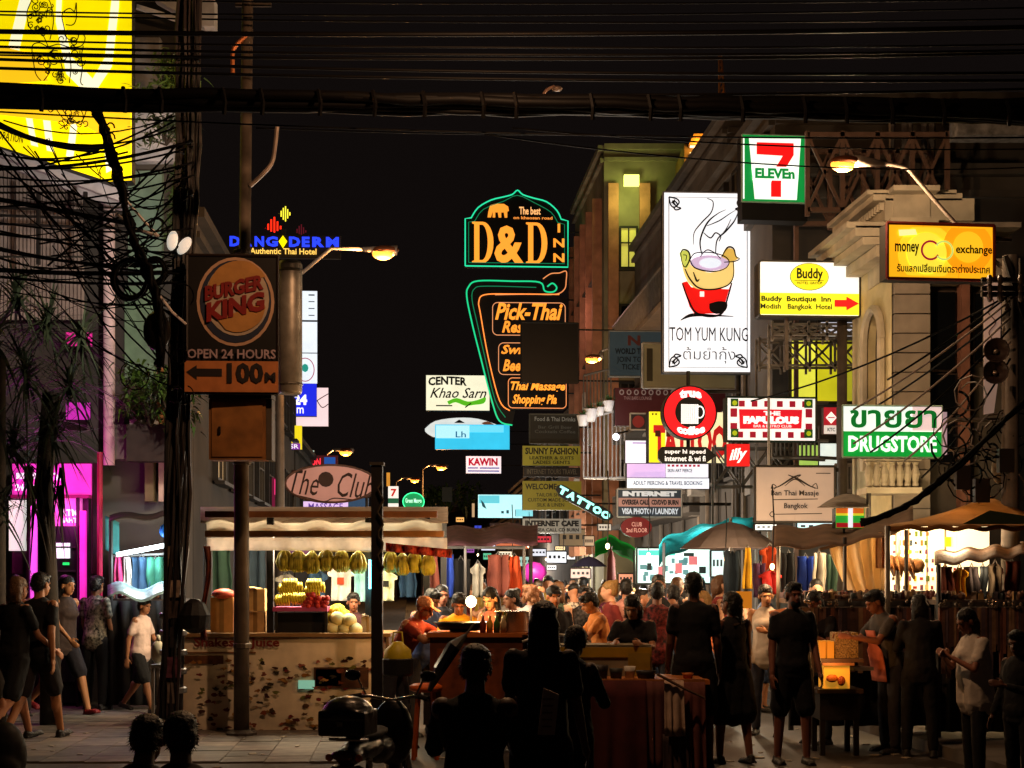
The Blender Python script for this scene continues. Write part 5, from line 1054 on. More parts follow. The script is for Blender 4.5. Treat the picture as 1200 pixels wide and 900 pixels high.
Lw = [((-20, 134), (125, 172), .03, 14), ((-20, 140), (128, 178), .016, 10), ((-20, 175), (150, 178), .012, 12), ((-20, 176), (226, 128), .012, 30), ((-20, 192), (226, 172), .013, 14), ((-20, 198), (226, 165), .02, 10), ((-20, 205), (228, 195), .012, 12), ((-20, 218), (228, 190), .014, 10),
      ((-20, 243), (228, 205), .012, 8), ((-20, 230), (150, 262), .03, 0), ((-20, 258), (226, 268), .012, 8), ((-20, 266), (226, 296), .014, 8), ((-20, 272), (226, 272), .01, 10), ((-20, 286), (226, 322), .016, 6), ((-20, 288), (226, 310), .02, 10), ((-20, 315), (226, 318), .03, 4), ((-20, 322), (226, 330), .018, 6), ((-20, 296), (150, 330), .012, 6), ((60, 300), (226, 226), .01, 14), ((30, 330), (226, 345), .01, 20)]
for i, (a, b, r, s_) in enumerate(Lw):
    d = 14.2+.1*math.sin(i*2.3); cable(sag(P(a[0], a[1], d-.2), P(b[0], b[1], d+.2), s_/F*14, 12), r*.8, '%s slack cable %s %s to %s' % ('thick' if r > .018 else 'thin' if r < .0125 else 'medium', 'dipping deeply' if s_ > 11 else 'dipping slightly' if s_ > 6 else 'pulled nearly straight', 'crossing the billboard foot' if a[1] < 180 else 'crossing the white eave' if a[1] < 225 else 'over the upper cladding' if a[1] < 270 else 'over the lower cladding' if a[1] < 305 else 'over the palm heads', 'hanging cable snake' if b[0] < 160 else 'dark pole top' if b[1] < 180 else 'dark pole beside the floodlights' if b[1] < 300 else 'burger panel edge'), GL_)
vb = thing('cable_bundle', 'ragged dark snake of cables dropping from the bundle beside the yellow billboard', 'cable bundle', P(140, 220, 13.8))
for i in range(7):
    pts = [P(x+q.uniform(-5, 5), y+q.uniform(-4, 4), 13.8+q.uniform(-.08, .08)) for x, y in spl([(106, 120), (122, 150), (132, 185), (142, 225), (152, 262), (165, 300), (180, 335), (190, 380), (186, 430)], 2)]
    MB().tube(pts, q.uniform(.015, .03), 6).build('cable_strand', CB, vb, smooth=True)
for i in range(10):
    x, y = spl([(125, 150), (138, 200), (150, 250), (172, 310)], 3)[i]; MB().tube([P(*p, 13.75) for p in circ(x+q.uniform(-3, 6), y, q.uniform(4, 8), q.uniform(4, 8), 10)], .008, 4).build('loose_loop', CB, vb)
for cx, cy, rx_, ry_, l in ((152, 328, 20, 24, 'coil of spare cable hanging beside the lit column'), (180, 318, 14, 16, 'smaller coil of spare cable right of the lit column')):
    o = thing('cable_coil', l, 'cable coil', P(cx, cy+ry_, 13.9))
    for i in range(5): MB().tube([P(*p, 13.9+.03*i) for p in circ(cx+q.uniform(-2, 2), cy+q.uniform(-2, 2), rx_+q.uniform(-3, 2), ry_+q.uniform(-3, 2), 22)+[(cx+rx_, cy)]], .016, 5).build('coil_turn', CB, o, smooth=True)
for cx, cy, r1, r2, l in ((184, 388, 16, 23, 'black round cable closure hanging over the balcony bush'),):
    o = one(MB().ell(P(cx, cy, 13.9), (r1/F*14, .13, r2/F*14), 14, 9), 'cable_closure', mat('#0e0b0c', .4), l, 'cable closure', smooth=True)
    MB().tube([(0, 0, .38), (.02, 0, .6)], .02, 6).build('hanger', CB, o, loc=(0, 0, 0))
fl_ = thing('floodlight', 'pair of white oval floodlights clamped beside the dark pole', 'floodlight', P(204, 300, 14.4))
for px, py, a in ((202, 282, 10), (216, 288, 35)): MB().ell(P(px, py, 14.35), (.055, .04, .1), 12, 8, ry(a) if False else Matrix.Rotation(R(a), 3, 'Y')).build('lamp_head', mat('#f0e8d8', .4, 0, .55, 0), fl_, smooth=True)
fq = lamp('flood_light', P(190, 286, 14.75)-fl_.location, '#ffeee0', 430, .1, fl_, spot=110); fq.rotation_euler = Vector((.28, -1, .02)).to_track_quat('Z', 'Y').to_euler()  # spot added behind the heads to brighten the left facade
MB().tube([P(202, 300, 14.4), P(226, 300, 14.5)], .02, 6).build('mounting', mat('#4a4440', .5), fl_)
for pts, l in (([(148, 235), (168, 258), (186, 277)], 'bent white strut by the lit column'), ([(136, 250), (160, 268), (184, 276)], 'lower white strut by the lit column'), ([(170, 304), (182, 340), (202, 366), (218, 380)], 'long pale conduit sloping down to the burger panel')):
    one(MB().tube([P(*p, 14.1) for p in pts], .014, 6), 'conduit', mat('#c8bcb8', .5), l, 'conduit')
# right hand cable fan
GR = 'cables fanning out from the right pole'
for i, (a, b, s_) in enumerate((((1184, 345), (1040, 445), 4), ((1184, 352), (1000, 480), 6), ((1184, 362), (985, 500), 8), ((1184, 372), (1000, 520), 8), ((1184, 385), (1020, 530), 8), ((1184, 400), (1060, 540), 10), ((1184, 420), (1080, 560), 10), ((1184, 350), (1220, 330), 2), ((1184, 345), (880, 470), 14))):
    cable(sag(P(*a, 15.8), P(*b, 17.3 if b[0] > 990 else 20), s_/F*16, 10), .012, '%s cable from the right pole down to the %s' % ('pale' if i % 2 else 'dark', ('arched window', 'foot of the arched window', 'top of the drugstore board', 'middle of the drugstore board', 'drugstore lettering', 'lower drugstore band', 'underside of the drugstore board', 'right frame edge', 'yellow lit windows')[i]), GR, mat('#7a6c64', .5, noise=.2) if i % 2 else CB)
hb = thing('cable_bundle', 'heavy sagging cable bundle crossing under the drugstore board to the right edge', 'cable bundle', P(1100, 560, 15.2))
for i in range(8):
    pts = [P(x+q.uniform(-2, 2), y+q.uniform(-4, 4), 15.3) for x, y in spl([(1215, 455), (1180, 490), (1140, 530), (1100, 565), (1060, 595), (1010, 612)], 3)]; MB().tube(pts, q.uniform(.012, .026), 5).build('cable_strand', CB, hb, smooth=True)
tg = thing('cable_tangle', 'wild tangle of cables and splice boxes over the orange tent', 'cable tangle', P(1150, 560, 16))
for i in range(26):
    x, y = q.uniform(1110, 1200), q.uniform(460, 590); L = curl(x, y, q.uniform(10, 34), q.uniform(0, 360), q.uniform(360, 600), 12, .4)
    MB().tube([P(a, b, 16+q.uniform(-.1, .1)) for a, b in L], q.uniform(.007, .014), 4).build('tangled_wire', CB if i % 3 else mat('#6a605a', .5), tg)
for x, y in ((1128, 560), (1150, 575), (1178, 540)): MB().box(P(x, y, 15.95), (.16, .1, .26)).build('splice_box', mat('#2a2422', .5), tg)
MB().ell(P(1172, 550, 16.1), (.1, .05, .17), 12, 8).build('oval_plate', mat('#8a7a60', .6), tg, smooth=True)
# ================================================================ PLANTS
def blade(mb, c, dirv, L, w, droop=.4, n=4):
    c = Vector(c); d = Vector(dirv).normalized(); s = d.cross(Vector((0, 0, 1)))
    s = s.normalized() if s.length > .1 else Vector((1, 0, 0)); pts = [c+d*L*t-Vector((0, 0, droop*L*t*t)) for t in [i/n for i in range(n+1)]]
    b = len(mb.v)
    for i, p in enumerate(pts): ww = w*(1-(i/n)**1.5)*.5+.001; mb.v += [p-s*ww, p+s*ww]
    mb.f += [(b+2*i, b+2*i+1, b+2*i+3, b+2*i+2) for i in range(n)]
def spiky(label, heads, d, trunkpts, col='#26301c', nb=70, L=.62, grp=None):
    o = thing('palm_tree', label, 'palm', (trunkpts[0][0] and X(trunkpts[0][0], d), d, .12), 0, grp)
    MB().tube([(X(trunkpts[0][0], d), d, .12)]+[P(x, y, d) for x, y in trunkpts[1:]], [.13]+[.1]*(len(trunkpts)-1), 8).build('trunk', mat('#2e241c', .9, noise=.4, scale=9), o, smooth=True)
    for hx, hy, k in heads:
        b = MB(); c = P(hx, hy, d)
        for i in range(nb):
            a = q.uniform(0, 6.28); e = q.uniform(-.7, 1.3); blade(b, c+Vector((0, 0, q.uniform(-.15, .15))), (math.cos(a)*math.cos(e), math.sin(a)*math.cos(e), math.sin(e)), L*k*q.uniform(.7, 1.15), .035, q.uniform(.1, .8))
        b.build('crown', mat(col, .6, noise=.4, scale=4), o)
    return o
pt_ = spiky('spiky dark palm with many leaf heads over the magenta kiosk', [(55, 385, 1.2), (30, 440, 1.1), (82, 455, 1.2), (62, 505, 1.1), (20, 350, 1), (95, 400, 1), (15, 520, 1)], 16.2, [(60, 850), (58, 700), (52, 560), (60, 460)], nb=80)
b = MB()
for i in range(60): x = q.uniform(30, 75); blade(b, P(x, q.uniform(540, 575), 16.1), (q.uniform(-.4, .4), q.uniform(-.3, .3), -1), q.uniform(.4, .9), .035, .1)
b.build('hanging_leaves', mat('#241c16', .8), pt_)
spiky('slim dark palm at the far left edge in front of the kiosk', [(-5, 400, 1.1), (-8, 500, 1.2), (0, 590, 1)], 15.6, [(-6, 850), (-4, 700), (-4, 420)], '#1c2416')
def bush(label, x0, y0, x1, y1, d, n, col, sz=.07, name='bush', group=None):
    b = MB(); st = MB(); w = (x1-x0)/2/F*d; h = (y1-y0)/2/F*d; c = P((x0+x1)/2, (y0+y1)/2, d)
    cl = [(c+Vector((q.uniform(-.8, .8)*w, q.uniform(-.3, .3), q.uniform(-.7, .8)*h))) for _ in range(9)]
    for k in range(n):
        p = q.choice(cl)+Vector((q.gauss(0, w*.28), q.gauss(0, .12), q.gauss(0, h*.28))); blade(b, p, (q.gauss(0, 1), q.gauss(0, 1), q.gauss(0, .7)), sz*q.uniform(.7, 1.7), sz*.45, .3, 2)
    base = c-Vector((0, 0, h))
    for p in cl: st.tube([base, base.lerp(p, .5)+Vector((0, .05, .02)), p], .012, 5)
    o = thing(name, label, 'plant', base, 0, group); b.build('foliage', mat(col, .5, noise=.5, scale=5), o); st.build('stem', mat('#3a2e22', .9), o)
    return o
bush('leafy green bush spilling over the balcony under the round closure', 148, 430, 205, 500, 18.2, 700, '#46601f', .1)
bush('second green bush right against the dark utility pole', 180, 440, 226, 505, 17.8, 500, '#3a521a', .1)
bush('green leaves lit from below on the ledge beside the yellow billboard', 158, 72, 226, 112, 17.4, 420, '#6f8a3c', .09)
bush('dark leafy branch under the thick bundle beside the yellow billboard', 160, 128, 230, 170, 17.2, 300, '#3c4a26', .09)
bush('dark green shrub between the green wall panel and the pole', 196, 200, 228, 300, 17.6, 400, '#384a24', .09)
one(MB().span(P(148, 540, 18.3), P(225, 500, 18.6)), 'planter', mat('#3a302a', .85), 'long dark planter box holding the balcony bushes', 'planter')
bush('dim leafy tree standing beyond the green oval neon', 500, 570, 560, 600, 98, 500, '#28401c', .5, 'tree')
# ================================================================ STALLS
WARM = '#ffd9a0'; COOL = '#dff0ff'
def tube_lamp(parent, a, b, col, e=8., r=.02, power=0, name='light_tube'):
    MB().tube([a, b], r, 6).build(name, mat(col, .4, 0, e, 0), parent)
    if power: lamp('stall_light', (Vector(a)+Vector(b))/2-Vector((0, 0, .12))-parent.location, col, power, .15, parent)
CN = {'#e9e6e0': 'white', '#22303c': 'dark blue', '#20382c': 'dark green', '#9fd8dc': 'pale cyan', '#26425e': 'denim blue', '#6a3428': 'rust brown', '#151517': 'black', '#c04a20': 'orange', '#b02420': 'red', '#d0a020': 'yellow', '#3a3a44': 'grey', '#c8407c': 'pink', '#2c6a58': 'teal green', '#e4e8c0': 'pale lime', '#1c3a9a': 'royal blue', '#8a8478': 'light grey', '#4a2c4c': 'plum'}
def garment(cx, y0, y1, w, d, col, where, kind='shirt', group=None, prt=None):
    s_ = d/F; W_ = w*s_; h = (y1-y0)*s_; top = Z(y0, d); x = X(cx, d); ph = q.uniform(0, 6)
    def f(u, v):
        if kind == 'shirt': half = (.5 if v < .28 else .36)*W_ if v > .04 else .22*W_
        elif kind == 'dress': half = (.25+.25*v)*W_
        else: half = (.5-.04*math.sin(v*9))*W_
        xx = (u-.5)*2*half
        return (x+xx, d+.05*math.sin(u*11+ph)+.03*math.sin(v*5+ph)+.02*math.sin(u*23), top-h*v-(.12*W_*abs(u-.5)*2 if kind == 'shirt' and v < .28 else 0))
    b = MB().grid(f, 10, 9)
    nm = {'shirt': 'hanging_shirt', 'dress': 'hanging_dress', 'cloth': 'hanging_cloth'}[kind]
    o = one(b, nm, mat(col, .9, noise=.35, scale=5, bump=.3), '%s %s hung %s' % (CN.get(col, 'coloured'), nm.split('_')[1], where), 'clothes' if kind != 'cloth' else 'cloth', group, smooth=True, solid=.012)
    MB().tube([(-.3*W_*.5, 0, h*.96), (0, 0, h+.04), (.3*W_*.5, 0, h*.96)], .008, 4).build('hanger', mat('#8a8a8a', .4, .5), o, loc=(0, 0, 0))
    MB().tube([(0, 0, h+.04), (.01, 0, h+.07), (-.01, 0, h+.1)], .005, 4).build('hook', mat('#b0b0b0', .3, .8), o, loc=(0, 0, 0)) if False else None
    if prt: MB().box((0, -.075, h*.55), (.25*W_, .006, .2*h)).build('print', mat(prt, .8), o, loc=(0, 0, 0))
    return o
# --- fruit & juice stall
jc = thing('juice_counter', 'long tan juice counter printed Shakes & Juice with fruit pictures', 'counter', (X(333, 15.6), 15.6, .12))
def jb(x0, y0, x1, y1, d0, d1, m, name): return MB().span((X(x0, 15.6), d0, Z(y1, 15.6)), (X(x1, 15.6), d1, Z(y0, 15.6))).build(name, m, jc)
TAN = mat('#dcccb4', .7, noise=.35, scale=3)
jb(213, 744, 455, 866, 15.6, 15.64, TAN, 'front_panel'); jb(208, 742, 458, 746, 15.55, 16.5, mat('#8a6a44', .5), 'counter_top'); jb(212, 744, 215, 868, 15.56, 16.4, mat('#6a5440', .6), 'end_post'); jb(453, 744, 456, 868, 15.56, 16.4, mat('#6a5440', .6), 'end_post')
for x0, y0, x1, y1, c in ((217, 768, 262, 778, '#5a3418'), (217, 764, 300, 765.5, '#7a4a24'), (368, 782, 432, 806, '#4a2c18'), (370, 784, 400, 804, '#2c1c10'), (217, 748, 350, 749, '#8a5a30')): jb(x0, y0, x1, y1, 15.585, 15.597, mat(c, .7, noise=.5, scale=14), 'printed_panel')
wtxt('Shakes & Juice', 228, 747, 328, 761, 15.575, '#6a140c', 0, jc, 15.6, .03)
fp = random.Random(4)
for i in range(170):
    cx, cy = fp.uniform(222, 446), fp.uniform(770, 860); c = fp.choice(('#3c1c14', '#5a2018', '#4a3018', '#7a3a1c', '#2c2414', '#8a5a20', '#6a1c1c', '#a07840', '#6a6a30', '#8a4a3a', '#9a8a70'))
    vs = []; nn = 9
    for k in range(nn): a = 6.283*k/nn; r = fp.uniform(1.2, 4.6); vs.append((X(cx+r*math.cos(a)*1.2, 15.6), 15.592-.0002*i, Z(cy+r*math.sin(a)*.7, 15.6)))
    MB().add(vs, [tuple(range(nn))]).build('fruit_picture', mat(c, .7, noise=.5, scale=20), jc)
jb(350, 797, 369, 807, 15.57, 15.583, mat('#8fd8c0', .4, 0, .45, 0), 'glow_patch')  # glowing patch added for a bright spot on the panel
jb(216, 868, 452, 872, 15.7, 15.76, mat('#2a2420', .7), 'foot_rail')
cn = thing('stall_canopy', 'two tier white lit canopy with brown beam over the fruit stall', 'canopy', (X(380, 16.6), 16.6, .12))
def cb_(x0, y0, x1, y1, d0, d1, m, name): return MB().span((X(x0, d0), d0, Z(y1, d0)), (X(x1, d0), d1, Z(y0, d0))).build(name, m, cn)
cb_(240, 599, 512, 606, 15.2, 15.32, mat('#7a4c28', .7, noise=.4), 'front_beam')
CF = mat('#f0ece2', .9, noise=.25, scale=3, trans=.6)
def cloth(fn, nu, nv, name, m, par, solid=.01): return MB().grid(fn, nu, nv).build(name, m, par, smooth=True, solid=solid)
cloth(lambda u, v: (X(242+276*u, 15.5+.8*v), 15.5+.8*v, Z(608+16*(1-v)-3*v, 15.5+.8*v)+.03*math.sin(u*30)), 40, 4, 'upper_cloth', CF, cn)
cb_(240, 622, 520, 629, 15.4, 15.5, mat('#8a6038', .6, noise=.4), 'lower_beam')
cloth(lambda u, v: (X(242+282*u, 15.6+.03*math.sin(u*40)), 15.6+.04*math.sin(u*40)+.02*v, Z(630+15*v, 15.6)), 60, 3, 'lower_valance', mat('#f2ece6', .9, noise=.3, scale=5, trans=.6), cn)
cloth(lambda u, v: (X(452+78*u, 15.5), 15.5+.05*math.sin(u*30), Z(636+10*v+8*u, 15.5)), 30, 3, 'patterned_fringe', mat('#b04838', .9, noise=.9, scale=22, trans=.5), cn)
cloth(lambda u, v: (X(235+290*u, 16+1.6*v), 16+1.6*v, Z(612, 16)+.25*v), 10, 5, 'roof_cloth', mat('#b8aca0', .9), cn)
for px, d in ((317, 15.8), (432, 15.9), (500, 16.2), (245, 17.3), (520, 17.4)): MB().beam((X(px, d), d, .12), (X(px, d), d, Z(606, d)), .07).build('post', mat('#16120f', .6), cn)
tube_lamp(cn, P(262, 619, 16.2), P(420, 619, 16.2), '#fff2d8', 7, .022, 0); tube_lamp(cn, P(460, 619, 16.2), P(505, 619, 16.2), '#fff2d8', 7, .022, 0)
tube_lamp(cn, P(434, 656, 15.75), P(434, 690, 15.75), '#7af0ff', 5, .018, 6)
for px, w_ in ((270, 50), (350, 60), (410, 45), (480, 50)): lamp('stall_light', P(px, 634, 16.15)-cn.location, '#ffe6bc', w_*2.0, .15, cn)
BAN = mat('#a8a030', .6, noise=.5, scale=9); BANY = mat('#e0cc28', .55, noise=.25, scale=8)
def banana_bunch(cx, cy, w, h, d, m, label, group, n=8):
    b = MB(); s_ = d/F; c = P(cx, cy, d); W_, h_ = w*s_, h*s_
    for i in range(n):
        a = (i/(n-1)-.5)*2; dy = q.uniform(-.05, .06); x = a*W_*.45
        b.tube([c+Vector((x*.15, dy*.5, h_*.5)), c+Vector((x*.9, dy-.03, h_*.25)), c+Vector((x*1.35, dy-.05, -h_*.1)), c+Vector((x*1.2, dy-.02, -h_*.35)), c+Vector((x*.8, dy, -h_*.5))], [.012, .03, .034, .026, .008], 6)
    for k in range(n//2):
        a = (k/(n/2-1)-.5)*2; b.tube([c+Vector((0, -.04, h_*.4)), c+Vector((a*W_*.25, -.1, h_*.05)), c+Vector((a*W_*.3, -.09, -h_*.4))], [.012, .024, .008], 6)
    o = one(b, 'banana_bunch', m, label, 'bananas', group, smooth=True)
    return o
for i, x in enumerate((334, 350, 366, 383, 401, 420)): banana_bunch(x, 656+(i % 3)*1.5, 12, 26, 15.7, BAN, 'green banana bunch number %s from the left on the hanging string' % ('one', 'two', 'three', 'four', 'five', 'six')[i], 'bananas hung left of the black post')
for i, x in enumerate((458, 472, 486, 502)): banana_bunch(x, 658+(i % 2)*3, 10, 26, 15.7, BAN, ('first', 'second', 'third', 'last')[i]+' yellow green banana bunch hanging right of the slim black post', 'bananas hung right of the black post')
one(MB().tube(sag(P(322, 642, 15.7), P(512, 644, 15.7), .03), .006, 4), 'string', mat('#9a8a70', .8), 'thin string carrying the hanging banana bunches', 'string')
ft = thing('fruit_stand', 'small black stand with purple tray top piled with fruit on the counter', 'stand', (X(354, 15.9), 15.9, Z(742, 15.9)))
def fb_(x0, y0, x1, y1, d0, d1, m, name): return MB().span((X(x0, 15.9), d0, Z(y1, 15.9)), (X(x1, 15.9), d1, Z(y0, 15.9))).build(name, m, ft)
fb_(323, 711, 386, 716, 15.7, 16.15, mat('#b04a78', .5), 'tray'); fb_(327, 718, 382, 742, 15.8, 16.1, mat('#12100f', .6), 'crate_body')
for x in (325, 383): fb_(x, 716, x+3, 742, 15.72, 15.76, mat('#1c1814', .6), 'leg')
for i, (x, y) in enumerate(((331, 703), (340, 700), (350, 702), (358, 700), (335, 690), (346, 688), (366, 692), (372, 688), (340, 684), (368, 684))):
    b = MB(); c = P(x, y, 15.8)
    for k in range(6): z_ = q.uniform(-.3, .3); b.tube([c+Vector((-.06+k*.025, 0, .05)), c+Vector((-.07+k*.028, -.05, 0)), c+Vector((-.05+k*.026, -.04, -.06))], [.01, .022, .008], 6)
    one(b, 'banana_bunch', BANY, 'bright yellow banana hand piled on the purple tray', 'bananas', 'yellow bananas piled on the purple tray', smooth=True)
RD = mat('#b8302c', .5, noise=.4, scale=20)
rme = MB().ell((0, 0, 0), (.034, .034, .036), 10, 7).mesh('red_fruit', RD, True)
for i in range(20):
    x, y = 357+(i % 6)*4.8+q.uniform(-1, 1)+(i//6)*1.5, 710-(i//6)*4.2; o = bpy.data.objects.new('red_fruit', rme); link(o); o.location = P(x, y, 15.76-(i % 2)*.04)
    tag(o, 'round red fruit in the heap beside the yellow bananas', 'fruit', 'red fruit heap on the purple tray')
mme = MB().ell((0, 0, 0), (.085, .085, .08), 14, 9).mesh('melon', mat('#e0d49a', .6, noise=.2), True)
for i, (x, y, l) in enumerate(((390, 737, 'left pale melon'), (403, 738, 'middle pale melon'), (416, 738, 'right pale melon'), (395, 725, 'upper left pale melon'), (409, 727, 'upper right pale melon'))):
    o = bpy.data.objects.new('melon', mme); link(o); o.location = P(x, y, 15.8); tag(o, l+' in the pile on the juice counter', 'melon', 'melons on the counter')
for i, (x, y) in enumerate(((388, 722), (396, 716), (402, 722))): banana_bunch(x, y, 12, 16, 15.95, BANY, 'yellow fruit hand lying on top of the melons', 'yellow fruit over the melons', 5)
for x0, y0, x1, y1, c, l in ((250, 700, 276, 742, '#b88a50', 'tan cardboard box on the counter behind the steel pole'), (291, 690, 313, 716, '#d8b070', 'upper tan carton right of the steel pole'), (290, 717, 314, 742, '#c09a68', 'lower wide carton right of the steel pole'), (425, 722, 440, 742, '#a08a70', 'small wicker crate beside the melons')):
    o = thing('carton', l, 'box', (X((x0+x1)/2, 16), 16, Z(y1, 16))); w_, h_ = (x1-x0)/F*16, (y1-y0)/F*16
    MB().box((0, 0, h_/2), (w_, .3, h_)).build('box_body', mat(c, .8, noise=.3, scale=6), o, loc=(0, 0, 0)); MB().box((-w_*.2, -.02, h_+.012), (w_*.55, .32, .01), rot=Matrix.Rotation(R(8), 3, 'Y')).build('flap', mat(c, .8), o, loc=(0, 0, 0)); MB().box((0, -.152, h_*.5), (w_*.2, .006, h_*.98)).build('tape', mat('#8a6a3c', .5), o, loc=(0, 0, 0))
one(MB().ell(P(262, 696, 15.9), (.13, .12, .06), 12, 7), 'plate', mat('#c05848', .5), 'pinkish upturned bowl behind the steel pole', 'bowl', smooth=True)
for i, (cx, y0, y1, w, c, kk, pr) in enumerate(((258, 645, 712, 26, '#20382c', 'cloth', None), (300, 640, 700, 22, '#22303c', 'cloth', None), (336, 672, 700, 26, '#8a8478', 'shirt', None), (352, 645, 668, 34, '#4a2c4c', 'cloth', None), (372, 668, 704, 24, '#26425e', 'shirt', None), (400, 662, 704, 32, '#e9e6e0', 'shirt', '#b04020'), (424, 660, 705, 24, '#9fd8dc', 'shirt', None), (453, 668, 704, 26, '#e4e8c0', 'shirt', '#1c1c14'), (478, 668, 700, 20, '#26425e', 'cloth', None), (506, 650, 702, 22, '#6a3428', 'dress', None), (524, 650, 700, 14, '#1c3a9a', 'cloth', None), (540, 655, 702, 22, '#151517', 'cloth', None), (560, 660, 700, 18, '#8a8478', 'shirt', None), (584, 650, 700, 26, '#6a3428', 'cloth', None), (603, 652, 700, 22, '#c04a20', 'dress', None))):
    garment(cx, y0, y1, w, 17.9+.1*(i % 3), c, 'at place %s in the row behind the fruit stall' % ('one', 'two', 'three', 'four', 'five', 'six', 'seven', 'eight', 'nine', 'ten', 'eleven', 'twelve', 'thirteen', 'fourteen', 'fifteen')[i], kk, 'clothes hung behind the fruit stall', pr)
rk = thing('clothes_rack', 'long steel rail carrying the clothes behind the fruit stall', 'rack', (X(430, 18), 18, 0))
MB().tube([P(240, 640, 18), P(615, 642, 18)], .02, 6).build('rail', mat('#8a8a8a', .3, .8), rk)
for px in (240, 430, 545, 614): MB().tube([P(px, 640, 18), (X(px, 18), 18, .0)], .02, 6).build('post', mat('#4a4644', .4, .5), rk)
bx_ = thing('stall_canopy', 'dark pink patterned awning over the clothes right of the bananas', 'canopy', (X(560, 18.5), 18.5, 0))
cloth(lambda u, v: (X(520+110*u, 18+1.5*v), 18+1.5*v, Z(642-6*u, 18)+.3*v+.03*math.sin(u*12)), 20, 4, 'roof_cloth', mat('#4a2c34', .9, noise=.5, scale=9), bx_)
for px in (528, 622): MB().tube([P(px, 640, 18.1), (X(px, 18.1), 18.1, 0)], .025, 6).build('post', mat('#2a2624'), bx_)
lamp('stall_light', P(548, 648, 17.3)-bx_.location, '#fff0d8', 35, .1, bx_); lamp('stall_light', P(600, 650, 17.3)-bx_.location, '#ffe0b8', 25, .1, bx_)
# bare bulb at the food stand
bu = thing('bare_bulb', 'glaring bare bulb on a stem between the cooks in the centre', 'light bulb', P(552, 742, 15))
MB().tube([P(552, 742, 15), P(552, 712, 15)], .012, 6).build('stem', mat('#2a2420', .5), bu); MB().ell(P(552, 705, 15), (.055, .055, .06), 12, 8).build('bulb', mat('#ffe8b0', .3, 0, 14, 0), bu, smooth=True)
lamp('bulb_light', P(552, 706, 14.85)-bu.location, '#ffc070', 45, .05, bu)
# --- left clothes stall
ls = thing('clothes_stall', 'small clothes stall with slanted white tube light under dark umbrella at left', 'stall', (X(168, 18.7), 18.5, .12))
cloth(lambda u, v: (X(128+90*u, 17.6+1.2*v), 17.6+1.2*v, Z(611-9*u-12*v-3*math.sin(u*9), 17.6)), 16, 5, 'umbrella_cloth', mat('#3a322e', .85, noise=.3), ls)
tube_lamp(ls, P(137, 650, 18), P(204, 637, 18), '#e8fbff', 9, .03, 34)
for px in (130, 212): MB().tube([P(px, 608, 18), (X(px, 18), 18, .12)], .025, 6).build('post', mat('#2a2a2c', .5), ls)
MB().tube([P(130, 652, 18.3), P(212, 648, 18.3)], .015, 6).build('rail', mat('#8a8a8a', .4, .6), ls)
cloth(lambda u, v: (X(126+76*u, 17.3+.5*v), 17.3+.5*v, Z(700-14*v-5*math.sin(u*9), 17.3)), 16, 4, 'plastic_sheet', mat('#8aa8b0', .25, noise=.5, scale=12), ls)
cloth(lambda u, v: (X(123+14*u, 18.2), 18.2+.1*u, Z(604+40*v+8*u, 18.2)), 6, 6, 'side_cloth', mat('#2c6a6c', .9), ls)
MB().ell(P(194, 622, 18.1), (.08, .06, .09), 10, 7).build('blue_bag', mat('#1a62c0', .5, 0, .0), ls, smooth=True)
for i, (cx, w, c, kk) in enumerate(((139, 12, '#c8407c', 'dress'), (150, 12, '#e9e6e0', 'dress'), (166, 22, '#26425e', 'cloth'), (184, 22, '#2c6a58', 'cloth'), (200, 14, '#20382c', 'cloth'))):
    garment(cx, 653, 698, w, 18.3, c, ('leftmost', 'second', 'third', 'fourth', 'last')[i]+' under the slanted tube light', kk, 'clothes in the left stall')
# --- right stalls
cu = CU = thing('curtain', 'long cream cloth curtain lit warm from behind hung left of the card display', 'curtain', (X(1010, 16.4), 16.4, .12))
cloth(lambda u, v: (X(972+68*u+30*(1-u)*v**1.2, 16.4), 16.4+.09*math.sin(u*26+v*3)+.05*math.sin(u*11), Z(642-20*u+ (60-(-8)*u)*v, 16.4)), 44, 12, 'cloth', mat('#f2dcb4', .9, noise=.12, scale=3, trans=.6), cu)
cloth(lambda u, v: (X(1026+14*u, 16.3), 16.3+.06*math.sin(u*14), Z(624+42*v, 16.3)), 10, 6, 'tied_fold', mat('#e0b080', .9, trans=.5), cu)
MB().tube([P(960, 644, 16.4), P(1045, 622, 16.4)], .02, 6).build('rod', mat('#5a4430', .6), cu)
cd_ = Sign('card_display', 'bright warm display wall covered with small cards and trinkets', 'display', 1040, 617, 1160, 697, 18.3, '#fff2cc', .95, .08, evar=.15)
cq = random.Random(9); cc = ('#8a5a28', '#3a2a1c', '#a83038', '#d8a820', '#5a6a2c', '#e8c88a', '#6a3a5a', '#2c3a4c')
for r in range(7):
    for c in range(12):
        if r < 3 and c > 6: continue
        x, y = 1044+c*6.6+cq.uniform(-1, 1), 622+r*10.4; w_, h_ = cq.uniform(2.2, 4.6), cq.uniform(3, 7)
        if c > 11 or x > 1122: continue
        s_ = cd_.s; MB().box(((x-cd_.cx)*s_, -.05-.01*cq.random(), (697-y-4)*s_), (w_*s_, .015, h_*s_)).build('trinket_card', mat(cq.choice(cc), .7, noise=.3, scale=30), cd_.o, loc=(0, 0, 0))
MB().box(((1109-cd_.cx)*cd_.s, -.06, (697-635)*cd_.s), (.07, .03, .12)).build('yellow_pouch', mat('#e8d820', .6, 0, .3, 0), cd_.o, loc=(0, 0, 0))
for x in (1062, 1084, 1106): MB().box(((x-cd_.cx)*cd_.s, -.05, 40*cd_.s), (.015, .015, .84)).build('divider', mat('#8a6a40', .6), cd_.o, loc=(0, 0, 0))
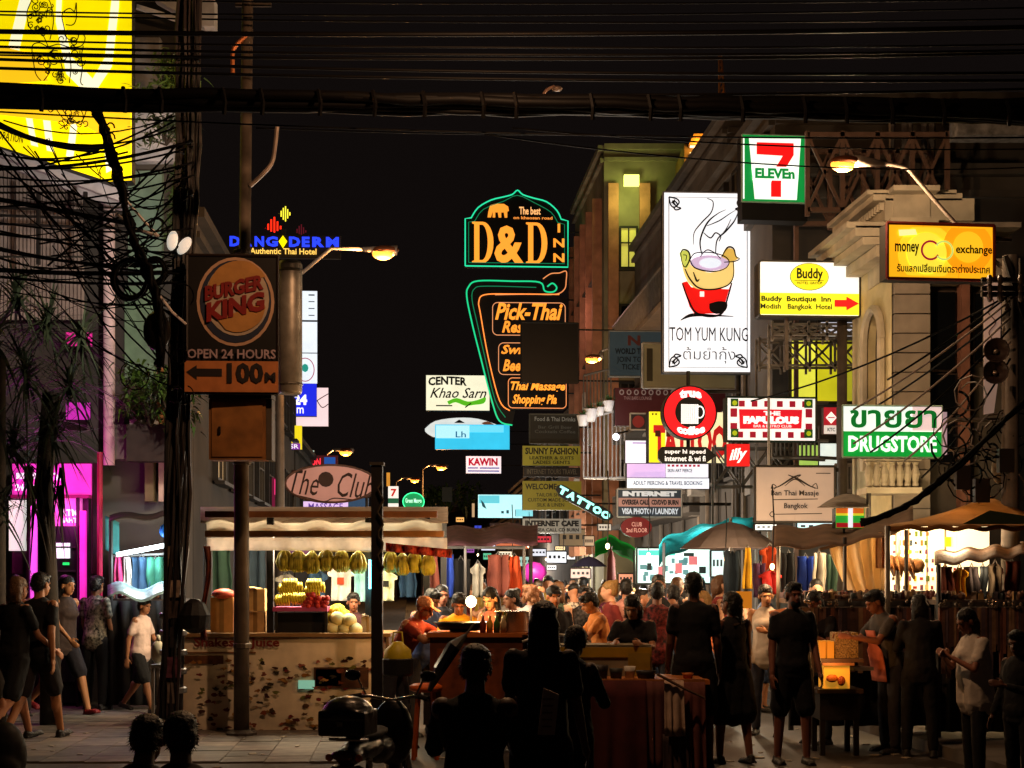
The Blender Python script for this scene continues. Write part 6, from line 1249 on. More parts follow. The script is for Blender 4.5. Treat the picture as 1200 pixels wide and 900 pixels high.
lamp('stall_light', P(1075, 628, 17.6)-cd_.o.location, '#ffdc9c', 70, .15, cd_.o); lamp('stall_light', P(1000, 640, 17.2)-cd_.o.location, '#ffd090', 50, .15, cd_.o)
hm = MB().ell((0, 0, 0), (.09, .09, .1), 12, 8).lathe([(.09, -.05), (.15, -.075), (.15, -.085), (.09, -.07)], n=14)
hme = hm.mesh('hanging_hat', mat('#7a5028', .8, noise=.4, scale=14), True)
for i, (x, y, r_) in enumerate(((1042, 659, 60), (1052, 660, 75), (1062, 661, 80), (1074, 663, 70))):
    o = bpy.data.objects.new('hanging_hat', hme); link(o); o.location = P(x, y, 17.4); o.rotation_euler = (R(20), R(r_), R(q.uniform(-20, 20)))
    tag(o, ('leftmost', 'second', 'third', 'rightmost')[i]+' brown hat hanging before the bright card display', 'hat', 'brown hats before the card display')
lamp('stall_light', P(1012, 628, 16.9)-CU.location, '#ffe0b0', 110, .12, CU)  # unseen lamp added behind the curtain to brighten its cloth
# orange pyramid tent
te = TE = thing('market_tent', 'orange peaked market tent with dark green inner lining at the right edge', 'tent', (X(1160, 16), 15.6, .12))
def tri(a, b, c, name, m, par):
    a, b, c = map(Vector, (a, b, c)); return cloth(lambda u, v: tuple(a.lerp(b, u).lerp(c, v)-Vector((0, 0, .12*4*v*(1-v)*.4))), 8, 6, name, m, par)
OT = mat('#c09a68', .85, noise=.25, scale=3, trans=.45); apx = P(1158, 580, 16.2)
c1, c2, c3, c4 = P(1040, 616, 15.2), P(1262, 616, 15.2), P(1235, 612, 17.6), P(1052, 612, 17.6)
for a, b in ((c1, c2), (c2, c3), (c3, c4), (c4, c1)): tri(a, b, apx, 'roof_panel', OT, te)
cloth(lambda u, v: tuple(c1.lerp(c2, u)-Vector((0, 0, .05*v+.015*math.sin(u*40)))), 40, 2, 'valance', mat('#8a5a2c', .9), te)
lin_ = MB(); a = P(1128, 614, 15.1); b_ = P(1262, 614, 15.1); t_ = P(1160, 598, 15.12); lin_.add([a, b_, t_], [(0, 1, 2)]); lin_.build('green_lining', mat('#24301c', .9), te, solid=.01)
for p in (c1, c2, c3, c4): MB().tube([p, (p.x, p.y, .12)], .03, 8).build('post', mat('#7a7268', .4, .5), te)
aw_ = thing('awning', 'long sagging brown awning running left from the tent over the clothes', 'awning', (X(960, 16.8), 16.8, .12))
cloth(lambda u, v: (X(905+165*u, 16+1.4*v), 16+1.4*v, Z(641-24*u, 16)+.28*v-.08*math.sin(u*3.14)+.02*math.sin(u*21)), 30, 6, 'cloth', mat('#6a5240', .9, noise=.4, scale=3), aw_)
for px in (912, 990, 1062): MB().tube([P(px, 640-20*(px-905)/165, 16.1), (X(px, 16.1), 16.1, .12)], .022, 6).build('post', mat('#3a342e', .5), aw_)
g1 = thing('awning', 'small grey cloth canopy beside the beige massage board', 'awning', (X(990, 18), 18, 0))
cloth(lambda u, v: (X(958+60*u, 17.6+1*v), 17.6+v, Z(594-17*math.sin(u*2.6)*v-4*v, 17.6)), 16, 5, 'cloth', mat('#8a8278', .85, noise=.3), g1); MB().tube([P(1018, 578, 18), (X(1018, 18), 18, 0)], .03, 6).build('post', mat('#2a2624'), g1)
g2 = thing('awning', 'low ragged brown stall roof under the orange tent', 'awning', (X(1150, 15), 15.2, .12))
cloth(lambda u, v: (X(1095+130*u, 14.8+1.4*v), 14.8+1.4*v, Z(662-14*u, 14.8)+.16*v+.02*math.sin(u*26)), 30, 6, 'cloth', mat('#7a6458', .9, noise=.5, scale=5), g2)
for px in (1100, 1215): MB().tube([P(px, 661, 14.9), (X(px, 14.9), 14.9, .12)], .025, 6).build('post', mat('#2c2824', .5), g2)
lamp('stall_light', P(1150, 668, 15.2)-g2.location, '#ffc890', 7, .1, g2)
for i, (cx, y0, w, c, kk) in enumerate(((1108, 664, 16, '#6a3428', 'cloth'), (1124, 665, 18, '#d0a020', 'shirt'), (1139, 664, 14, '#3a3a44', 'cloth'), (1152, 664, 12, '#22303c', 'cloth'), (1166, 660, 18, '#8a8478', 'shirt'), (1186, 658, 20, '#6a3428', 'cloth'))):
    garment(cx, y0, 702, w, 15.3, c, ('leftmost', 'second', 'third', 'fourth', 'fifth', 'rightmost')[i]+' under the low ragged brown roof', kk, 'clothes under the ragged roof')
for i, (cx, y0, y1, w, c, kk) in enumerate(((876, 642, 690, 14, '#d0a020', 'dress'), (858, 646, 700, 18, '#22303c', 'cloth'), (902, 640, 672, 24, '#c04a20', 'shirt'), (903, 668, 696, 26, '#b02420', 'shirt'), (924, 648, 700, 16, '#151517', 'cloth'), (944, 652, 700, 18, '#1c3a9a', 'cloth'), (960, 648, 698, 16, '#8a8478', 'cloth'), (890, 660, 700, 14, '#4a2c4c', 'cloth'), (975, 650, 698, 14, '#20382c', 'cloth'))):
    garment(cx, y0, y1, w, 17.4+.12*(i % 3), c, 'at place %s below the long brown awning' % ('one', 'two', 'three', 'four', 'five', 'six', 'seven', 'eight', 'nine')[i], kk, 'clothes below the long brown awning')
lamp('stall_light', P(905, 648, 16.6)-aw_.location, '#ffd8a8', 22, .1, aw_)
# dark goods tables with clutter
def goods_table(label, x0, x1, ytop, d, n, dep=.8, col='#1c1614'):
    o = thing('goods_table', label, 'market table', (X((x0+x1)/2, d), d, .12))
    MB().span((X(x0, d), d, Z(ytop, d)-.05), (X(x1, d), d+dep, Z(ytop, d))).build('table_top', mat('#4a3a30', .6), o)
    cloth(lambda u, v: (X(x0+(x1-x0)*u, d), d-.03+.03*math.sin(u*36), Z(ytop, d)-.02-(Z(ytop, d)-.2)*v), 50, 4, 'table_skirt', mat(col, .9, noise=.5, scale=8), o)
    for px in (x0+4, x1-4): MB().beam((X(px, d), d+.1, .12), (X(px, d), d+.1, Z(ytop, d)-.03), .05).build('leg', mat('#2c2824'), o)
    b = [MB() for _ in range(6)]; cs = ('#6a4a38', '#3a3038', '#8a7a6a', '#5a2a24', '#2c3438', '#a08458')
    for i in range(n):
        x = q.uniform(x0+2, x1-2); yy = d+q.uniform(.05, dep-.05); s1, s2, s3 = q.uniform(.02, .07), q.uniform(.02, .05), q.uniform(.02, .09)
        if i % 3: b[i % 6].box((X(x, d), yy, Z(ytop, d)+s3/2), (s1, s2, s3), rz=q.uniform(0, 3))
        else: b[i % 6].ell((X(x, d), yy, Z(ytop, d)+s3*.6), (s1*.6, s1*.6, s3*.6), 7, 5)
    for k, mb in enumerate(b): g = mb.build('small_goods', mat(cs[k], .5, .1, noise=.4, scale=20), o); g['kind'] = 'stuff'
    return o
lamp('stall_light', P(1120, 640, 15.9)-TE.location, '#ffe0b0', 30, .1, TE)
goods_table('long dark table of small trinkets in front of the cream curtain', 925, 1095, 702, 15.5, 300)
goods_table('dark table of small trinkets under the low ragged roof', 1098, 1210, 703, 14.9, 200)
goods_table('dark trinket table at left under the tube light', 120, 205, 702, 18.0, 120)
# front dark racks below tables (hung belts / bags)
for x0, x1, d, l in ((930, 1090, 15.3, 'row of dark belts and bags hung below the trinket table before the curtain'), (1100, 1205, 14.7, 'row of dark belts and bags hung below the ragged roof table')):
    o = thing('hanging_rack', l, 'rack', (X((x0+x1)/2, d), d, .12)); MB().tube([P(x0, 712, d), P(x1, 712, d)], .012, 6).build('rail', mat('#6a6058', .4, .6), o)
    for i in range(34):
        x = x0+(x1-x0)*(i+.5)/34; L_ = q.uniform(.3, .75); MB().box((X(x, d), d-.02, Z(712, d)-L_/2), (q.uniform(.03, .05), .03, L_), rz=q.uniform(-.3, .3)).build('hanging_strap', mat(q.choice(('#4a342c', '#5a4038', '#2c2224', '#7a4c3c', '#5c4a50', '#8a6a50')), .5, noise=.4, scale=12), o)
    for i in range(26): x = q.uniform(x0, x1); MB().ell(P(x, 704+q.uniform(0, 8), d-.05), (.018, .018, .022), 6, 4).build('shiny_buckle', mat('#b0a090', .25, .9), o)
# tarps and umbrellas in mid street
def umbrella(label, cx, ytop, yrim, w, d, col, name='market_umbrella', zb=.0):
    o = thing(name, label, 'umbrella', (X(cx, d), d, zb)); r = w/2/F*d; zt, zr = Z(ytop, d), Z(yrim, d); m = mat(col, .8, noise=.25, scale=3, trans=.35)
    for k in range(8):
        a0, a1 = k*math.pi/4, (k+1)*math.pi/4; vs = []; fs = []
        for i in range(5):
            t = i/4; rr = r*t; z = zt-(zt-zr)*t**1.6
            for j in range(4):
                a = a0+(a1-a0)*j/3; s_ = 1-.04*math.sin(j/3*math.pi)*t; vs.append((X(cx, d)+rr*s_*math.cos(a), d+rr*s_*math.sin(a), z))
        for i in range(4): fs += [(i*4+j, i*4+j+1, i*4+5+j, i*4+4+j) for j in range(3)]
        MB().add(vs, fs).build('panel', m, o, solid=.006)
    MB().tube([(X(cx, d), d, zb), (X(cx, d), d, zt+.06)], .022, 8).build('pole', mat('#6a645c', .4, .5), o)
    return o
umbrella('large grey brown market umbrella in front of the teal tarp', 856, 612, 643, 118, 21, '#8a7a74')
umbrella('small blue black umbrella far back in the crowd', 690, 652, 664, 42, 42, '#3a3858')
tt = thing('tarpaulin', 'teal tarpaulin sloping over the stalls behind the grey umbrella', 'tarpaulin', (X(830, 23), 23, 0))
cloth(lambda u, v: (X(772+122*u, 22.5+1.5*v), 22.5+1.5*v, Z(640-(38*u**.5)+(34-10*u)*v, 22.5)+.03*math.sin(u*20)+.15*v), 24, 6, 'cloth', mat('#2cb0b8', .7, noise=.25, scale=2, trans=.6), tt)
for px in (778, 890): MB().tube([P(px, 636 if px < 800 else 604, 22.6), (X(px, 22.6), 22.6, 0)], .025, 6).build('post', mat('#2a2826'), tt)
lamp('stall_light', P(835, 632, 23)-tt.location, '#c8fff4', 30, .1, tt)
gt = thing('tarpaulin', 'bright green tarpaulin lit from beneath under the dark red oval board', 'tarpaulin', (X(722, 27), 27, 0))
cloth(lambda u, v: (X(697+50*u, 26.5+1.5*v), 26.5+1.5*v, Z(626+26*abs(u-.35)*1.0+26*v, 26.5)+.15*v+.012*math.sin(u*18)), 20, 6, 'cloth', mat('#1ca03c', .7, noise=.3, scale=3, trans=.6), gt)
MB().tube([P(714, 636, 26.6), (X(714, 26.6), 26.6, 0)], .03, 6).build('post', mat('#2a2826'), gt); MB().tube([P(744, 645, 26.6), (X(744, 26.6), 26.6, 0)], .03, 6).build('post', mat('#2a2826'), gt)
lamp('stall_light', P(722, 652, 25.6)-gt.location, '#d8ffd8', 26, .1, gt)
fu = thing('folded_umbrella', 'tall folded maroon parasol standing in the crowd before the green tarp', 'umbrella', (X(716, 22), 22, 0))
MB().tube([P(716, 700, 22), P(716, 680, 22), P(716, 655, 22), P(716, 642, 22)], [.06, .075, .06, .01], 8).build('folded_cloth', mat('#4a1c18', .8), fu, smooth=True); MB().tube([P(716, 640, 22), (X(716, 22), 22, 0)], .018, 6).build('pole', mat('#2a2420'), fu)
s = Sign('shop_window', 'bright cyan white shopfront window full of posters behind the crowd', 'shopfront', 745, 642, 832, 684, 25, '#dcfff8', 1., .2, frame='#2a2c2c', fw=1.6, evar=.15)
s.rect(747, 645, 790, 651, '#50d8c0', .9, 'teal_strip'); wq = random.Random(12)
s.rects([(x, y, x+wq.uniform(3, 8), y+wq.uniform(3, 7)) for x, y in [(wq.uniform(748, 822), wq.uniform(652, 678)) for _ in range(22)]], '#5a8a90', .5, 'poster_print'); s.rects([(790, 660, 798, 672), (806, 652, 816, 662), (770, 664, 775, 674)], '#c86a70', .7, 'poster_print'); s.rects([(800, 648, 812, 652), (757, 660, 762, 668), (818, 664, 826, 672)], '#1c2c2c', .1, 'poster_print')
MB().beam((0, -.14, 0), (0, -.14, 1.0), .05) if False else None
for x0, y0, x1, y1, d, c, e, l in ((832, 645, 852, 676, 24, '#c8d8d8', .7, 'narrow pale shopfront panel left of the hanging orange clothes'), (640, 646, 664, 660, 60, '#f4f8ff', 1, 'white lit awning far back left of the green tarp'), (664, 650, 699, 656, 58, '#ffffff', 1, 'long white lit fascia far back left of the green tarp'), (606, 652, 622, 664, 62, '#a8d8cc', .8, 'pale green lit shopfront deep in the street'), (622, 643, 640, 652, 64, '#f0f4ff', .9, 'small white lit fascia deep in the street'), (668, 666, 692, 678, 40, '#c8a8a0', .5, 'small pink paper notice held over the far crowd'), (724, 672, 742, 684, 28, '#f0a080', .7, 'low salmon lit panel beside the folded maroon parasol'), (883, 614, 910, 622, 20.6, '#e4f4ff', .9, 'white light strip under the beige massage board'), (932, 612, 975, 622, 20.6, '#c0ecf8', .9, 'pale blue light strip right under the beige massage board'), (655, 620, 690, 640, 52, '#8a7a60', .35, 'dim tan awning face beyond the slanted neon')):
    ss = Sign('shop_sign', l, 'sign', x0, y0, x1, y1, d, c, e, .1, frame='#22201e', fw=1)
    ss.rects([(x0+(x1-x0)*(.12+.22*i), y0+(y1-y0)*.35, x0+(x1-x0)*(.24+.22*i), y0+(y1-y0)*.6) for i in range(4)], '#303436', 0, 'print')
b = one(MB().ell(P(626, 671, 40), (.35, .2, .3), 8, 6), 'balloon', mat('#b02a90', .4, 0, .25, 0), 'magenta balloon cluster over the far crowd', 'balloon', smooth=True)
# mid street stall lights (bulbs hung from stall frames) that light the crowd; the last two are added for rim light
for i, (px, py, d, w_, c) in enumerate(((600, 655, 24, 90, '#ffd8a8'), (660, 650, 30, 120, '#fff0dc'), (620, 640, 38, 160, '#fff0dc'), (760, 650, 22, 60, '#fff4e4'), (700, 648, 36, 140, '#ffe4c4'), (560, 650, 45, 160, '#ffe4c4'), (640, 655, 52, 200, '#fff4e4'), (600, 652, 70, 300, '#fff0e0'), (850, 655, 19.5, 45, '#ffdcb0'), (712, 640, 17.3, 16, '#ffc890'), (905, 664, 16.0, 10, '#ffc890'))):
    o = thing('hanging_bulb', 'bare stall bulb on a cord, %s' % ('over the left side of the crowd', 'over the middle of the crowd', 'deeper over the middle of the crowd', 'before the bright shopfront', 'before the green tarp', 'far left over the street', 'far back in the middle', 'farthest back in the street', 'left of the hanging orange clothes', 'added to rim-light the man in the orange tee', 'added to rim-light the white sleeveless top')[i], 'light bulb', P(px, py, d), 0, 'bulbs over the market lane')
    MB().ell((0, 0, 0), (.026, .026, .036), 8, 6).build('bulb', mat('#ffdca0', .3, 0, 6, 0, sample=False), o, loc=(0, 0, 0), smooth=True); MB().tube([(0, 0, .06), (.02, 0, .5), (0, 0, .9)], .008, 4).build('cord', mat('#1a1614'), o, loc=(0, 0, 0))
    lamp('bulb_light', (0, 0, -.1), c, w_*2.6, .08, o)
# extra web of thin slack wires at the left
wq2 = random.Random(31); tw = thing('cable_tangle', 'dense web of thin slack wires between the yellow billboard and the dark pole', 'cable tangle', P(160, 330, 14))
for i in range(46):
    a, b = (wq2.uniform(-20, 150), wq2.uniform(130, 360)), (wq2.uniform(195, 232), wq2.uniform(120, 460)); MB().tube(sag(P(*a, 13.9), P(*b, 14.45), wq2.uniform(.02, .35), 9), wq2.uniform(.004, .010), 4).build('tangled_wire', CB, tw)
for i in range(16):
    x, y = wq2.uniform(120, 220), wq2.uniform(180, 470); MB().tube([P(u, v, 14+wq2.uniform(-.1, .1)) for u, v in curl(x, y, wq2.uniform(7, 22), wq2.uniform(0, 360), wq2.uniform(300, 620), 12, .3)], .007, 4).build('loose_loop', CB, tw)

def grille(label, x0, x1, yt0, yt1, yb, d, step, col, grp=None):
    o = thing('balcony_grille', label, 'railing', (X((x0+x1)/2, d), d, Z(yb, d)), 0, grp); m = mat(col, .5, .3, noise=.3)
    MB().tube([P(x0, yt0, d), P(x1, yt1, d)], .03, 6).build('top_rail', m, o); MB().tube([P(x0, yb, d), P(x1, yb, d)], .03, 6).build('bottom_rail', m, o)
    k = int((x1-x0)/step)
    for i in range(k+1): t = i/k; MB().tube([P(x0+(x1-x0)*t, yb, d), P(x0+(x1-x0)*t, yt0+(yt1-yt0)*t, d)], .018, 5).build('bar', m, o)
    for px in (x0+3, x1-3): MB().beam(P(px, yb, d), P(px, yb, d)+Vector((.9, .5, 0)), .05).build('wall_bracket', m, o)
    return o
grille('tall pale barred balcony screen left of the stacked white boards', 684, 732, 492, 478, 560, 31, 4.4, '#a8a49c')
grille('dim barred balcony screen beside the olive boards', 684, 716, 440, 432, 478, 36, 4, '#8a847c')
grille('dark balcony bars under the yellow lit windows', 905, 960, 500, 500, 536, 23.2, 5, '#7a746c')
grille('low balcony bars between the massage board and the cornice column', 978, 1008, 545, 545, 575, 21.5, 4.5, '#8a8078')
for i, (x, y, s_) in enumerate(((683, 499, 1.), (692, 494, 1.2), (703, 487, .8), (713, 482, 1.))):
    b = MB().lathe([(.08*s_, 0), (.13*s_, .2*s_), (.14*s_, .22*s_), (.1*s_, .21*s_)], n=10); o = b.build('pot', mat('#d0ccc4', .6), None, loc=P(x, y, 30.8), smooth=True)
    tag(o, ('leftmost', 'second', 'third', 'rightmost')[i]+' small pale pot on the barred balcony screen', 'pot', 'pale pots on the barred balcony'); lf = MB()
    for k in range(14): blade(lf, (0, 0, .2*s_), (q.gauss(0, 1), q.gauss(0, 1), 1.2), .25, .05, .3, 2)
    lf.build('leaves', mat('#3c5a2c', .6), o, loc=(0, 0, 0))
bl_ = thing('balcony_light', 'small white round light glowing beside the barred balcony screen', 'light', P(722, 512, 30)); MB().ell((0, 0, 0), (.07, .07, .07), 10, 7).build('globe', mat('#f4f0ff', .3, 0, 4, 0), bl_, loc=(0, 0, 0), smooth=True); MB().beam((0, 0, .07), (.3, .8, .2), .03).build('bracket', mat('#2a2826'), bl_, loc=(0, 0, 0)); lamp('globe_light', (-.1, -.15, 0), '#f4f0ff', 40, .1, bl_)
hk = thing('street_lamp', 'small unlit gooseneck lamp hanging among the cables near the top centre', 'street lamp', P(634, 130, 16))
MB().tube([P(*p, 16) for p in spl([(632, 134), (634, 118), (640, 106), (650, 101)])], .018, 6).build('arm', mat('#8a6a5a', .4, .5), hk); MB().ell(P(653, 104, 16), (.06, .05, .03), 10, 6).build('lamp_head', mat('#8a7468', .4, .4), hk, smooth=True)
# ================================================================ FOOD CARTS, MOTORBIKE, NEAR OBJECTS
def cart(name, label, cat, x0, x1, ytop, d, dep, body, top, legs=True, zlow=.35):
    o = thing(name, label, cat, (X((x0+x1)/2, d), d, 0)); zt = Z(ytop, d); a, b = X(x0, d), X(x1, d)
    MB().span((a, d, zt-.04), (b, d+dep, zt)).build('counter_top', mat(top, .45, noise=.3, scale=4), o)
    MB().span((a+.03, d+.03, zlow), (b-.03, d+dep-.03, zt-.045)).build('body', mat(body, .6, noise=.4, scale=4), o)
    for x in (a+.06, b-.06):
        for y in (d+.06, d+dep-.06): MB().beam((x, y, 0), (x, y, zlow), .05).build('leg', mat('#2a2420', .5, .4), o)
    return o, a, b, zt
c1_, a, b_, zt = cart('food_cart', 'brown topped food cart in the centre where the cooks work', 'food cart', 500, 655, 742, 14.2, .8, '#5a2c18', '#b4642c')
MB().lathe([(.02, 0), (.2, .03), (.27, .1), (.28, .1), (.21, .02)], (X(540, 14.4), 14.5, zt), 16).build('wok', mat('#2a2624', .35, .8), c1_, smooth=True)
MB().lathe([(.16, 0), (.17, .02), (.17, .2), (.18, .21)], (X(600, 14.4), 14.5, zt), 16).build('steel_pot', mat('#a09890', .25, .9), c1_, smooth=True)
for i, px in enumerate((566, 574, 582, 590)): MB().lathe([(.03, 0), (.032, .1), (.014, .13), (.014, .17)], (X(px, 14.3), 14.3, zt), 10).build('bottle', mat(('#7a3018', '#c09030', '#3a5a20', '#a08a6a')[i], .25), c1_, smooth=True)
MB().span((a+.1, 14.19, .55), (b_-.1, 14.185, zt-.15)).build('front_sheet', mat('#7a3c1c', .6, noise=.6, scale=7), c1_)
# curved glass cart with pale rim
g_c, a, b_, zt = cart('food_cart', 'black food cart with curved glass hood and pale rim beside the carton', 'food cart', 612, 700, 768, 13.9, .6, '#241a16', '#3a3430')
MB().tube([P(*p, 13.95) for p in spl([(612, 752), (640, 743), (665, 745), (688, 752), (700, 766)])], .014, 6).build('hood_rim', mat('#e8e0d0', .3, .6), g_c, smooth=True)
MB().grid(lambda u, v: (X(612+88*u, 13.95), 13.95+.4*v, Z(766-22*math.sin(min(1, (1-u)*1.3+.05)*1.57), 13.95)), 12, 2).build('hood_glass', mat('#2a1c14', .08, 0, noise=0, spec=.8), g_c, solid=.006)
bx = thing('carton', 'large tan cardboard box with yellow top band standing on the cart', 'box', (X(710, 13.3), 13.3, Z(812, 13.3)))
w_, h_ = 108/F*13.3, 54/F*13.3
MB().box((0, .2, h_/2), (w_, .4, h_)).build('box_body', mat('#8a8068', .8, noise=.3, scale=5), bx, loc=(0, 0, 0)); MB().box((0, -.006, h_-.05), (w_-.01, .01, .09)).build('band', mat('#a88418', .6), bx, loc=(0, 0, 0)); MB().box((w_*.36, -.012, h_/2-.02), (w_*.24, .01, h_-.07)).build('side_band', mat('#9a8028', .7, noise=.3), bx, loc=(0, 0, 0))
MB().box((0, .2, h_+.012), (w_*.98, .39, .012)).build('lid', mat('#7a7058', .8), bx, loc=(0, 0, 0))
ct, a, b_, zt = cart('food_table', 'front food table hung with dark red and white cloths', 'food table', 690, 826, 796, 12.9, .7, '#20140f', '#b4703c', zlow=.1)
def drape(x0, x1, y0, y1, col, name='cloth_drape', d=12.86, amp=.03):
    return MB().grid(lambda u, v: (X(x0+(x1-x0)*u, d)+.02*v*math.sin(u*9), d-.02+amp*math.sin(u*17)*v-.04*v, Z(y0+(y1-y0)*v, d)), 18, 6).build(name, mat(col, .9, noise=.4, scale=6), ct, smooth=True, solid=.006)
drape(690, 757, 797, 920, '#4a1a1a'); drape(756, 782, 798, 905, '#5c3430'); drape(778, 801, 797, 862, '#c0a490', d=12.8); drape(800, 826, 799, 915, '#6a3a34'); drape(776, 806, 860, 915, '#3a2a2a', d=12.82)
for px, py, r, h, c, n in ((738, 796, .05, .11, '#c8c0b4', 'paper_cup'), (722, 796, .06, .09, '#2a2c28', 'tin'), (757, 797, .09, .07, '#1c1614', 'bowl'), (704, 797, .07, .12, '#241c1a', 'jar'), (806, 797, .05, .05, '#b4642c', 'dish')):
    o = thing('table_'+n, {'paper_cup': 'white paper cup on the front food table', 'tin': 'small dark tin left of the white paper cup', 'bowl': 'black bowl right of the white paper cup', 'jar': 'dark jar at the left end of the front food table', 'dish': 'small orange dish at the right of the front food table'}[n], n.replace('_', ' '), (X(px, 13), 13, zt))
    MB().lathe([(r*.8, 0), (r, h), (r*1.05, h), (r*.75, .01)], n=14).build('shell', mat(c, .5), o, loc=(0, 0, 0), smooth=True)
    MB().lathe([(r*.9, h*.7), (r*.9, h*.72)], n=14).build('contents', mat('#6a4020', .6), o, loc=(0, 0, 0))
sk = one(MB().tube([P(770, 790, 12.75), P(800, 806, 12.75), P(826, 818, 12.75)], .012, 5), 'cooking_skewer', mat('#6a5040', .4, .4), 'long thin skewer rod lying across the front food table', 'skewer')
o2, a, b_, zt2 = cart('food_table', 'small orange topped side table right of the hung cloths', 'food table', 806, 832, 797, 13.2, .4, '#3a2018', '#c07034')
mnu = thing('menu_board', 'pale pink menu card held up at the back of the long haired woman', 'menu', (X(641, 7.4), 7.4, Z(861, 7.4)))
s_ = 7.4/F; MB().prism([(-11*s_, 0), (9*s_, 0), (14*s_, 47*s_), (-4*s_, 55*s_)], -.01, .01).build('card', mat('#b49c90', .7, noise=.2, scale=12), mnu, loc=(0, 0, 0)); MB().beam((0, .02, 0), (.0, .15, .0), .03).build('stand', mat('#2a2420'), mnu, loc=(0, 0, 0))
for i in range(5): MB().box((-.002+.002*i, -.013, (10+8*i)*s_), (12*s_, .003, 1.4*s_)).build('print_line', mat('#6a5048', .8), mnu, loc=(0, 0, 0))
# bright little right cart
rc, a, b_, zt = cart('snack_cart', 'dark snack cart with lit yellow food case between the black shirted man and the vendor', 'snack cart', 958, 1012, 808, 14.3, .5, '#14100e', '#3a2c22')
for x0, y0, x1, y1, d0, m, n in ((963, 779, 993, 806, 14.2, mat('#f0a830', .5, 0, .5, 0, evar=.5), 'lit_food_case'), (960, 776, 997, 779, 14.15, mat('#8a5a34', .5), 'case_lid'), (962, 752, 970, 772, 14.4, mat('#d89020', .5, 0, .25, 0), 'juice_cup'), (972, 752, 980, 772, 14.4, mat('#d89020', .5, 0, .25, 0), 'juice_cup'), (983, 742, 1010, 777, 14.45, mat('#a88450', .7, noise=.9, scale=60), 'price_sheet'), (960, 772, 1012, 776, 14.3, mat('#5a4030', .5), 'shelf'), (1000, 782, 1024, 786, 14.3, mat('#8a8078', .3, .6), 'steel_tray')):
    MB().span((X(x0, 14.3), d0, Z(y1, 14.3)), (X(x1, 14.3), d0+.25, Z(y0, 14.3))).build(n, m, rc)
MB().ell(P(975, 795, 14.17), (.06, .03, .04), 8, 6).build('pastry', mat('#c86a20', .6), rc); MB().ell(P(986, 798, 14.17), (.04, .03, .05), 8, 6).build('pastry', mat('#a04818', .6), rc)
lamp('case_light', P(978, 770, 14.0)-rc.location, '#ffb060', 6, .05, rc)
yb_ = Sign('paper_sign', 'plain orange paper sign held over the crowd left of the clothes', 'sign', 858, 693, 881, 713, 15.2, '#e08a24', .55, .03, body='#6a4420', evar=.3)
MB().tube([(0, .02, 0), (0, .02, -.5)], .012, 5).build('stick', mat('#6a5038'), yb_.o, loc=(0, 0, 0))
yb2 = Sign('paper_sign', 'slanted orange paper tray cover beside the black shirted man', 'sign', 903, 714, 924, 725, 14.3, '#d87840', .3, .03, body='#6a4420', tilt=-12)
yb = thing('plastic_bag', 'yellow plastic bag hanging beside the capped vendor', 'bag', (X(466, 14), 14, Z(792, 14)))
MB().lathe([(.05, 0), (.11, .04), (.14, .14), (.13, .25), (.06, .31), (.05, .33)], n=12).build('sack', mat('#c8b020', .5, noise=.4), yb, smooth=True, loc=(0, 0, 0)); MB().lathe([(.13, .0), (.15, .02), (.15, .16), (.141, .17)], n=12).build('dark_band', mat('#15120e', .6), yb, loc=(0, 0, 0)); MB().tube([(-.05, 0, .32), (-.04, 0, .42), (.04, 0, .42), (.05, 0, .32)], .01, 5).build('handle', mat('#c8b020', .5), yb, loc=(0, 0, 0))
st_ = thing('round_stool', 'round orange plastic stool under the capped vendor', 'stool', (X(499, 14.1), 14.1, .35))
MB().lathe([(.12, .3), (.16, .32), (.16, .36), (.12, .38)], n=16).build('seat', mat('#d0601c', .5), st_, smooth=True, loc=(0, 0, 0))
for i in range(4): a_ = i*1.57+.78; MB().beam((.1*math.cos(a_), .1*math.sin(a_), .3), (.16*math.cos(a_), .16*math.sin(a_), -.35), .03).build('leg', mat('#b0501c', .5), st_, loc=(0, 0, 0))
fu = thing('folded_umbrella', 'glossy black folded umbrella leaning by the cooks', 'umbrella', P(505, 812, 13.4))
MB().tube([P(503, 810, 13.4), P(515, 785, 13.4), P(532, 758, 13.45), P(546, 744, 13.5)], [.02, .06, .07, .02], 7).build('folded_cloth', mat('#0c0a0b', .15, spec=.8, noise=0), fu, smooth=False); MB().tube([P(546, 744, 13.5), P(556, 730, 13.5)], .012, 6).build('handle', mat('#8a8078', .3, .6), fu)
sw_ = thing('stall_support', 'white folding side table edge right of the thin boy', 'table', (X(187, 16), 16, .12))
MB().span(P(176, 783, 16), P(200, 779, 16)+Vector((0, .4, 0))).build('table_top', mat('#8a8880', .5), sw_)
for px in (178, 184): MB().beam((X(px, 16), 16.05, .12), (X(px, 16), 16.05, Z(783, 16)), .03).build('leg', mat('#9a9488', .4, .5), sw_)
wb = one(MB().ell(P(185, 764, 16.1), (.08, .08, .13), 10, 7).tube([P(185, 752, 16.1), P(186, 744, 16.1)], [.03, .02], 6), 'plastic_bag', mat('#d8d0b8', .5), 'knotted white plastic bag on the folding table edge', 'bag', smooth=True)
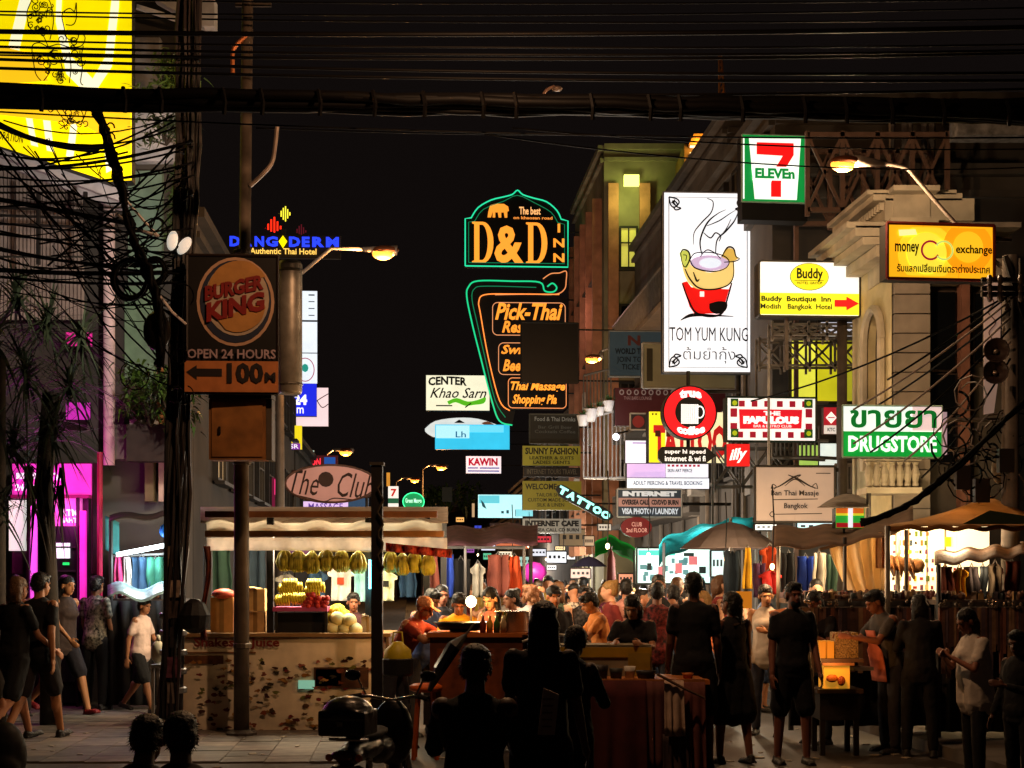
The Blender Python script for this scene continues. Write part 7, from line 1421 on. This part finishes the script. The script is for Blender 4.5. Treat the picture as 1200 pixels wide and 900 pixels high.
# motorbike seen from behind with a top box ----------------------------------------------
mo = thing('motorbike', 'black motorbike seen from behind with a big domed top box', 'motorbike', (X(418, 10), 10, -.02)); mo.rotation_euler = (0, 0, R(-12)); mo.scale = (.86, .86, .86)
BK = mat('#0b0a0c', .3, noise=.4, spec=.4, scale=12, bump=.3); MT = mat('#8a8684', .2, .95, noise=.2); RB = mat('#151312', .9)
def mp(mb, n, m, par=mo, **k): return mb.build(n, m, par, loc=(0, 0, 0), **k)
def wheel(y, r):
    w = mp(MB(), 'wheel', RB) if False else bpy.data.objects.new('wheel', None); link(w, mo); w.location = (0, y, r)
    ty = MB(); n = 24; vs = []; fs = []
    for i in range(n):
        for j in range(8):
            A, B = 2*math.pi*i/n, 2*math.pi*j/8; rr = r-.05+.05*math.cos(B); vs.append((.05*math.sin(B), rr*math.cos(A), rr*math.sin(A)))
    for i in range(n):
        for j in range(8): fs.append((i*8+j, i*8+(j+1) % 8, (i+1) % n*8+(j+1) % 8, (i+1) % n*8+j))
    ty.add(vs, fs).build('tyre', RB, w, loc=(0, 0, 0)); rm = MB(); rm.tube([(-.04, 0, 0), (.04, 0, 0)], .05, 10)
    for i in range(10): A = 2*math.pi*i/10; rm.tube([(0, 0, 0), (0, (r-.08)*math.cos(A), (r-.08)*math.sin(A))], .008, 4)
    rm.build('rim', MT, w, loc=(0, 0, 0))
wheel(0, .28); wheel(1.22, .28)
bodym = MB(); bodym.ell((0, .15, .68), (.14, .42, .1), 12, 8).ell((0, .62, .62), (.12, .25, .12), 12, 8).ell((0, 1.0, .72), (.19, .12, .3), 12, 8).ell((0, -.18, .66), (.11, .2, .08), 12, 8)
me = remesh(bodym, 'fairing', .015, 4, .5); me.materials.append(BK); o = bpy.data.objects.new('fairing', me); link(o, mo)
mp(MB().ell((0, .28, .79), (.13, .42, .055), 14, 7), 'seat', mat('#1a1716', .7), smooth=True)
mp(MB().tube([(0, 1.22, .28), (0, 1.02, .95)], .035, 8).tube([(-.09, 1.22, .28), (-.09, 1.05, .8)], .025, 8).tube([(.09, 1.22, .28), (.09, 1.05, .8)], .025, 8), 'fork', MT, smooth=True)
mp(MB().tube([(-.36, .86, 1.03), (-.2, .95, 1.04), (0, .99, 1.0), (.2, .95, 1.04), (.36, .86, 1.03)], .016, 7), 'handlebar', MT, smooth=True)
for s in (-1, 1):
    mp(MB().tube([(s*.36, .86, 1.03), (s*.26, .92, 1.045)], .024, 8), 'grip', RB); mr = mp(MB().tube([(s*.22, .95, 1.04), (s*.3, .93, 1.2)], .009, 6), 'mirror_stalk', MT)
    mp(MB().ell((s*.34, .93, 1.22), (.075, .02, .05), 12, 7), 'mirror', mat('#2a2828', .1, .6, noise=0), smooth=True)
    mp(MB().ell((s*.12, -.32, .66), (.035, .03, .03), 8, 6), 'turn_signal', mat('#c06018', .3)); mp(MB().tube([(s*.1, .02, .32), (s*.12, -.05, .62)], .03, 8), 'shock_absorber', MT)
mp(MB().ell((0, -.36, .68), (.09, .04, .045), 10, 7), 'tail_light', mat('#4a100c', .2, noise=0)); mp(MB().box((0, -.4, .5), (.2, .01, .15)), 'number_plate', mat('#c8c4bc', .5)); mp(MB().box((0, -.34, .5), (.16, .1, .2)), 'mudguard', BK)
mp(MB().tube([(.16, .5, .3), (.17, .1, .32), (.17, -.22, .4)], [.03, .05, .05], 10), 'exhaust', MT, smooth=True)
mp(MB().tube([(-.12, -.1, .78), (-.12, -.3, .8), (.12, -.3, .8), (.12, -.1, .78)], .014, 6), 'rear_rack', MT)
tb = MB(); tb.box((0, -.22, .93), (.38, .36, .2)).ell((0, -.22, 1.0), (.21, .2, .14), 14, 8); me = remesh(tb, 'top_box', .014, 5, .5); me.materials.append(BK); o = bpy.data.objects.new('top_box', me); link(o, mo)
mp(MB().box((0, -.405, .965), (.36, .012, .018)), 'box_seam', mat('#5a5652', .3, .7)); mp(MB().box((0, -.415, .93), (.05, .015, .04)), 'box_lock', MT)
# small scooter hints at bottom right edge & left edge
bg_ = thing('backpack', 'black backpack edge at the bottom left corner', 'backpack', (X(6, 11), 11, .16))
mk = MB().ell((0, 0, .25), (.17, .12, .26), 12, 8).ell((.02, -.08, .16), (.12, .07, .12), 10, 7); me = remesh(mk, 'sack', .02, 4); me.materials.append(mat('#121013', .6, noise=.4)); o = bpy.data.objects.new('sack', me); link(o, bg_)
MB().tube([(-.05, .1, .45), (-.08, .2, .3), (-.05, .1, .1)], .02, 6).build('strap', mat('#2a2428'), bg_, loc=(0, 0, 0))
# ================================================================ PEOPLE (placed)
K1, K2, K3 = '#0e0d0f', '#151416', '#1c191b'
PV = .12
person('black shirted person with light brown hair walking at the far left edge', 16, 14.5, 1.70, 150, 'walk', 'tee', 'shorts', 'bob', True, (K1, K2), '#a87050', '#6a4a30', zb=PV)
person('dark haired person in black top with round back print and knee length shorts at left', 44, 14.7, 1.72, 165, 'walk_b', 'tee', 'shorts', 'short', False, (K1, '#221c1c'), '#a06a44', sc='#1c1612', zb=PV)
person('woman in white strap top and red sneakers walking right before the kiosk', 74, 17.4, 1.72, 60, 'walk', 'tank', 'shorts', 'bob', True, ('#3a2c28', '#1c1820'), '#b07850', sc='#7a1c20', zb=PV)
person('person in patterned grey blouse and black trousers at the left stall', 112, 18.0, 1.66, 160, 'stand', 'tee', 'trousers', 'short', True, ('#8a8070', '#141214'), '#9a6a4c', zb=PV, patt=True)
person('small boy in white shirt and black shorts walking beside the dark pole', 165, 17.6, 1.42, 75, 'walk_b', 'tee', 'shorts', 'short', False, ('#d0b4a8', '#100e10'), '#8a5a3c', zb=PV)
person('dark clothed man standing right behind the small boy', 163, 19.2, 1.74, 20, 'phone', 'tee', 'trousers', 'short', False, ('#2a2422', '#141214'), '#7a5038', zb=PV)
person('person in faded brown top half hidden left of the kiosk light tube', 18, 17.2, 1.66, 30, 'stand', 'long', 'trousers', 'long', True, ('#6a4a38', '#1c1a1c'), '#a87858', zb=PV)
person('dark figure in the shade between kiosk and clothes stall', 96, 20 - 1.2, 1.68, 120, 'walk', 'tee', 'trousers', 'short', False, (K3, K2), '#7a5038', zb=PV)
# seated pair at the lower left
person('left one of the two dark figures sitting at the lower left corner', 148, 7.1, 1.72, 170, 'squat', 'tee', 'trousers', 'short', False, ('#1a1618', K1), '#6a4634', zb=.1)
person('right one of the two dark figures sitting at the lower left corner', 214, 6.9, 1.74, 195, 'squat', 'tee', 'trousers', 'short', False, ('#161315', K1), '#6a4634', zb=.12)
# centre foreground silhouettes
person('man in black seen from behind sitting at the centre bottom', 555, 7.7, 1.80, 178, 'sit', 'long', 'trousers', 'short', False, (K1, K1), '#4a3428', zb=.02)
person('long haired woman in black seen from behind right of the sitting man', 634, 8.0, 1.62, 165, 'talk', 'tee', 'trousers', 'long', True, ('#141116', K1), '#5a3c30')
person('bulky dark figure bending low beside the long haired woman', 668, 9.2, 1.45, 150, 'phone', 'long', 'trousers', 'short', False, ('#1a1012', K1), '#4a3428')
# cooks and vendors around the carts
person('vendor in orange cap and red vest bending over the stall at the centre', 461, 14.9, 1.66, 70, 'bend', 'tee', 'trousers', 'cap', False, ('#8a2c18', '#2a2a30'), '#a8704c', hc='#d88c5c')
person('person in blue tee with dark hair left of the bare bulb', 492, 16.2, 1.66, 50, 'cook', 'tee', 'trousers', 'short', False, ('#3a4a7a', '#1c1a20'), '#a06a4a')
person('dark haired person in black between the blue tee and the yellow shirt', 517, 16.6, 1.67, 20, 'stand', 'tee', 'trousers', 'bob', True, ('#1c1a22', K1), '#a8705a')
person('cook in bright yellow shirt facing the camera beside the bare bulb', 537, 15.6, 1.62, 5, 'cook', 'tee', 'trousers', 'short', False, ('#d89a18', '#2a2428'), '#8a5030')
person('woman in pinkish brown top lit by the bare bulb looking left', 580, 15.4, 1.66, -35, 'phone', 'tank', 'skirt', 'long', True, ('#a05c48', '#3a2428'), '#c8946c')
person('woman in brown long sleeves standing right of the lit woman', 602, 16.8, 1.62, -60, 'stand', 'long', 'trousers', 'bun', True, ('#7a4a40', '#2a2024'), '#9a6a54')
person('girl with curly light brown hair in white top beyond the cooks', 622, 17.4, 1.67, 170, 'stand', 'tee', 'shorts', 'curly', True, ('#c0b0ac', '#3a3a4a'), '#b08060', hc='#8a5a38')
person('man in black baseball cap and dark jacket behind the curved glass cart', 648, 15.5, 1.67, 15, 'stand', 'long', 'trousers', 'cap', False, ('#1c1418', K1), '#b07458', hc='#0c0a0c')
person('person in grey patterned shirt left of the orange tee', 668, 18.5, 1.64, 30, 'walk', 'tee', 'shorts', 'short', False, ('#8a8070', '#2c2c30'), '#9a6a4c', patt=True)
person('man in dark camouflage top behind the orange tee', 684, 17.6, 1.66, 10, 'stand', 'tee', 'trousers', 'short', False, ('#3a3432', '#201c1c'), '#8a5a44', patt=True)
person('man in orange tee with black hair turned to the left', 710, 16.0, 1.62, -80, 'cook', 'tee', 'trousers', 'short', False, ('#d07c38', '#2a2024'), '#a86a40')
person('person in pale pink shirt seen from behind above the cook in black', 734, 18.2, 1.74, 175, 'stand', 'tee', 'trousers', 'short', False, ('#c08a80', '#2c2830'), '#a87050')
person('cook in black leaning over the front table with bare forearms', 745, 13.9, 1.62, -15, 'cook', 'tee', 'trousers', 'bob', True, ('#141214', K1), '#a06c4a')
person('man in dark red tee behind the cook in black', 770, 16.6, 1.70, 172, 'stand', 'tee', 'trousers', 'short', False, ('#6a2420', '#1c1a1c'), '#7a4a34', patt=True)
person('man in maroon shirt beside the man in dark red tee', 790, 17.6, 1.66, 190, 'stand', 'tee', 'trousers', 'short', False, ('#4a2624', '#1c1a1c'), '#8a5a40')
person('tall broad man in black tee and shorts seen from behind right of centre', 813, 13.5, 1.80, 178, 'stand', 'tee', 'shorts', 'short', False, (K1, '#0d0c0e'), '#6a4434')
person('woman in black dress with patterned bag leaning against the tall man', 858, 13.75, 1.62, 205, 'reach', 'dress', 'skirt', 'pony', True, ('#121012', K1), '#7a4c38')
person('person in white sleeveless top partly behind the bearded man', 898, 16.2, 1.68, -20, 'talk', 'tank', 'trousers', 'short', True, ('#c8b8a8', '#3a3c48'), '#c08458')
person('bearded man in black tee and long shorts facing the camera at right', 929, 13.7, 1.71, 8, 'stand', 'tee', 'shorts', 'short', False, ('#121012', '#141214'), '#7a4a38')
person('dark haired woman in black right behind the bearded man', 960, 15.4, 1.62, -50, 'phone', 'tee', 'trousers', 'long', True, ('#1c1618', K1), '#8a5440')
person('vendor in pinkish apron with plates looking left at the snack cart', 1045, 14.6, 1.66, -75, 'cook', 'tee', 'trousers', 'short', False, ('#4a4440', '#201c20'), '#8a5238')
person('long haired person in dark clothes seen from behind next to the vendor', 1078, 14.2, 1.60, 170, 'phone', 'long', 'trousers', 'long', True, ('#1a1616', K1), '#6a4030')
person('older woman in loose whitish shirt turned left at the lower right', 1143, 12.3, 1.50, -80, 'phone', 'loose', 'trousers', 'bob', True, ('#c8bcb0', '#141214'), '#8a5640')
person('dark figure cut off by the right edge of the street', 1196, 11.2, 1.35, -60, 'talk', 'long', 'trousers', 'short', False, (K1, K1), '#5a3828')
person('stall keeper in black standing behind the fruit heap', 414, 16.9, 1.58, 10, 'stand', 'tee', 'trousers', 'short', False, ('#3a1c20', K1), '#7a4c34')
person('stall keeper in red at the left end of the juice counter', 272, 17.0, 1.52, 70, 'cook', 'long', 'trousers', 'short', False, ('#a04030', K1), '#a86044')
person('seller in dark top behind the trinket table before the curtain', 1060, 17.0, 1.6, 20, 'stand', 'tee', 'trousers', 'short', False, ('#2a2428', K1), '#8a5a40')
# extras: apron, bag, beard, round print
def near(lbl): return [o for o in COL.objects if o.type == 'EMPTY' and o.name.startswith('person') and o.get('label', '').startswith(lbl)][0]
v = near('vendor in pinkish apron'); J = skeleton('cook'); Q = (J['neck']-J['hip']).normalized()
b = MB().grid(lambda u, w: tuple(J['hip'].lerp(J['chest'], 1-w*1.5)+Vector(((u-.5)*.3*(1 if w > .3 else .6), -.155-.02*math.cos((u-.5)*3)-.05*max(0, w-.6), 0))), 8, 10); b.build('apron', mat('#c86a50', .9, noise=.3, scale=8), v, smooth=True, loc=(0, 0, 0), solid=.01)
v = near('bearded man'); J = skeleton('stand'); h = J['head']; b = MB().ell(h+J['H']@Vector((0, -.05, -.07)), (.052, .045, .045), 10, 7); b.build('beard', mat('#0e0a08', .8, noise=.4, scale=60), v, smooth=True, loc=(0, 0, 0))
v = near('dark haired person in black top with round'); b = MB().prism([(.05*math.cos(i*.52), 1.22+.09*math.sin(i*.52)) for i in range(12)], .168, .172); b.build('round_print', mat('#6a4638', .8), v, loc=(0, 0, 0))
v = near('woman in black dress'); b = MB().ell((-.2, -.1, .98), (.05, .13, .15), 10, 7); b.build('shoulder_bag', mat('#7a5a48', .8, noise=.8, scale=30), v, smooth=True, loc=(0, 0, 0)); MB().tube([(-.2, 0, 1.1), (-.12, .05, 1.4), (.05, .1, 1.38)], .012, 5).build('strap', mat('#3a2a24'), v, loc=(0, 0, 0))
v = near('dark haired person in black between'); MB().tube([(-.15, -.13, 1.35), (.1, -.16, 1.0)], .012, 5).build('strap', mat('#3a2a24'), v, loc=(0, 0, 0))
# ---- the packed crowd down the street -----------------------------------------------------
cr = random.Random(21)
tops = (('#d8d0c8', 'white'), ('#2a2a30', 'dark'), ('#7a2c28', 'dark red'), ('#3a4a6a', 'blue'), ('#b07a60', 'salmon'), ('#8a8478', 'grey'), ('#c09a40', 'mustard'), ('#4a5a48', 'green'), ('#151517', 'black'), ('#a04a70', 'pink'), ('#c0b4a4', 'cream'), ('#d07040', 'orange'))
marks = ((470, 'behind the banana bunches'), (520, 'under the clothes row'), (560, 'straight above the bare bulb'), (590, 'below the cyan boards'), (612, 'under the pale cyan board'), (640, 'below the long orange strip'), (662, 'below the INTERNET CAFE board'), (690, 'under the slanted cyan neon'), (718, 'left of the maroon parasol'), (745, 'before the green tarpaulin'), (790, 'before the bright shopfront'), (835, 'under the grey market umbrella'), (870, 'beside the orange paper sign'), (1000, 'below the brown awning'))
used = {}
n = 0; spots = []
for d in [17.4, 18.4, 19.5, 20.5, 21.5, 22.5, 23.5, 25, 26.5, 28, 30, 32, 34, 36.5, 39, 42, 45, 49, 53, 58, 64, 72]:
    lo, hi = fl(d)+3.6, fr(d)-1.4
    if d < 19: lo = max(lo, X(632, d)); hi = min(hi, X(985, d))
    if d < 24: lo = max(lo, X(575, d))
    k = max(3, int((hi-lo)/ .72)) if d < 30 else max(4, int((hi-lo)/1.0))
    for i in range(k):
        x = lo+(hi-lo)*(i+.5)/k+cr.uniform(-.35, .35); dd = d+cr.uniform(-.5, .5); px = 600+x/dd*F
        if px < 540 or px > 985: continue
        spots.append((px, dd))
combos = [('stand', 'tee', 'trousers', 'short', False), ('walk', 'tee', 'shorts', 'short', False), ('walk_b', 'tank', 'shorts', 'long', True), ('talk', 'dress', 'skirt', 'bob', True), ('walk', 'long', 'trousers', 'bun', True), ('phone', 'tee', 'trousers', 'cap', False), ('stand', 'tank', 'skirt', 'pony', True), ('walk_b', 'tee', 'trousers', 'bob', True)]
for px, d in spots:
    pose, tp, bt, hr, fm = cr.choice(combos); tc, tn = cr.choice(tops); mk_ = next((m for x, m in marks if px < x), marks[-1][1])
    where = 'near' if d < 19 else 'nearer' if d < 24 else 'mid' if d < 34 else 'far' if d < 50 else 'farthest'
    hn = {'short': 'short hair', 'long': 'long hair', 'bob': 'bobbed hair', 'bun': 'a hair bun', 'cap': 'a cap', 'pony': 'a ponytail'}[hr]
    lb = '%s person in %s %s with %s %s' % ({'near': 'closer', 'nearer': 'crowd', 'mid': 'mid', 'far': 'far', 'farthest': 'tiny far'}[where], tn, {'tee': 'tee', 'tank': 'sleeveless top', 'dress': 'dress', 'long': 'long sleeves'}[tp], hn, mk_)
    person(lb, px, d, cr.uniform(1.56, 1.8), cr.choice((0, 0, 180, 180, 150, 20, -30, 90, -90)), pose, tp, bt, hr, fm, (tc, cr.choice(('#1c1c22', '#2c3a52', '#3a3430', '#6a6050', '#151517'))), cr.choice(('#b07a5a', '#c89474', '#8a5a40', '#d8a888')), cr.choice(('#0c0908', '#0c0908', '#1c120c', '#5a3c24', '#8a6a3c')), fine=False, patt=cr.random() < .45, group='people packed along the street')

lt = MB(); lr = random.Random(8)
for i in range(90):
    d = lr.uniform(13.3, 22); x = lr.uniform(kx(d)+.1, fr(d)-1.5); lt.box((x, d, .006+.003*lr.random()), (lr.uniform(.02, .12), lr.uniform(.02, .1), .006), rz=lr.uniform(0, 3))
for i in range(40):
    d = lr.uniform(13.3, 18); x = lr.uniform(-5, kx(d)-.1); lt.box((x, d, .13), (lr.uniform(.02, .09), lr.uniform(.02, .07), .006), rz=lr.uniform(0, 3))
o = lt.build('litter', mat('#a89c8c', .8, noise=.6, scale=3)); tag(o, 'scraps of paper and litter strewn over road and pavement', 'litter', kind='stuff')
